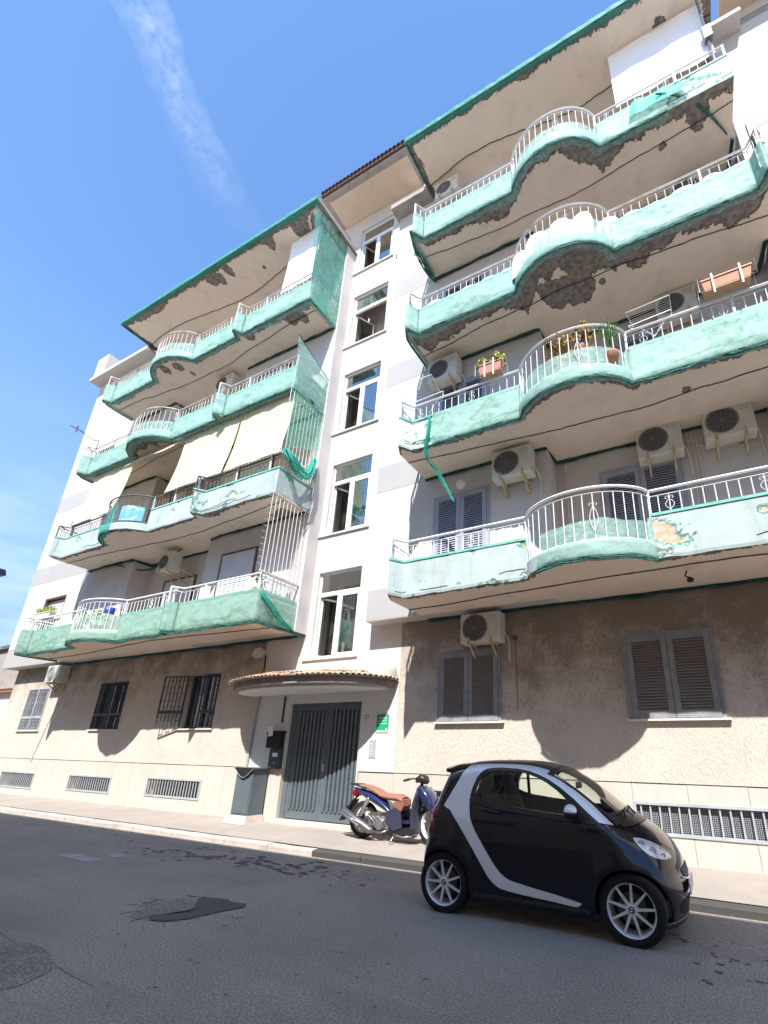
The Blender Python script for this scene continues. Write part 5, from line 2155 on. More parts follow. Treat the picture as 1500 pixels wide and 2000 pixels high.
# rubber plants on the canopy
mb = MB()
leaves(mb, (-8.55, -.75, 3.10), .16, 26, .01, 4, .3, True)
tag(mb.build('canopy_weeds', M['leaf_yellow']), 'dry weeds growing on the left part of the tiled canopy', 'weeds')


# ---- drying racks
def rack(x, y, z, label, w=.75, d=.5, flip=1):
    o = thing('drying_rack', label, 'drying rack', (x, y, z), 'wire drying racks hooked over the rails')
    mb = MB()
    for yy in (0, -d):
        mb.tube([(x, y + yy * .2, z), (x - flip * .08, y + yy, z + .12), (x + w, y + yy, z + .16), (x + w, y + yy * .2, z)], .009, 5)
    for i in range(7):
        yy = y - d * i / 6
        mb.tube([(x - flip * .05, yy, z + .13), (x + w, yy, z + .165)], .003, 3)
    mb.tube([(x + .1, y, z), (x + .3, y - .02, z - .3)], .008, 4)
    mb.tube([(x + w - .1, y, z), (x + w - .3, y - .02, z - .3)], .008, 4)
    mb.build('rack_frame', M['white_paint'], o)
    return o


rack(-4.62, -1.45, ZS[1] + 1.12, 'wire drying rack at the left end of the second right balcony')
rack(-.15, -1.45, ZS[1] + 1.12, 'wire drying rack in front of the air conditioner, right of the curved rail', .6, .3)

# white sacks behind the rail of the third right balcony
SG = 'white padded sacks lined up behind the rail'
sx = RX0 + .35
k = 0
while sx < RX1 - .3:
    wd = random.uniform(.38, .55)
    yy = front_y(sx + wd / 2, *RB, RP) + .17
    inb_ = RB[0] < sx + wd / 2 < RB[1]
    z0 = ZS[2] + (.25 if inb_ else .5)
    z1 = ZS[2] + .99 + random.uniform(-.02, .05)
    mb = MB()
    rows = []
    for j in range(9):
        v = j / 8
        row = []
        for i in range(17):
            a = 2 * math.pi * i / 16
            rr = math.sin(math.pi * (.12 + .88 * (1 - v) if v > .5 else .62)) if v < .5 else math.cos((v - .5) * math.pi)
            rr = max(.02, (1 - (max(0, v - .45) / .55) ** 2.4)) ** .5
            row.append((sx + wd / 2 + wd * .54 * rr * math.cos(a) * (1 + .06 * fbm(a, v * 2, k)), yy + .10 * rr * math.sin(a), z0 + (z1 - z0) * v + .015 * fbm(a * 2, k)))
        rows.append(row)
    mb.grid(rows)
    o = mb.build('white_sack', M['white_sheet'], None, True)
    tag(o, ('first white sack at the left end of the rail, by the open corner', 'second white sack from the left end of the rail', 'third white sack from the left end of the rail', 'fourth white sack from the left end of the rail', 'fifth white sack, where the rail starts to curve', 'first white sack behind the curved rail', 'second white sack behind the curved rail', 'third white sack behind the curved rail', 'last white sack behind the curved rail', 'first white sack right of the curved rail', 'second white sack right of the curved rail', 'third white sack right of the curved rail', 'fourth white sack right of the curved rail', 'next to last white sack at the right end of the rail', 'last white sack at the right end by the dark post', 'white sack squeezed in beside the dark end post')[min(k, 15)], 'sack', SG)
    sx += wd * .97
    k += 1

# clothes and boxes on the awning balcony
for bx, lb in ((-14.95, 'orange cardboard box at the left in the opening between the awnings'), (-14.05, 'wider orange cardboard box in the opening between the awnings')):
    o = thing('cardboard_box', lb, 'box', (bx, -.2, 9.0), 'orange boxes stacked high behind the rail')
    MB().box(bx - .33, bx + .33, -.45, .1, 8.9, 9.35).build('box_body', M['box_orange'], o)
    MB().hexa([(bx - .33, -.45, 9.352), (bx + .0, -.45, 9.352), (bx + .0, .1, 9.352), (bx - .33, .1, 9.352), (bx - .36, -.5, 9.50), (bx - .03, -.5, 9.46), (bx - .03, .12, 9.46), (bx - .36, .12, 9.5)]).build('box_flap', M['box_orange'], o)
    MB().box(bx - .5, bx + .5, -.5, .15, 7.5, 8.89).build('cupboard', M['brown_frame'], o)
o = thing('blue_banner', 'blue and white cloth tied inside the curved awning balcony rail', 'cloth', (-13.9, -1.85, 7.55))
mb = MB()
q = [(x, front_y(x, *LB, LP) + .0) for x in np.linspace(-14.0, -13.45, 10)]
mb.grid([[(x, y - .004, 8.02 + .02 * math.sin(x * 9)) for x, y in q], [(x, y - .01, 7.56) for x, y in q]])
mb.build('cloth', M['blue_cloth'], o)
# laundry items on the lowest left balcony
o = thing('blue_bucket', 'blue tub behind the curved rail of the lowest left balcony', 'tub', (-14.6, -1.3, 5.0))
MB().lathe([(0, 5.0), (.12, 5.0), (.17, 5.22), (.16, 5.22), (.11, 5.03), (0, 5.03)], (-14.5, -1.3, 0), 'z', 18).build('tub', mat('blue_plastic', (.03, .05, .35), .4, .05), o, True)
MB().box(-14.75, -14.25, -1.5, -1.1, 4.35, 5.0).build('stand', M['ac_white'], o)
# white washing machine seen behind the barred corner
o = thing('white_cabinet', 'white cabinet standing behind the barred corner of the lowest left balcony', 'cabinet', (-8.75, -.8, ZS[0] + .2))
MB().box(-9.2, -8.5, -1.15, -.55, ZS[0] + .2, ZS[0] + 1.2).build('cabinet_body', M['white_sheet'], o)
MB().box(-9.15, -8.55, -1.16, -1.151, ZS[0] + .3, ZS[0] + 1.1).build('cabinet_door', M['ac_white'], o)

# pipes between the recess units
mb = MB()
for xx in (.42, .50, .56):
    mb.tube([(xx, .18, 7.25), (xx + .01, .18, 6.2), (xx, .18, 4.5)], .013, 5)
mb.tube([(.36, .17, 7.05), (.42, .17, 7.0), (.5, .17, 7.0)], .012, 5)
mb.tube([(.56, .17, 6.9), (.8, .17, 6.75), (1.2, .17, 6.72)], .012, 5)
tag(MB().tube([(-1.85, .18, 7.2), (-1.85, .18, 4.5)], .018, 6).build('wall_pipe', M['ac_white']), 'thin upright pipe at the left corner of the recess, right of the blue door', 'pipe')
tag(mb.build('refrigerant_pipes', M['ac_white']), 'thin pipes on the recess wall between the two right air conditioners', 'pipes')
mb = MB()
mb.tube([(-3.02, -.08, 3.62), (-2.96, -.04, 3.6), (-2.95, -.035, 2.3)], .006, 5)
mb.box(-3.0, -2.93, -.06, -.022, 3.55, 3.62)
tag(mb.build('wall_cable', M['number']), 'thin brown cable on the mouldy wall between the louvred windows', 'cable')
mb = MB()
mb.tube([(-18.55, -.06, 3.45), (-18.5, -.045, 3.0), (-18.9, -.04, 2.2), (-19.25, -.04, 1.1)], .012, 5)
tag(mb.build('wall_cable', M['ac_old']), 'thin grey cable running down under the weathered air conditioner', 'cable')
# small hook lamp under the broken right balcony
mb = MB()
mb.tube([(.05, -.9, 4.13), (.02, -.92, 4.05), (.08, -.95, 4.0)], .012, 6)
mb.lathe([(0, 0), (.04, .01), (.05, .05), (.02, .08)], (.08, -.95, 3.93), 'z', 10)
tag(mb.build('lamp_socket', M['wire']), 'broken lamp socket dangling below the lowest right balcony', 'lamp')
mb = MB()
mb.box(-6.44, -6.36, -.07, -.02, 16.52, 16.62)
tag(mb.build('junction_box', M['concrete']), 'small rusty box on the wall by the topmost stair window', 'box')

# tv antenna on the third left balcony
o = thing('tv_antenna', 'small antenna on a thin rod reaching out from the left end of the third floor', 'antenna', (-18.0, -1.45, 11.5))
mb = MB()
mb.tube([(-17.95, -1.5, 11.4), (-17.95, -1.5, 11.85), (-18.3, -1.5, 11.95), (-20.1, -1.5, 13.1)], .012, 5)
mb.build('rod', M['wire'], o)
mb = MB()
for dx, dz in ((0, 0), (.12, -.08)):
    mb.tube([(-20.1 + dx, -1.72, 13.1 + dz), (-20.1 + dx, -1.28, 13.1 + dz)], .012, 4)
    mb.tube([(-20.1 + dx, -1.5, 12.95 + dz), (-20.1 + dx, -1.5, 13.25 + dz)], .012, 4)
mb.build('elements', M['wire'], o)
# antenna mast at the upper right
mb = MB()
mb.tube([(2.02, -1.35, 14.3), (2.05, -1.35, 17.6), (2.07, -1.35, 19.5)], .025, 6)
mb.box(1.97, 2.12, -1.42, -1.30, 15.3, 15.7)
tag(mb.build('antenna_mast', M['dark_rail']), 'thin grey mast rising past the roof at the top right corner', 'mast')
mb = MB()
mb.box(RX1 - .18, RX1 - .13, -1.62, -1.56, ZS[2] + .7, ZS[2] + 1.5)
tag(mb.build('rail_end_post', M['dark_rail']), 'dark upright post at the right end of the balcony with white sacks', 'post')

# street lamp reaching in at the left edge
o = thing('street_lamp', 'dark street lamp head just entering the left edge of the picture', 'street lamp', (-11.2, -9.59, 4.1))
mb = MB()
hx, hy, hz = -8.93, -5.5, 3.96
mb.hexa([(hx - .35, hy - .09, hz - .03), (hx, hy - .07, hz - .06), (hx, hy + .07, hz - .06), (hx - .35, hy + .09, hz - .03), (hx - .35, hy - .07, hz + .04), (hx - .03, hy - .05, hz + .03), (hx - .03, hy + .05, hz + .03), (hx - .35, hy + .07, hz + .04)])
mb.build('lamp_head', M['grille_dark'], o)
MB().tube([(hx - .3, hy, hz + .01), (-9.8, -6.2, 4.08), (-10.8, -7.8, 4.15), (-11.2, -9.59, 4.1)], .028, 8).build('arm', M['grille_dark'], o)
MB().box(-11.3, -11.1, -9.60, -9.57, 3.95, 4.3).build('wall_plate', M['grille_dark'], o)

# ---- neighbouring house and far wall at the left
nb = thing('neighbour_house', 'lower plain grey house beyond the left end of the block', 'building', (-28, 0, 0))
MB().box(-40, -22.5, .35, 8, 0, 3.45).build('front_wall', M['white_wall'], nb)
MB().box(-40, -22.9, .5, 8, 3.5, 5.25).build('upper_wall', M['concrete'], nb)
MB().box(-40.2, -22.85, .38, 8.2, 5.25, 5.38).build('roof_edge', M['dark_rail'], nb)
mb = MB().lathe([(.08, -.25), (.08, .25)], (0, 0, 0), 'y', 8)
mt_ = mesh_of(mb, 'roof_tile', M['terracotta'], True)
copies('roof_tile', mt_, None, [(-22.6 - .17 * i, .42, 3.50) for i in range(60)], nb)

# ---- the houses across the street, behind the photographer; they shade the road
opp = thing('opposite_house', 'long row of plain plastered houses across the street', 'building', (-15, -10, 0))
OH = 11.05
holes = []
for i in range(34):
    xx = -60 + i * 2.6
    for z0, z1 in ((1.0, 2.3), (4.4, 6.3), (7.8, 9.6)):
        holes.append((xx, xx + 1.1, z0, z1))
mb = MB()
wall_sheet(mb, -70, 30, -.05, OH, -9.60, holes, -.18)
mb.build('front_wall', M['opposite'], opp)
MB().box(-70, 30, -18, -9.79, -.05, OH - .02).build('house_body', M['opposite'], opp)
mb = MB()
for h in holes:
    mb.box(h[0] + .05, h[1] - .05, -9.76, -9.72, h[2] + .05, h[3] - .05)
mb.build('shutters', M['shutter'], opp)

# ================================================================== CAR
def paint(name, col, rough=.25, metal=0.0, coat=1.0, flake=0.0):
    m = bpy.data.materials.new(name)
    m.use_nodes = True
    n, l = m.node_tree.nodes, m.node_tree.links
    b = n['Principled BSDF']
    b.inputs['Base Color'].default_value = (*col, 1)
    b.inputs['Roughness'].default_value = rough
    b.inputs['Metallic'].default_value = metal
    b.inputs['Specular IOR Level'].default_value = .1 if coat > .9 and metal == 0 else .5
    b.inputs['Coat Weight'].default_value = coat
    b.inputs['Coat Roughness'].default_value = .02
    if flake:
        tc = n.new('ShaderNodeTexCoord')
        t = n.new('ShaderNodeTexNoise')
        t.inputs['Scale'].default_value = 7
        t.inputs['Detail'].default_value = 6
        l.new(tc.outputs['Object'], t.inputs['Vector'])
        r = n.new('ShaderNodeMapRange')
        r.inputs['To Min'].default_value = max(0, rough - flake)
        r.inputs['To Max'].default_value = rough + flake
        l.new(t.outputs['Fac'], r.inputs['Value'])
        l.new(r.outputs[0], b.inputs['Roughness'])
    return m


M['navy'] = paint('navy_paint', (.0016, .0028, .010), .25, 0, .92, .06)
M['silver'] = paint('silver_paint', (.82, .85, .90), .38, .25, .8, .06)
M['chrome'] = paint('chrome', (.8, .8, .82), .08, 1, 0)
M['black_plastic'] = paint('black_plastic', (.012, .012, .013), .45, 0, .2)
M['tyre'] = mat('tyre', (.012, .012, .013), .9, .15, 8, .3, 60, dirt=(.03, .028, .026), dscale=9, damt=.4)
M['rim'] = paint('rim_silver', (.76, .76, .77), .38, .25, .4)
M['lamp_body'] = paint('lamp_body', (.75, .77, .80), .3, .3, 0)
M['cloth_dark'] = mat('seat_cloth', (.025, .025, .028), .9, .1, 9, .2, 90)
M['tail_red'] = paint('tail_red', (.22, .004, .008), .12, 0, 1)
M['car_glass'] = glass_mat('car_glass', (.86, .93, .87), .01, .95)
M['screen_glass'] = glass_mat('screen_glass', (.88, .95, .89), .01, .94)
M['lamp_glass'] = glass_mat('lamp_glass', (.95, .97, .99), .02, .90)

SIL = np.array([(-.30, -.3), (-.385, .25), (-.405, .45), (-.385, .62), (-.345, .78), (-.29, .97), (-.19, 1.23), (-.12, 1.385), (-.04, 1.435), (.22, 1.47), (.6, 1.485), (.92, 1.475), (1.18, 1.415), (1.42, 1.285), (1.64, 1.13), (1.83, .99), (2.03, .905), (2.18, .79), (2.285, .64), (2.33, .48), (2.335, .33), (2.29, .15), (2.2, -.3)])


def smooth_poly(P, it=2):
    for _ in range(it):
        Q = np.roll(P, -1, 0)
        P = np.stack([P * .75 + Q * .25, P * .25 + Q * .75], 1).reshape(-1, 2)
    return P


SILS = smooth_poly(SIL, 2)


def cdist(Pt):
    d = np.full(len(Pt), 1e9)
    ins = np.zeros(len(Pt), bool)
    A, B = SILS, np.roll(SILS, -1, 0)
    for a, b in zip(A, B):
        e = b - a
        t = np.clip(((Pt - a) @ e) / (e @ e), 0, 1)
        q = Pt - (a + t[:, None] * e)
        d = np.minimum(d, np.hypot(q[:, 0], q[:, 1]))
        c = ((a[1] > Pt[:, 1]) != (b[1] > Pt[:, 1]))
        den = b[1] - a[1] if abs(b[1] - a[1]) > 1e-12 else 1e-12
        xi = a[0] + (Pt[:, 1] - a[1]) / den * (b[0] - a[0])
        ins ^= c & (Pt[:, 0] < xi)
    return np.where(ins, d, -d)


def CW(x, z):
    x = np.atleast_1d(np.asarray(x, float))
    z = np.atleast_1d(np.asarray(z, float))
    d = cdist(np.stack([x, z], 1))
    Rr = np.interp(x, [-.4, -.1, .3, 1.4, 1.75, 2.0, 2.4], [.30, .22, .13, .14, .22, .48, .6])
    t = np.clip(d / Rr, 0, 1)
    g = (1 - (1 - t) ** 2.3) ** (1 / 2.3)
    wt = np.interp(z, [0, .2, .35, .6, .85, .90, .95, .99, 1.15, 1.3, 1.5], [.735, .76, .775, .785, .778, .772, .758, .745, .705, .66, .60])
    # wheel arch flares
    for cx in (0.0, 1.885):
        rr = np.hypot(x - cx, z - .27)
        wt = wt + .016 * np.exp(-((rr - .35) / .07) ** 2) * (z < .7)
    return np.where(d > 0, wt * g, -1.)


CO = (-2.72, -2.355, 0.0)
car = thing('parked_car', 'tiny black two seater car with silver side frame parked at the kerb', 'car', (CO[0] + .95, CO[1], 0))
ZC = .56


def inside_poly(x, z, poly):
    ins = np.zeros(len(x), bool)
    n = len(poly)
    for i in range(n):
        a, b = poly[i], poly[(i + 1) % n]
        c = ((a[1] > z) != (b[1] > z))
        den = b[1] - a[1] if abs(b[1] - a[1]) > 1e-12 else 1e-12
        ins ^= c & (x < a[0] + (z - a[1]) / den * (b[0] - a[0]))
    return ins


def chaikin(P, it=2, closed=True, keep=()):
    P = [tuple(p) for p in P]
    for _ in range(it):
        Q = []
        n = len(P)
        for i in range(n if closed else n - 1):
            a, b = P[i], P[(i + 1) % n]
            Q += [(a[0] * .8 + b[0] * .2, a[1] * .8 + b[1] * .2), (a[0] * .2 + b[0] * .8, a[1] * .2 + b[1] * .8)]
        if not closed:
            Q = [P[0]] + Q + [P[-1]]
        P = Q
    return P


WIN = chaikin([(.30, 1.09), (.315, 1.20), (.36, 1.30), (.44, 1.372), (.56, 1.392), (.80, 1.388), (1.0, 1.352), (1.16, 1.290), (1.29, 1.212), (1.42, 1.115), (1.56, .99), (1.50, .955), (1.21, .985), (.80, 1.015), (.52, 1.045), (.385, 1.075)], 1)
SILVER = [(.20, 1.452), (.17, 1.36), (.13, 1.27), (.06, 1.145), (-.02, 1.005), (.01, .985), (.062, .965), (.16, .856), (.255, .736), (.347, .619), (.434, .498), (.507, .395), (.56, .342), (.60, .315), (.648, .294), (.75, .280), (.895, .267), (1.178, .250), (1.394, .234), (1.43, .245), (1.455, .268),
          (1.30, .293), (1.183, .311), (.978, .338), (.83, .360), (.75, .374), (.70, .395), (.653, .424), (.60, .475), (.552, .535), (.455, .664), (.377, .772), (.335, .845), (.305, .92), (.288, 1.0), (.283, 1.07), (.292, 1.14), (.305, 1.20), (.34, 1.29), (.385, 1.35), (.44, 1.388), (.52, 1.402), (.62, 1.406), (.80, 1.400), (.93, 1.382), (1.045, 1.350), (1.16, 1.305), (1.29, 1.232), (1.42, 1.141), (1.55, 1.03), (1.66, .945),
          (1.775, .925), (1.70, .985), (1.56, 1.105), (1.42, 1.215), (1.30, 1.295), (1.20, 1.352), (1.10, 1.397), (.95, 1.434), (.75, 1.455), (.5, 1.460)]


def project_side(mb, tris_v, tris_f, off, sgn):
    X = np.array([p[0] for p in tris_v])
    Z = np.array([p[1] for p in tris_v])
    w = CW(X, Z) + off
    mb.add([(CO[0] + X[i], CO[1] + sgn * w[i], Z[i]) for i in range(len(X))], [f if sgn < 0 else f[::-1] for f in tris_f])


def fill(poly, step=.03, hole=None):
    """constrained triangulation of a polygon, with inner points so that it can follow the curved side"""
    def dens(P):
        out = []
        n = len(P)
        for i in range(n):
            a, b = P[i], P[(i + 1) % n]
            k_ = max(1, int(math.hypot(b[0] - a[0], b[1] - a[1]) / step))
            out += [(a[0] + (b[0] - a[0]) * j / k_, a[1] + (b[1] - a[1]) * j / k_) for j in range(k_)]
        return out
    pd = dens(poly)
    vs = [Vector(p) for p in pd]
    es = [(i, (i + 1) % len(pd)) for i in range(len(pd))]
    if hole:
        h = dens(hole)
        o_ = len(vs)
        vs += [Vector(p) for p in h]
        es += [(o_ + i, o_ + (i + 1) % len(h)) for i in range(len(h))]
    A = np.array(pd)
    gx, gz = np.meshgrid(np.arange(A[:, 0].min(), A[:, 0].max(), step), np.arange(A[:, 1].min(), A[:, 1].max(), step))
    gx, gz = gx.ravel(), gz.ravel()
    ok = inside_poly(gx, gz, pd)
    if hole:
        ok &= ~inside_poly(gx, gz, h)
    allp = np.array([(v.x, v.y) for v in vs])
    for x, z in zip(gx[ok], gz[ok]):
        if np.min(np.hypot(allp[:, 0] - x, allp[:, 1] - z)) > step * .5:
            vs.append(Vector((x, z)))
    r = geometry.delaunay_2d_cdt(vs, es, [], 0, 1e-6)
    V2 = [(v.x, v.y) for v in r[0]]
    F = []
    for f in r[2]:
        cx = sum(V2[i][0] for i in f) / len(f)
        cz = sum(V2[i][1] for i in f) / len(f)
        if inside_poly(np.array([cx]), np.array([cz]), pd)[0] and not (hole and inside_poly(np.array([cx]), np.array([cz]), h)[0]):
            F.append(tuple(f))
    return V2, F


def rim_strip(mb, poly, off0, off1, sgn, closed=True):
    n = len(poly)
    X = np.array([p[0] for p in poly])
    Z = np.array([p[1] for p in poly])
    w = CW(X, Z)
    r0 = [(CO[0] + X[i], CO[1] + sgn * (w[i] + off0), Z[i]) for i in range(n)]
    r1 = [(CO[0] + X[i], CO[1] + sgn * (w[i] + off1), Z[i]) for i in range(n)]
    if closed:
        r0.append(r0[0])
        r1.append(r1[0])
    mb.grid([r0, r1])


# --- shell: a subdivided box thrown onto the body surface
NXc, NYc, NZc = 150, 64, 64
bx0, bx1 = -.6, 2.6


def cube_faces():
    out = []
    xs_ = np.linspace(bx0, bx1, NXc + 1)
    ysn = np.linspace(-1, 1, NYc + 1)
    zsn = np.linspace(-.2, 2.0, NZc + 1)
    out.append(np.array([[(x, -1, z) for x in xs_] for z in zsn]))       # near side
    out.append(np.array([[(x, 1, z) for x in xs_[::-1]] for z in zsn]))  # far side
    out.append(np.array([[(x, y, 2.0) for x in xs_] for y in ysn]))      # top
    out.append(np.array([[(bx1, y, z) for y in ysn] for z in zsn]))      # front
    out.append(np.array([[(bx0, y, z) for y in ysn[::-1]] for z in zsn]))
    return out


def throw(pts):
    p = pts.reshape(-1, 3)
    o0 = np.stack([np.clip(p[:, 0] * .72 + .27, .02, 1.78), np.zeros(len(p)), np.full(len(p), ZC)], 1)
    d = p - o0
    d /= np.linalg.norm(d, axis=1)[:, None]
    lo, hi = np.zeros(len(p)), np.full(len(p), 2.2)
    for _ in range(24):
        m = (lo + hi) / 2
        q = o0 + d * m[:, None]
        ins = np.abs(q[:, 1]) < CW(q[:, 0], q[:, 2])
        lo = np.where(ins, m, lo)
        hi = np.where(ins, hi, m)
    q = o0 + d * lo[:, None]
    return q.reshape(pts.shape)


WHEELX = (0.0, 1.885)
WR, WZ = .288, .272


def body_kill(c):
    x, y, z = c[:, 0], c[:, 1], c[:, 2]
    k_ = np.zeros(len(x), bool)
    for wx in WHEELX:
        k_ |= (np.hypot(x - wx, z - WZ) < .325) & (np.abs(y) > .4)
    k_ |= inside_poly(x, z, WIN) & (np.abs(y) > .45)
    # windscreen
    k_ |= (x > 1.22) & (z > .955) & (np.abs(y) < .60) & (x < 1.84)
    # rear screen
    k_ |= (x < -.02) & (z > 1.02) & (z < 1.36) & (np.abs(y) < .50)
    k_ |= z < .145
    return k_


mb = MB()
for G in cube_faces():
    Q = throw(G)
    nr, nc = Q.shape[:2]
    o_ = len(mb.v)
    mb.v += [(CO[0] + p[0], CO[1] + p[1], p[2]) for p in Q.reshape(-1, 3)]
    idx = []
    for i in range(nr - 1):
        for j in range(nc - 1):
            idx.append((i * nc + j, i * nc + j + 1, (i + 1) * nc + j + 1, (i + 1) * nc + j))
    idx = np.array(idx)
    P3 = Q.reshape(-1, 3)
    cen = P3[idx].mean(1)
    area = np.linalg.norm(np.cross(P3[idx[:, 2]] - P3[idx[:, 0]], P3[idx[:, 3]] - P3[idx[:, 1]]), axis=1)
    keep = ~body_kill(cen) & (area > 1e-9)
    mb.f += [tuple(int(v) + o_ for v in f) for f in idx[keep]]
body = mb.build('body', M['navy'], car, True)
import bmesh
bm = bmesh.new()
bm.from_mesh(body.data)
bmesh.ops.remove_doubles(bm, verts=bm.verts, dist=.0012)
bmesh.ops.recalc_face_normals(bm, faces=bm.faces)
bm.to_mesh(body.data)
bm.free()
body.data.shade_smooth()

# --- silver safety cell, both sides
for sgn in (-1, 1):
    V2, F = fill(SILVER, .016)
    mb = MB()
    project_side(mb, V2, F, .012, sgn)
    rim_strip(mb, SILVER, .0125, -.02, sgn)
    mb.build('silver_frame', M['silver'], car, True)
    # black surround and glass of the door window
    outer = [(.283, 1.07), (.292, 1.14), (.305, 1.20), (.34, 1.29), (.385, 1.35), (.44, 1.388), (.52, 1.402), (.62, 1.406), (.80, 1.400), (.93, 1.382), (1.045, 1.350), (1.16, 1.305), (1.29, 1.232), (1.42, 1.141), (1.55, 1.03), (1.66, .945), (1.60, .930), (1.21, .958), (.80, .990), (.52, 1.020), (.40, 1.04), (.31, 1.035)]
    inner = [(.335, 1.115), (.345, 1.19), (.375, 1.27), (.43, 1.335), (.50, 1.368), (.62, 1.376), (.80, 1.370), (.92, 1.352), (1.03, 1.320), (1.14, 1.272), (1.25, 1.205), (1.35, 1.125), (1.405, 1.06), (1.395, .992), (1.20, 1.000), (.80, 1.030), (.53, 1.058), (.41, 1.085)]
    V2, F = fill(outer, .03, inner)
    mb = MB()
    project_side(mb, V2, F, .004, sgn)
    rim_strip(mb, inner, .004, -.03, sgn)
    mb.build('window_surround', M['black_plastic'], car, True)
    V2, F = fill(inner, .03)
    mb = MB()
    project_side(mb, V2, F, -.006, sgn)
    mb.build('side_window', M['car_glass'], car, True)
    # door shut lines and belt crease
    for nm, line, r_ in (('door_gap', [(1.52, .91), (1.565, .78), (1.60, .66), (1.615, .55), (1.60, .45), (1.565, .37), (1.54, .27)], .0035),
                         ('fender_gap', [(1.56, .905), (1.70, .89), (1.82, .865), (1.93, .822)], .0035)):
        q = chaikin(line, 2, False)
        X = np.array([p[0] for p in q])
        Z = np.array([p[1] for p in q])
        w = CW(X, Z) - .0005
        MB().tube([(CO[0] + X[i], CO[1] + sgn * w[i], Z[i]) for i in range(len(q))], r_, 5).build(nm, M['black_plastic'], car)
    q = chaikin([(.52, 1.005), (.9, .975), (1.21, .948), (1.48, .930)], 2, False)
    X = np.array([p[0] for p in q])
    Z = np.array([p[1] for p in q])
    w = CW(X, Z) + .004
    MB().tube([(CO[0] + X[i], CO[1] + sgn * w[i], Z[i]) for i in range(len(q))], .009, 6).build('belt_moulding', M['navy'], car, True)
    # door handle recess
    mb = MB()
    hx = np.array([.42, .50, .58, .64])
    hw = CW(hx, np.array([.97] * 4)) + .006
    mb.tube([(CO[0] + hx[i], CO[1] + sgn * (hw[i] + (.012 if 0 < i < 3 else 0)), 1.0 - .012 * i) for i in range(4)], .016, 8)
    mb.build('door_handle', M['black_plastic'], car, True)
    # side skirt
    mb = MB()
    X = np.linspace(.36, 1.53, 14)
    for (za, zb_, oa, ob_) in ((.155, .20, -.01, .014), (.20, .232, .014, .006)):
        wa, wb = CW(X, np.full(14, za)) + oa, CW(X, np.full(14, zb_)) + ob_
        mb.grid([[(CO[0] + X[i], CO[1] + sgn * wa[i], za) for i in range(14)], [(CO[0] + X[i], CO[1] + sgn * wb[i], zb_) for i in range(14)]])
    mb.build('side_skirt', M['navy'], car, True)
    # wheel arches: lip and liner
    for wx in WHEELX:
        a0, a1 = -12, 192
        ang = [R_(a0 + (a1 - a0) * i / 40) for i in range(41)]
        X = np.array([wx + .332 * math.cos(a) for a in ang])
        Z = np.array([WZ + .332 * math.sin(a) for a in ang])
        w = CW(X, np.maximum(Z, .17))
        X2 = np.array([wx + .312 * math.cos(a) for a in ang])
        Z2 = np.array([WZ + .312 * math.sin(a) for a in ang])
        w2 = CW(X2, np.maximum(Z2, .17))
        w = np.maximum(w, .5)
        w2 = np.maximum(w2, .5)
        mb = MB()
        mb.grid([[(CO[0] + X[i], CO[1] + sgn * (w[i] + .003), Z[i]) for i in range(41)], [(CO[0] + X2[i], CO[1] + sgn * (w2[i] + .009), Z2[i]) for i in range(41)],
                 [(CO[0] + X2[i], CO[1] + sgn * (w2[i] - .04), Z2[i]) for i in range(41)]])
        mb.build('arch_lip', M['navy'], car, True)
        mb = MB()
        mb.grid([[(CO[0] + X2[i], CO[1] + sgn * (w2[i] - .03), Z2[i]) for i in range(41)], [(CO[0] + X2[i], CO[1] + sgn * .40, Z2[i]) for i in range(41)]])
        mb.add([(CO[0] + wx - .32, CO[1] + sgn * .42, .1), (CO[0] + wx + .32, CO[1] + sgn * .42, .1), (CO[0] + wx + .32, CO[1] + sgn * .42, .6), (CO[0] + wx - .32, CO[1] + sgn * .42, .6)], [(0, 1, 2, 3)])
        mb.build('arch_liner', M['black'], car)
    # headlamp
    HL = chaikin([(1.93, .825), (1.99, .817), (2.07, .789), (2.15, .742), (2.205, .690), (2.235, .648), (2.19, .646), (2.12, .664), (2.055, .697), (1.99, .752), (1.95, .795)], 1)
    V2, F = fill(HL, .02)
    mb = MB()
    project_side(mb, V2, F, .002, sgn)
    mb.build('headlight', M['lamp_body'], car, True)
    hl = [c for c in car.children if c.name.startswith('headlight')][-1]
    mb = MB()
    project_side(mb, V2, F, .012, sgn)
    rim_strip(mb, HL, .0125, -.01, sgn)
    mb.build('lens', M['lamp_glass'], hl, True)
    mb = MB()
    for cx_, cz_, r_ in ((2.00, .775, .030), (2.09, .715, .036), (2.17, .675, .022)):
        yy = float(CW(cx_, cz_)[0]) + .007
        c_ = Vector((CO[0] + cx_, CO[1] + sgn * yy, cz_))
        for i in range(3):
            rr = r_ * (1 - .28 * i)
            mb.tube([(c_.x + rr * math.cos(a) * .8, c_.y - sgn * rr * math.cos(a) * .55, c_.z + rr * math.sin(a)) for a in np.linspace(0, 6.283, 17)], .0022, 4, False)
    mb.build('reflector', M['ac_dark'], hl, True)['kind'] = 'stuff'
    # tail lights: two round lamps one above the other in the dark corner
    for cx_, cz_, rz in ((-.15, .935, .070), (-.18, .79, .072)):
        mb = MB()
        rows = []
        for k_ in range(7):
            a = math.pi / 2 * k_ / 6
            row = []
            for i in range(21):
                b = 2 * math.pi * i / 20
                px, pz = cx_ + .062 * math.cos(a) * math.cos(b), cz_ + rz * math.cos(a) * math.sin(b)
                w = max(.3, float(CW(px, pz)[0]))
                row.append((CO[0] + px - .016 * math.sin(a), CO[1] + sgn * (w + .0 + .018 * math.sin(a)), pz))
            rows.append(row)
        mb.grid(rows)
        mb.build('tail_light', M['tail_red'], car, True)
    TC = chaikin([(-.30, .72), (-.24, 1.02), (-.02, 1.0), (.05, .955), (.14, .84), (.11, .70), (-.05, .68), (-.2, .68)], 1)
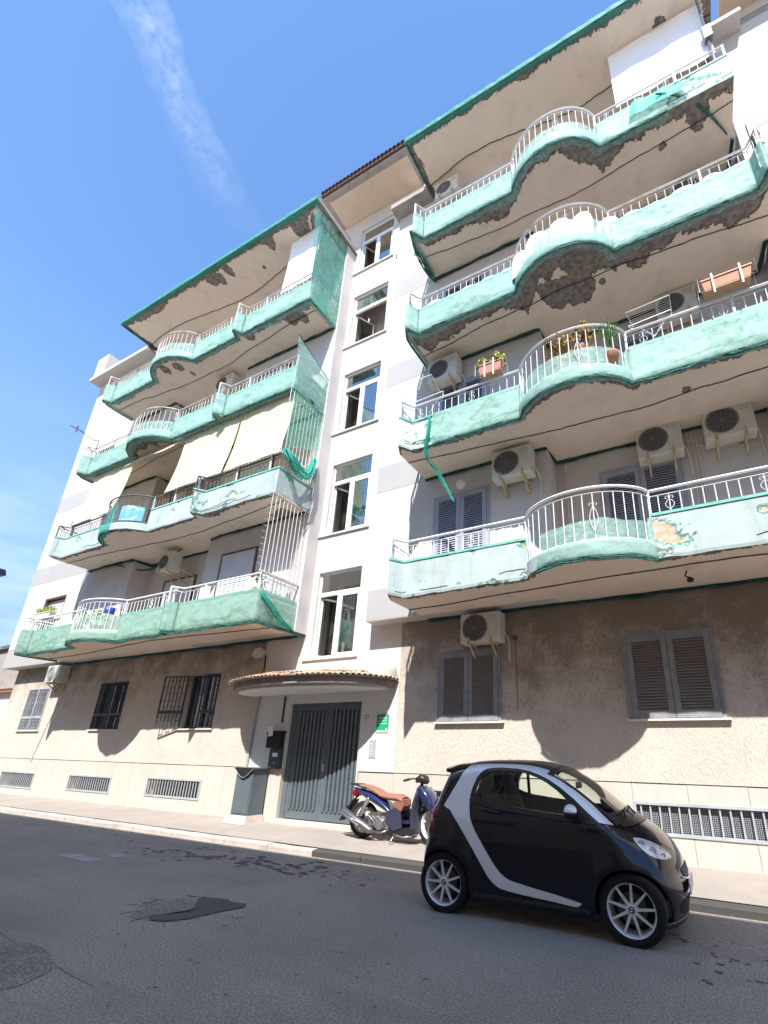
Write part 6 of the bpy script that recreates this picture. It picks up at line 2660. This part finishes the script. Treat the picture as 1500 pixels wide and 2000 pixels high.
    V2, F = fill([p for p in TC], .03)
    mb = MB()
    project_side(mb, V2, F, .0035, sgn)
    mb.build('dark_corner_panel', M['black_plastic'], car, True)
    # mirror
    mb = MB()
    rows = []
    for k_ in range(9):
        a = math.pi * k_ / 8
        row = []
        for i in range(17):
            b = 2 * math.pi * i / 16
            row.append((CO[0] + 1.42 + .060 * math.cos(a) * 1.0, CO[1] + sgn * (.865 + .095 * math.sin(a) * math.cos(b)), 1.035 + .062 * math.sin(a) * math.sin(b) + .006))
        rows.append(row)
    mb.grid(rows)
    mir = mb.build('wing_mirror', M['silver'], car, True)
    mb = MB()
    mb.tube([(CO[0] + 1.43, CO[1] + sgn * .74, .985), (CO[0] + 1.42, CO[1] + sgn * .80, .99), (CO[0] + 1.42, CO[1] + sgn * .86, .995)], [.03, .026, .04], 8)
    rows = []
    for k_ in range(5):
        a = math.pi * k_ / 4
        rows.append([(CO[0] + 1.42 + .064 * math.cos(a), CO[1] + sgn * (.865 + .099 * math.sin(a) * math.cos(b)), 1.030 + .066 * math.sin(a) * math.sin(b)) for b in np.linspace(math.pi, 2 * math.pi, 12)])
    mb.grid(rows)
    mb.build('mirror_foot', M['black_plastic'], mir, True)


def top_z(x, y):
    """upper surface height over (x, y)"""
    lo, hi = .5, 1.6
    x = np.asarray(x, float)
    y = np.asarray(y, float)
    lo = np.full(x.shape, .5)
    hi = np.full(x.shape, 1.6)
    for _ in range(22):
        m = (lo + hi) / 2
        ins = np.abs(y) < CW(x.ravel(), m.ravel()).reshape(x.shape)
        lo = np.where(ins, m, lo)
        hi = np.where(ins, hi, m)
    return lo


# windscreen (glass, black border), built over the opening
ny, nx_ = 30, 16
Yg = np.linspace(-.615, .615, ny)


def ws_row(u):
    xt = 1.195 - .05 * (Yg / .6) ** 2
    xb = 1.86 - .10 * (np.abs(Yg) / .6) ** 2.4
    return xt + (xb - xt) * u


rows = []
for u in np.linspace(0, 1, nx_):
    X = ws_row(u)
    Z = top_z(X, Yg)
    rows.append([(CO[0] + X[i], CO[1] + Yg[i], Z[i] + .002) for i in range(ny)])
MB().grid(rows).build('windscreen', M['screen_glass'], car, True)
mb = MB()
for us in ((-.04, .0, .06), (.90, 1.0, 1.07)):
    rr = []
    for u in us:
        X = ws_row(u)
        Z = top_z(X, Yg)
        rr.append([(CO[0] + X[i], CO[1] + Yg[i], Z[i] + .006) for i in range(ny)])
    mb.grid(rr)
for ysd in (-1, 1):
    rr = []
    for yy in (.560, .585, .612):
        U = np.linspace(-.04, 1.07, 24)
        Y1 = np.full(24, ysd * yy)
        xt = 1.195 - .05 * (Y1 / .6) ** 2
        xb = 1.86 - .10 * (np.abs(Y1) / .6) ** 2.4
        X = xt + (xb - xt) * U
        Z = top_z(X, Y1)
        rr.append([(CO[0] + X[i], CO[1] + Y1[i], Z[i] + .005) for i in range(24)])
    mb.grid(rr)
mb.build('windscreen_border', M['black_plastic'], car, True)
# rear screen
mb = MB()
Yr = np.linspace(-.52, .52, 12)
rows = []
for z in np.linspace(1.0, 1.38, 8):
    lo, hi = np.full(12, -.5), np.full(12, .4)
    for _ in range(20):
        m = (lo + hi) / 2
        ins = np.abs(Yr) < CW(m, np.full(12, z))
        hi = np.where(ins, m, hi)
        lo = np.where(ins, lo, m)
    rows.append([(CO[0] + hi[i] - .003, CO[1] + Yr[i], z) for i in range(12)])
mb.grid(rows)
mb.build('rear_window', M['car_glass'], car, True)
# dark glass roof panel
Yr = np.linspace(-.48, .48, 18)
rows = []
for x in np.linspace(.16, 1.14, 20):
    Z = top_z(np.full(18, x), Yr)
    rows.append([(CO[0] + x, CO[1] + Yr[i], Z[i] + .004) for i in range(18)])
MB().grid(rows).build('roof_panel', M['black_plastic'], car, True)
# rear spoiler lip
mb = MB()
Yr = np.linspace(-.56, .56, 20)
X1 = .16 + 0 * Yr
Z1 = top_z(X1, Yr) + .003
Zl = 1.425 - .05 * (np.abs(Yr) / .56) ** 2.5
Xl = -.155 + .05 * (Yr / .56) ** 2
Xm = .0 + 0 * Yr
Zm = np.maximum(top_z(Xm, Yr) + .006, (Z1 + Zl) / 2 + .004)
mb.grid([[(CO[0] + X1[i], CO[1] + Yr[i], Z1[i]) for i in range(20)], [(CO[0] + Xm[i], CO[1] + Yr[i], Zm[i]) for i in range(20)], [(CO[0] + Xl[i], CO[1] + Yr[i], Zl[i]) for i in range(20)],
         [(CO[0] + Xl[i] + .005, CO[1] + Yr[i], Zl[i] - .035) for i in range(20)], [(CO[0] + .06, CO[1] + Yr[i], Zl[i] - .06) for i in range(20)]])
for i_ in (0, 19):
    mb.add([(CO[0] + X1[i_], CO[1] + Yr[i_], Z1[i_]), (CO[0] + Xm[i_], CO[1] + Yr[i_], Zm[i_]), (CO[0] + Xl[i_], CO[1] + Yr[i_], Zl[i_]), (CO[0] + Xl[i_] + .005, CO[1] + Yr[i_], Zl[i_] - .035), (CO[0] + .06, CO[1] + Yr[i_], Zl[i_] - .06)], [(0, 1, 2, 3, 4)])
mb.build('roof_spoiler', M['navy'], car, True)
# bonnet seams, wipers, cowl
for sgn in (-1, 1):
    q = []
    for t_ in np.linspace(0, 1, 20):
        x = 1.80 + .43 * t_
        y = sgn * (.55 - .02 * t_ - .30 * t_ ** 2.2)
        q.append((x, y))
    X = np.array([a for a, b in q])
    Y1 = np.array([b for a, b in q])
    Z = top_z(X, Y1)
    MB().tube([(CO[0] + X[i], CO[1] + Y1[i], Z[i] - .001) for i in range(20)], .0035, 5).build('bonnet_gap', M['black'], car)
    mb = MB()
    ya = np.linspace(-.30, .16, 12) + sgn * .16
    X = 1.835 - .10 * (np.abs(ya) / .6) ** 2.4 - .035 * np.linspace(0, 1, 12)
    Z = top_z(X, ya) + .016
    mb.tube([(CO[0] + X[i], CO[1] + ya[i], Z[i]) for i in range(12)], .008, 5)
    mb.tube([(CO[0] + X[0] + .07, CO[1] + ya[0] + .05, Z[0] - .02), (CO[0] + X[5] + .01, CO[1] + ya[5], Z[5] + .014)], .010, 5)
    mb.build('wiper', M['black'], car)
Yc = np.linspace(-.56, .56, 22)
rows = []
for dx in (.005, .07, .13):
    X = 1.865 - .10 * (np.abs(Yc) / .6) ** 2.4 + dx * (1 - .45 * (np.abs(Yc) / .56) ** 2)
    Z = top_z(X, Yc)
    rows.append([(CO[0] + X[i], CO[1] + Yc[i], Z[i] + .007) for i in range(22)])
MB().grid(rows).build('cowl_panel', M['black_plastic'], car, True)


def nose_x(y, z):
    lo = np.full(np.shape(y), 1.4)
    hi = np.full(np.shape(y), 2.5)
    y = np.asarray(y, float)
    z = np.asarray(z, float)
    for _ in range(22):
        m = (lo + hi) / 2
        ins = np.abs(y) < CW(m.ravel(), z.ravel()).reshape(m.shape)
        lo = np.where(ins, m, lo)
        hi = np.where(ins, hi, m)
    return lo


def nose_patch(poly, off, name, m, step=.02):
    V2, F = fill(poly, step)
    Y1 = np.array([p[0] for p in V2])
    Z = np.array([p[1] for p in V2])
    X = nose_x(Y1, Z) + off
    return MB().add([(CO[0] + X[i], CO[1] + Y1[i], Z[i]) for i in range(len(X))], F).build(name, m, car, True)


# grille, lower intake, plate, emblem, fog lamp panels
nose_patch(chaikin([(-.30, .56), (.30, .56), (.26, .475), (.0, .455), (-.26, .475)], 2), .004, 'grille', M['black'])
mb = MB()
for z in (.485, .505, .525, .545):
    Y1 = np.linspace(-.24, .24, 18)
    X = nose_x(Y1, np.full(18, z)) + .008
    mb.tube([(CO[0] + X[i], CO[1] + Y1[i], z) for i in range(18)], .003, 4)
mb.build('grille_bars', M['grille_grey'], car)
Y1 = np.linspace(-.31, .31, 30)
zz = .452 + .0 * Y1 + .035 * (np.abs(Y1) / .31) ** 2
X = nose_x(Y1, zz) + .006
MB().tube([(CO[0] + X[i], CO[1] + Y1[i], zz[i]) for i in range(30)], .010, 6).build('grille_rim', M['chrome'], car, True)
nose_patch(chaikin([(-.42, .32), (.42, .32), (.38, .18), (-.38, .18)], 2), .003, 'lower_intake', M['black'])
mb = MB()
mb.box(CO[0] + 2.345, CO[0] + 2.357, CO[1] - .25, CO[1] + .25, .34, .44)
mb.build('number_plate', M['sign_white'], car)
for sgn in (-1, 1):
    nose_patch(chaikin([(sgn * .50, .36), (sgn * .62, .37), (sgn * .64, .22), (sgn * .50, .20)], 1), .003, 'fog_lamp_panel', M['black'])
Y1 = np.linspace(-.60, .60, 40)
rows = []
for z, off in ((.115, .0), (.13, .010), (.155, .012), (.165, .004)):
    X = nose_x(Y1, np.full(40, max(z, .12))) + off
    rows.append([(CO[0] + X[i], CO[1] + Y1[i], z) for i in range(40)])
MB().grid(rows).build('chin_spoiler', M['black_plastic'], car, True)
# rear lower bumper and exhaust
mb = MB()
mb.box(CO[0] - .30, CO[0] + 2.1, CO[1] - .60, CO[1] + .60, .15, .19)
mb.build('floor_pan', M['black'], car)

# --- interior
mb = MB()
mb.box(CO[0] + .15, CO[0] + 1.55, CO[1] - .66, CO[1] + .66, .25, .30)
mb.box(CO[0] - .1, CO[0] + .22, CO[1] - .62, CO[1] + .62, .30, .86)
mb.build('cabin_floor', M['cloth_dark'], car)
for sy in (-.34, .34):
    mb = MB()
    rows = []
    for (x, z, w, t) in ((.62, .50, .25, .10), (.52, .62, .26, .10), (.44, .85, .25, .09), (.38, 1.05, .22, .07), (.36, 1.14, .15, .05), (.345, 1.20, .12, .05), (.33, 1.29, .13, .05), (.325, 1.325, .09, .03)):
        rows.append([(CO[0] + x + t * math.cos(a), CO[1] + sy + w * math.copysign(abs(math.sin(a)) ** .6, math.sin(a)), z) for a in np.linspace(0, 6.283, 21)])
    mb.grid(rows)
    mb.add(rows[-1][:-1], [tuple(range(20))])
    mb.box(CO[0] + .5, CO[0] + 1.02, CO[1] + sy - .25, CO[1] + sy + .25, .45, .58)
    mb.build('seat', M['cloth_dark'], car, True)
mb = MB()
rows = []
for x, z in ((1.30, .70), (1.30, .86), (1.38, .93), (1.62, .935), (1.76, .915)):
    rows.append([(CO[0] + x, CO[1] + y, z - .03 * (abs(y) / .6) ** 2) for y in np.linspace(-.62, .62, 12)])
mb.grid(rows)
mb.build('dashboard', M['cloth_dark'], car, True)
mb = MB()
c_ = Vector((CO[0] + 1.18, CO[1] + .34, .90))
q = [(c_.x + .06 * math.sin(a), c_.y + .17 * math.cos(a), c_.z + .155 * math.sin(a)) for a in np.linspace(0, 6.283, 25)]
mb.tube(q, .014, 6, False)
mb.tube([(c_.x, c_.y - .16, c_.z), (c_.x + .03, c_.y, c_.z - .02), (c_.x, c_.y + .16, c_.z)], .016, 5)
mb.tube([(c_.x + .02, c_.y, c_.z), (c_.x + .25, c_.y, c_.z - .12)], .025, 6)
mb.build('steering_wheel', M['black_plastic'], car, True)
mb = MB()
mb.box(CO[0] + 1.30, CO[0] + 1.325, CO[1] - .10, CO[1] + .10, 1.20, 1.265)
mb.tube([(CO[0] + 1.32, CO[1], 1.24), (CO[0] + 1.30, CO[1], 1.33)], .01, 5)
mb.build('rear_view_mirror', M['black'], car)
mb = MB()
for sgn in (-1, 1):
    mb.tube([(CO[0] + .50, CO[1] + sgn * .66, .98), (CO[0] + .50, CO[1] + sgn * .60, 1.36)], .02, 6)
mb.build('b_pillar', M['black'], car)


# --- wheels
def car_wheel(wx, sgn, rot):
    cy = CO[1] + sgn * .70
    o = add_empty('wheel', car, (CO[0] + wx, cy, WZ))
    c = (CO[0] + wx, 0, WZ)
    yo = cy + sgn * .075
    yi = cy - sgn * .10
    mb = MB()
    pr = [(.205, yo - sgn * .010), (.215, yo + sgn * .003), (.245, yo + sgn * .006), (.272, yo - sgn * .004), (.284, yo - sgn * .022), (.288, yo - sgn * .045), (.288, yi + sgn * .04), (.280, yi + sgn * .015), (.25, yi), (.205, yi)]
    mb.lathe(pr, c, 'y', 56)
    mb.build('tyre', M['tyre'], o, True)
    mb = MB()
    pr = [(.184, yi), (.190, yo - sgn * .04), (.199, yo - sgn * .012), (.207, yo - sgn * .002), (.209, yo + sgn * .001), (.205, yo - sgn * .012)]
    mb.lathe(pr, c, 'y', 56)
    n = 9
    for i in range(n):
        a = 2 * math.pi * i / n + rot
        dx, dz = math.cos(a), math.sin(a)
        px, pz = -dz, dx
        w0, w1 = .0125, .0080
        y_h, y_r = yo - sgn * .022, yo - sgn * .010
        r0, r1 = .035, .198
        P8 = []
        for yo_, dep in ((0, 0), (1, .022)):
            P8 += [(c[0] + dx * r0 + px * w0 * (1 + .3 * yo_), y_h - sgn * dep, c[2] + dz * r0 + pz * w0), (c[0] + dx * r0 - px * w0 * (1 + .3 * yo_), y_h - sgn * dep, c[2] + dz * r0 - pz * w0),
                   (c[0] + dx * r1 - px * w1, y_r - sgn * dep, c[2] + dz * r1 - pz * w1), (c[0] + dx * r1 + px * w1, y_r - sgn * dep, c[2] + dz * r1 + pz * w1)]
        mb.hexa(P8)
    mb.lathe([(0, yo - sgn * .018), (.03, yo - sgn * .016), (.046, yo - sgn * .022), (.05, yo - sgn * .05)], c, 'y', 24)
    mb.build('rim', M['rim'], o, False)
    mb = MB()
    mb.lathe([(0, yo - sgn * .013), (.026, yo - sgn * .0135), (.029, yo - sgn * .018)], c, 'y', 20)
    mb.build('hub_cap', M['black_plastic'], o, True)
    mb = MB()
    q = [(c[0] + .012 * math.cos(a), yo - sgn * .011, c[2] + .012 * math.sin(a)) for a in np.linspace(.6, 5.7, 16)]
    mb.tube(q, .0028, 4)
    mb.add([(c[0] + .016, yo - sgn * .010, c[2] - .006), (c[0] + .022, yo - sgn * .010, c[2]), (c[0] + .016, yo - sgn * .010, c[2] + .006)], [(0, 1, 2)])
    mb.build('hub_emblem', M['chrome'], o)
    mb = MB()
    mb.lathe([(0, yo - sgn * .075), (.125, yo - sgn * .075), (.125, yo - sgn * .085)], c, 'y', 32)
    mb.build('brake_disc', M['ac_dark'], o)
    for i in range(3):
        a = 2 * math.pi * i / 3 + rot + .35
        MB().lathe([(0, yo - sgn * .026), (.008, yo - sgn * .026), (.009, yo - sgn * .034)], (c[0] + .062 * math.cos(a), 0, c[2] + .062 * math.sin(a)), 'y', 8).build('wheel_bolt', M['chrome'], o)
    mb = MB()
    mb.lathe([(0, yi + sgn * .005), (.2, yi + sgn * .005)], c, 'y', 24)
    mb.build('inner_disc', M['black'], o)


for wx, rot in ((WHEELX[0], .35), (WHEELX[1], .12)):
    for sgn in (-1, 1):
        car_wheel(wx, sgn, rot)

# ================================================================== SCOOTER
SY = -.46
M['scooter_blue'] = paint('scooter_blue', (.02, .028, .10), .25, .3, 1)
M['scooter_grey'] = paint('scooter_grey', (.04, .043, .075), .45, .2, .35)
M['saddle'] = mat('saddle_leather', (.25, .115, .078), .55, .08, 6, .15, 70)
M['engine'] = mat('engine_metal', (.35, .34, .33), .4, .25, 20, .4, 50, metal=.8)
M['exhaust'] = paint('exhaust_metal', (.17, .165, .19), .32, .7, 0)
sc = thing('parked_scooter', 'dark blue scooter with a tan leather saddle on the pavement by the gate', 'scooter', (-5.1, SY, .09))
ZG = .112


def swheel(cx, cz, r, label, turn=0.0):
    o = add_empty('wheel', sc, (cx, SY, cz))
    ct, st = math.cos(turn), math.sin(turn)

    def T(p):
        x, y, z = p
        return (cx + (x) * ct - y * st, SY + x * st + y * ct, cz + z)

    def lt(prof, n=36):
        rows = []
        for i in range(n + 1):
            a = 2 * math.pi * i / n
            rows.append([T((r_ * math.cos(a), h, r_ * math.sin(a))) for r_, h in prof])
        return MB().grid(rows)
    lt([(r * .74, -.045), (r * .86, -.055), (r * .96, -.045), (r, -.015), (r, .015), (r * .96, .045), (r * .86, .055), (r * .74, .045), (r * .74, -.045)]).build('tyre', M['tyre'], o, True)
    mb = lt([(r * .74, -.04), (r * .68, -.03), (r * .68, .03), (r * .74, .04)])
    for i in range(5):
        a = 2 * math.pi * i / 5 + .3
        for s_ in (-.16, .16):
            mb.tube([T((.04 * math.cos(a + s_ * 2), 0, .04 * math.sin(a + s_ * 2))), T((r * .69 * math.cos(a + s_ * .6), 0, r * .69 * math.sin(a + s_ * .6)))], .010, 5)
    mb.tube([T((0, -.05, 0)), T((0, .05, 0))], .045, 12)
    mb.build('rim', M['rim'] if label == 'f' else M['engine'], o)
    mb = MB()
    mb.tube([T((0, -.065, 0)), T((0, -.055, 0))], .10, 20)
    mb.build('brake_disc', M['exhaust'], o)
    return o


RWX, FWX = -5.80, -4.38
swheel(RWX, ZG + .30, .30, 'r')
swheel(FWX, ZG + .30, .30, 'f', R_(-14))


def loft(mb, secs, n=14, p=2.6):
    """secs: (x, z, half width y, half height, tilt) sections along the body"""
    rows = []
    for (x, z, wy, hz, tl) in secs:
        row = []
        for i in range(n + 1):
            a = 2 * math.pi * i / n
            ca, sa = math.cos(a), math.sin(a)
            yy = wy * math.copysign(abs(ca) ** (2 / p), ca)
            hh = hz * math.copysign(abs(sa) ** (2 / p), sa)
            row.append((x - hh * math.sin(tl), SY + yy, z + hh * math.cos(tl)))
        rows.append(row)
    mb.grid(rows)
    for r_, s_ in ((rows[0], 1), (rows[-1], -1)):
        mb.add(r_[:-1], [tuple(range(n))[::s_]])


# side plane coordinates measured in the street: x (world), z
mb = MB()
loft(mb, [(-6.02, .90, .05, .035, .3), (-5.88, .87, .11, .06, .35), (-5.66, .80, .15, .095, .5), (-5.42, .715, .165, .13, .6), (-5.22, .62, .17, .16, .7), (-5.06, .53, .165, .17, .9), (-4.98, .46, .15, .14, 1.1)])
mb.build('rear_fairing', M['scooter_blue'], sc, True)
for sg in (-1, 1):
    mb = MB()
    y = SY + sg * .178
    mb.prism([(-5.24, .56), (-5.02, .66), (-4.90, .60), (-4.86, .36), (-5.02, .30), (-5.12, .34), (-5.20, .46)], y - .006, y + .006, 'y')
    mb.build('side_panel', M['scooter_grey'], sc)
mb = MB()
loft(mb, [(-5.90, .965, .09, .025, .2), (-5.72, .945, .125, .04, .25), (-5.52, .89, .14, .05, .45), (-5.38, .82, .145, .05, .4), (-5.20, .80, .15, .055, .1), (-5.02, .80, .155, .06, 0), (-4.93, .76, .14, .06, -.2)], p=2.2)
mb.build('saddle', M['saddle'], sc, True)
mb = MB()
mb.prism([(-4.98, .80), (-4.90, .78), (-4.88, .68), (-4.93, .60), (-5.02, .62), (-5.10, .72)], SY - .13, SY + .13, 'y')
mb.build('saddle_front', M['saddle'], sc)
mb = MB()
mb.tube([(-5.70, SY - .13, .93), (-5.95, SY - .12, .98), (-6.10, SY - .06, .985), (-6.10, SY + .06, .985), (-5.95, SY + .12, .98), (-5.70, SY + .13, .93)], .017, 6)
mb.build('grab_rail', M['black_plastic'], sc, True)
mb = MB()
mb.prism([(-6.04, .84), (-5.98, .90), (-5.92, .84), (-5.98, .78)], SY - .10, SY + .10, 'y')
mb.build('tail_light', M['tail_red'], sc)
# mudguard and plate holder
mb = MB()
mb.tube([(-5.95, SY, .80), (-6.10, SY, .68), (-6.24, SY, .50), (-6.30, SY, .42)], .018, 6)
mb.hexa([(-6.14, SY - .09, .50), (-6.14, SY + .09, .50), (-6.16, SY + .09, .50), (-6.16, SY - .09, .50), (-6.00, SY - .09, .72), (-6.00, SY + .09, .72), (-6.02, SY + .09, .73), (-6.02, SY - .09, .73)])
mb.hexa([(-6.28, SY - .07, .36), (-6.28, SY + .07, .36), (-6.31, SY + .07, .37), (-6.31, SY - .07, .37), (-6.10, SY - .08, .62), (-6.10, SY + .08, .62), (-6.12, SY + .08, .63), (-6.12, SY - .08, .63)])
mb.build('plate_holder', M['black_plastic'], sc)
mb = MB()
mb.tube([(-5.62, SY - .12, .80), (-5.72, SY - .13, .62), (-5.80, SY - .13, .46)], .022, 8)
for k_ in range(9):
    u = k_ / 8
    mb.tube([(-5.64 - .14 * u, SY - .155, .76 - .26 * u), (-5.64 - .14 * u, SY - .095, .75 - .26 * u)], .032, 8)
mb.build('shock_absorber', M['chrome'], sc, True)
# exhaust
mb = MB()
mb.tube([(-6.16, SY - .20, .56), (-6.10, SY - .20, .535), (-5.80, SY - .20, .40), (-5.52, SY - .19, .27), (-5.44, SY - .18, .25)], [.045, .068, .072, .062, .03], 14)
mb.tube([(-5.44, SY - .18, .25), (-5.30, SY - .15, .24), (-5.15, SY - .10, .30)], .022, 8)
mb.build('exhaust_pipe', M['exhaust'], sc, True)
MB().tube([(-6.10, SY - .275, .54), (-5.70, SY - .275, .36)], [.012, .03], 6).build('heat_shield', M['chrome'], sc, True)
# engine block, fins, hoses
mb = MB()
mb.box(-5.62, -5.18, SY - .10, SY + .10, .30, .50)
mb.box(-5.72, -5.50, SY + .06, SY + .14, .30, .48)
for k_ in range(8):
    mb.box(-5.58 + .03 * k_, -5.565 + .03 * k_, SY - .14, SY + .10, .34, .54)
mb.lathe([(0, SY - .16), (.085, SY - .155), (.095, SY - .10)], (-5.36, 0, .37), 'y', 18)
mb.lathe([(0, SY - .15), (.05, SY - .145), (.06, SY - .10)], (-5.16, 0, .34), 'y', 14)
for k_ in range(6):
    mb.tube([(-5.60 + .07 * k_, SY - .13, .50), (-5.5 + .06 * k_, SY - .15, .43 + .02 * (k_ % 3)), (-5.42 + .05 * k_, SY - .12, .32)], .010, 5)
mb.prism([(-5.80, .45), (-5.62, .56), (-5.40, .50), (-5.36, .40), (-5.60, .34), (-5.80, .38)], SY + .09, SY + .16, 'y')
mb.build('engine', M['engine'], sc)
# floorboard
mb = MB()
mb.prism([(-5.14, .36), (-4.72, .33), (-4.62, .36), (-4.60, .30), (-4.72, .25), (-5.14, .27)], SY - .17, SY + .17, 'y')
mb.build('floorboard', M['black_plastic'], sc)
mb = MB()
mb.tube([(-5.02, SY - .18, .25), (-4.82, SY - .19, .22), (-4.68, SY - .15, .24)], .014, 6)
mb.tube([(-5.0, SY - .14, .27), (-5.06, SY - .24, .115), (-4.98, SY - .25, .11)], .012, 6)
mb.build('stand', M['chrome'], sc, True)
# leg shield and front
mb = MB()
rows = []
for (x, z, w, b) in ((-4.66, .27, .13, .05), (-4.70, .42, .17, .05), (-4.69, .60, .20, .04), (-4.64, .78, .22, .05), (-4.60, .92, .20, .06), (-4.60, 1.0, .15, .06)):
    rows.append([(x + b * (1 - (abs(y) / w) ** 2) + .03, SY + y, z) for y in np.linspace(-w, w, 11)])
rows2 = [[(p[0] - .035, p[1], p[2]) for p in r_] for r_ in rows]
mb.grid(rows)
mb.grid(rows2, True)
for i in (0, -1):
    mb.grid([[r_[i] for r_ in rows], [r_[i] for r_ in rows2]])
mb.grid([rows[-1], rows2[-1]])
mb.build('leg_shield', M['scooter_grey'], sc, True)
mb = MB()
loft(mb, [(-4.62, 1.00, .10, .03, -.5), (-4.52, .93, .17, .07, -.7), (-4.42, .80, .18, .10, -.8), (-4.36, .68, .13, .08, -.9), (-4.33, .60, .07, .04, -1)])
mb.build('front_fairing', M['scooter_blue'], sc, True)
for sg in (-1, 1):
    mb = MB()
    y = SY + sg * .165
    mb.prism([(-4.60, .97), (-4.52, .99), (-4.36, .80), (-4.32, .68), (-4.44, .76), (-4.55, .88)], y - .02, y + .02, 'y')
    mb.build('indicator_panel', M['scooter_blue'], sc)
mb = MB()
rows = []
for a in np.linspace(R_(25), R_(160), 12):
    rows.append([(FWX + .335 * math.cos(a), SY + y, ZG + .30 + .335 * math.sin(a) - .02 * (abs(y) / .08) ** 2) for y in np.linspace(-.08, .08, 7)])
mb.grid(rows)
mb.build('front_mudguard', M['scooter_blue'], sc, True)
mb = MB()
for sg in (-1, 1):
    mb.tube([(FWX, SY + sg * .075, ZG + .30), (-4.50, SY + sg * .08, .80)], .018, 8)
mb.build('fork', M['exhaust'], sc, True)
mb = MB()
loft(mb, [(-4.70, 1.10, .07, .05, 0), (-4.62, 1.13, .12, .075, -.2), (-4.54, 1.11, .11, .07, -.4), (-4.50, 1.07, .07, .04, -.5)])
mb.tube([(-4.60, SY, 1.06), (-4.62, SY, .95)], .03, 8)
mb.build('headset', M['black_plastic'], sc, True)
mb = MB()
mb.tube([(-4.74, SY - .33, 1.10), (-4.68, SY - .2, 1.13), (-4.62, SY, 1.12), (-4.68, SY + .2, 1.13), (-4.74, SY + .33, 1.10)], .014, 6)
mb.tube([(-4.75, SY - .36, 1.10), (-4.715, SY - .24, 1.12)], .022, 8)
mb.tube([(-4.75, SY + .36, 1.10), (-4.715, SY + .24, 1.12)], .022, 8)
mb.tube([(-4.66, SY - .34, 1.12), (-4.64, SY - .16, 1.13)], .007, 5)
mb.build('handlebar', M['black_plastic'], sc, True)
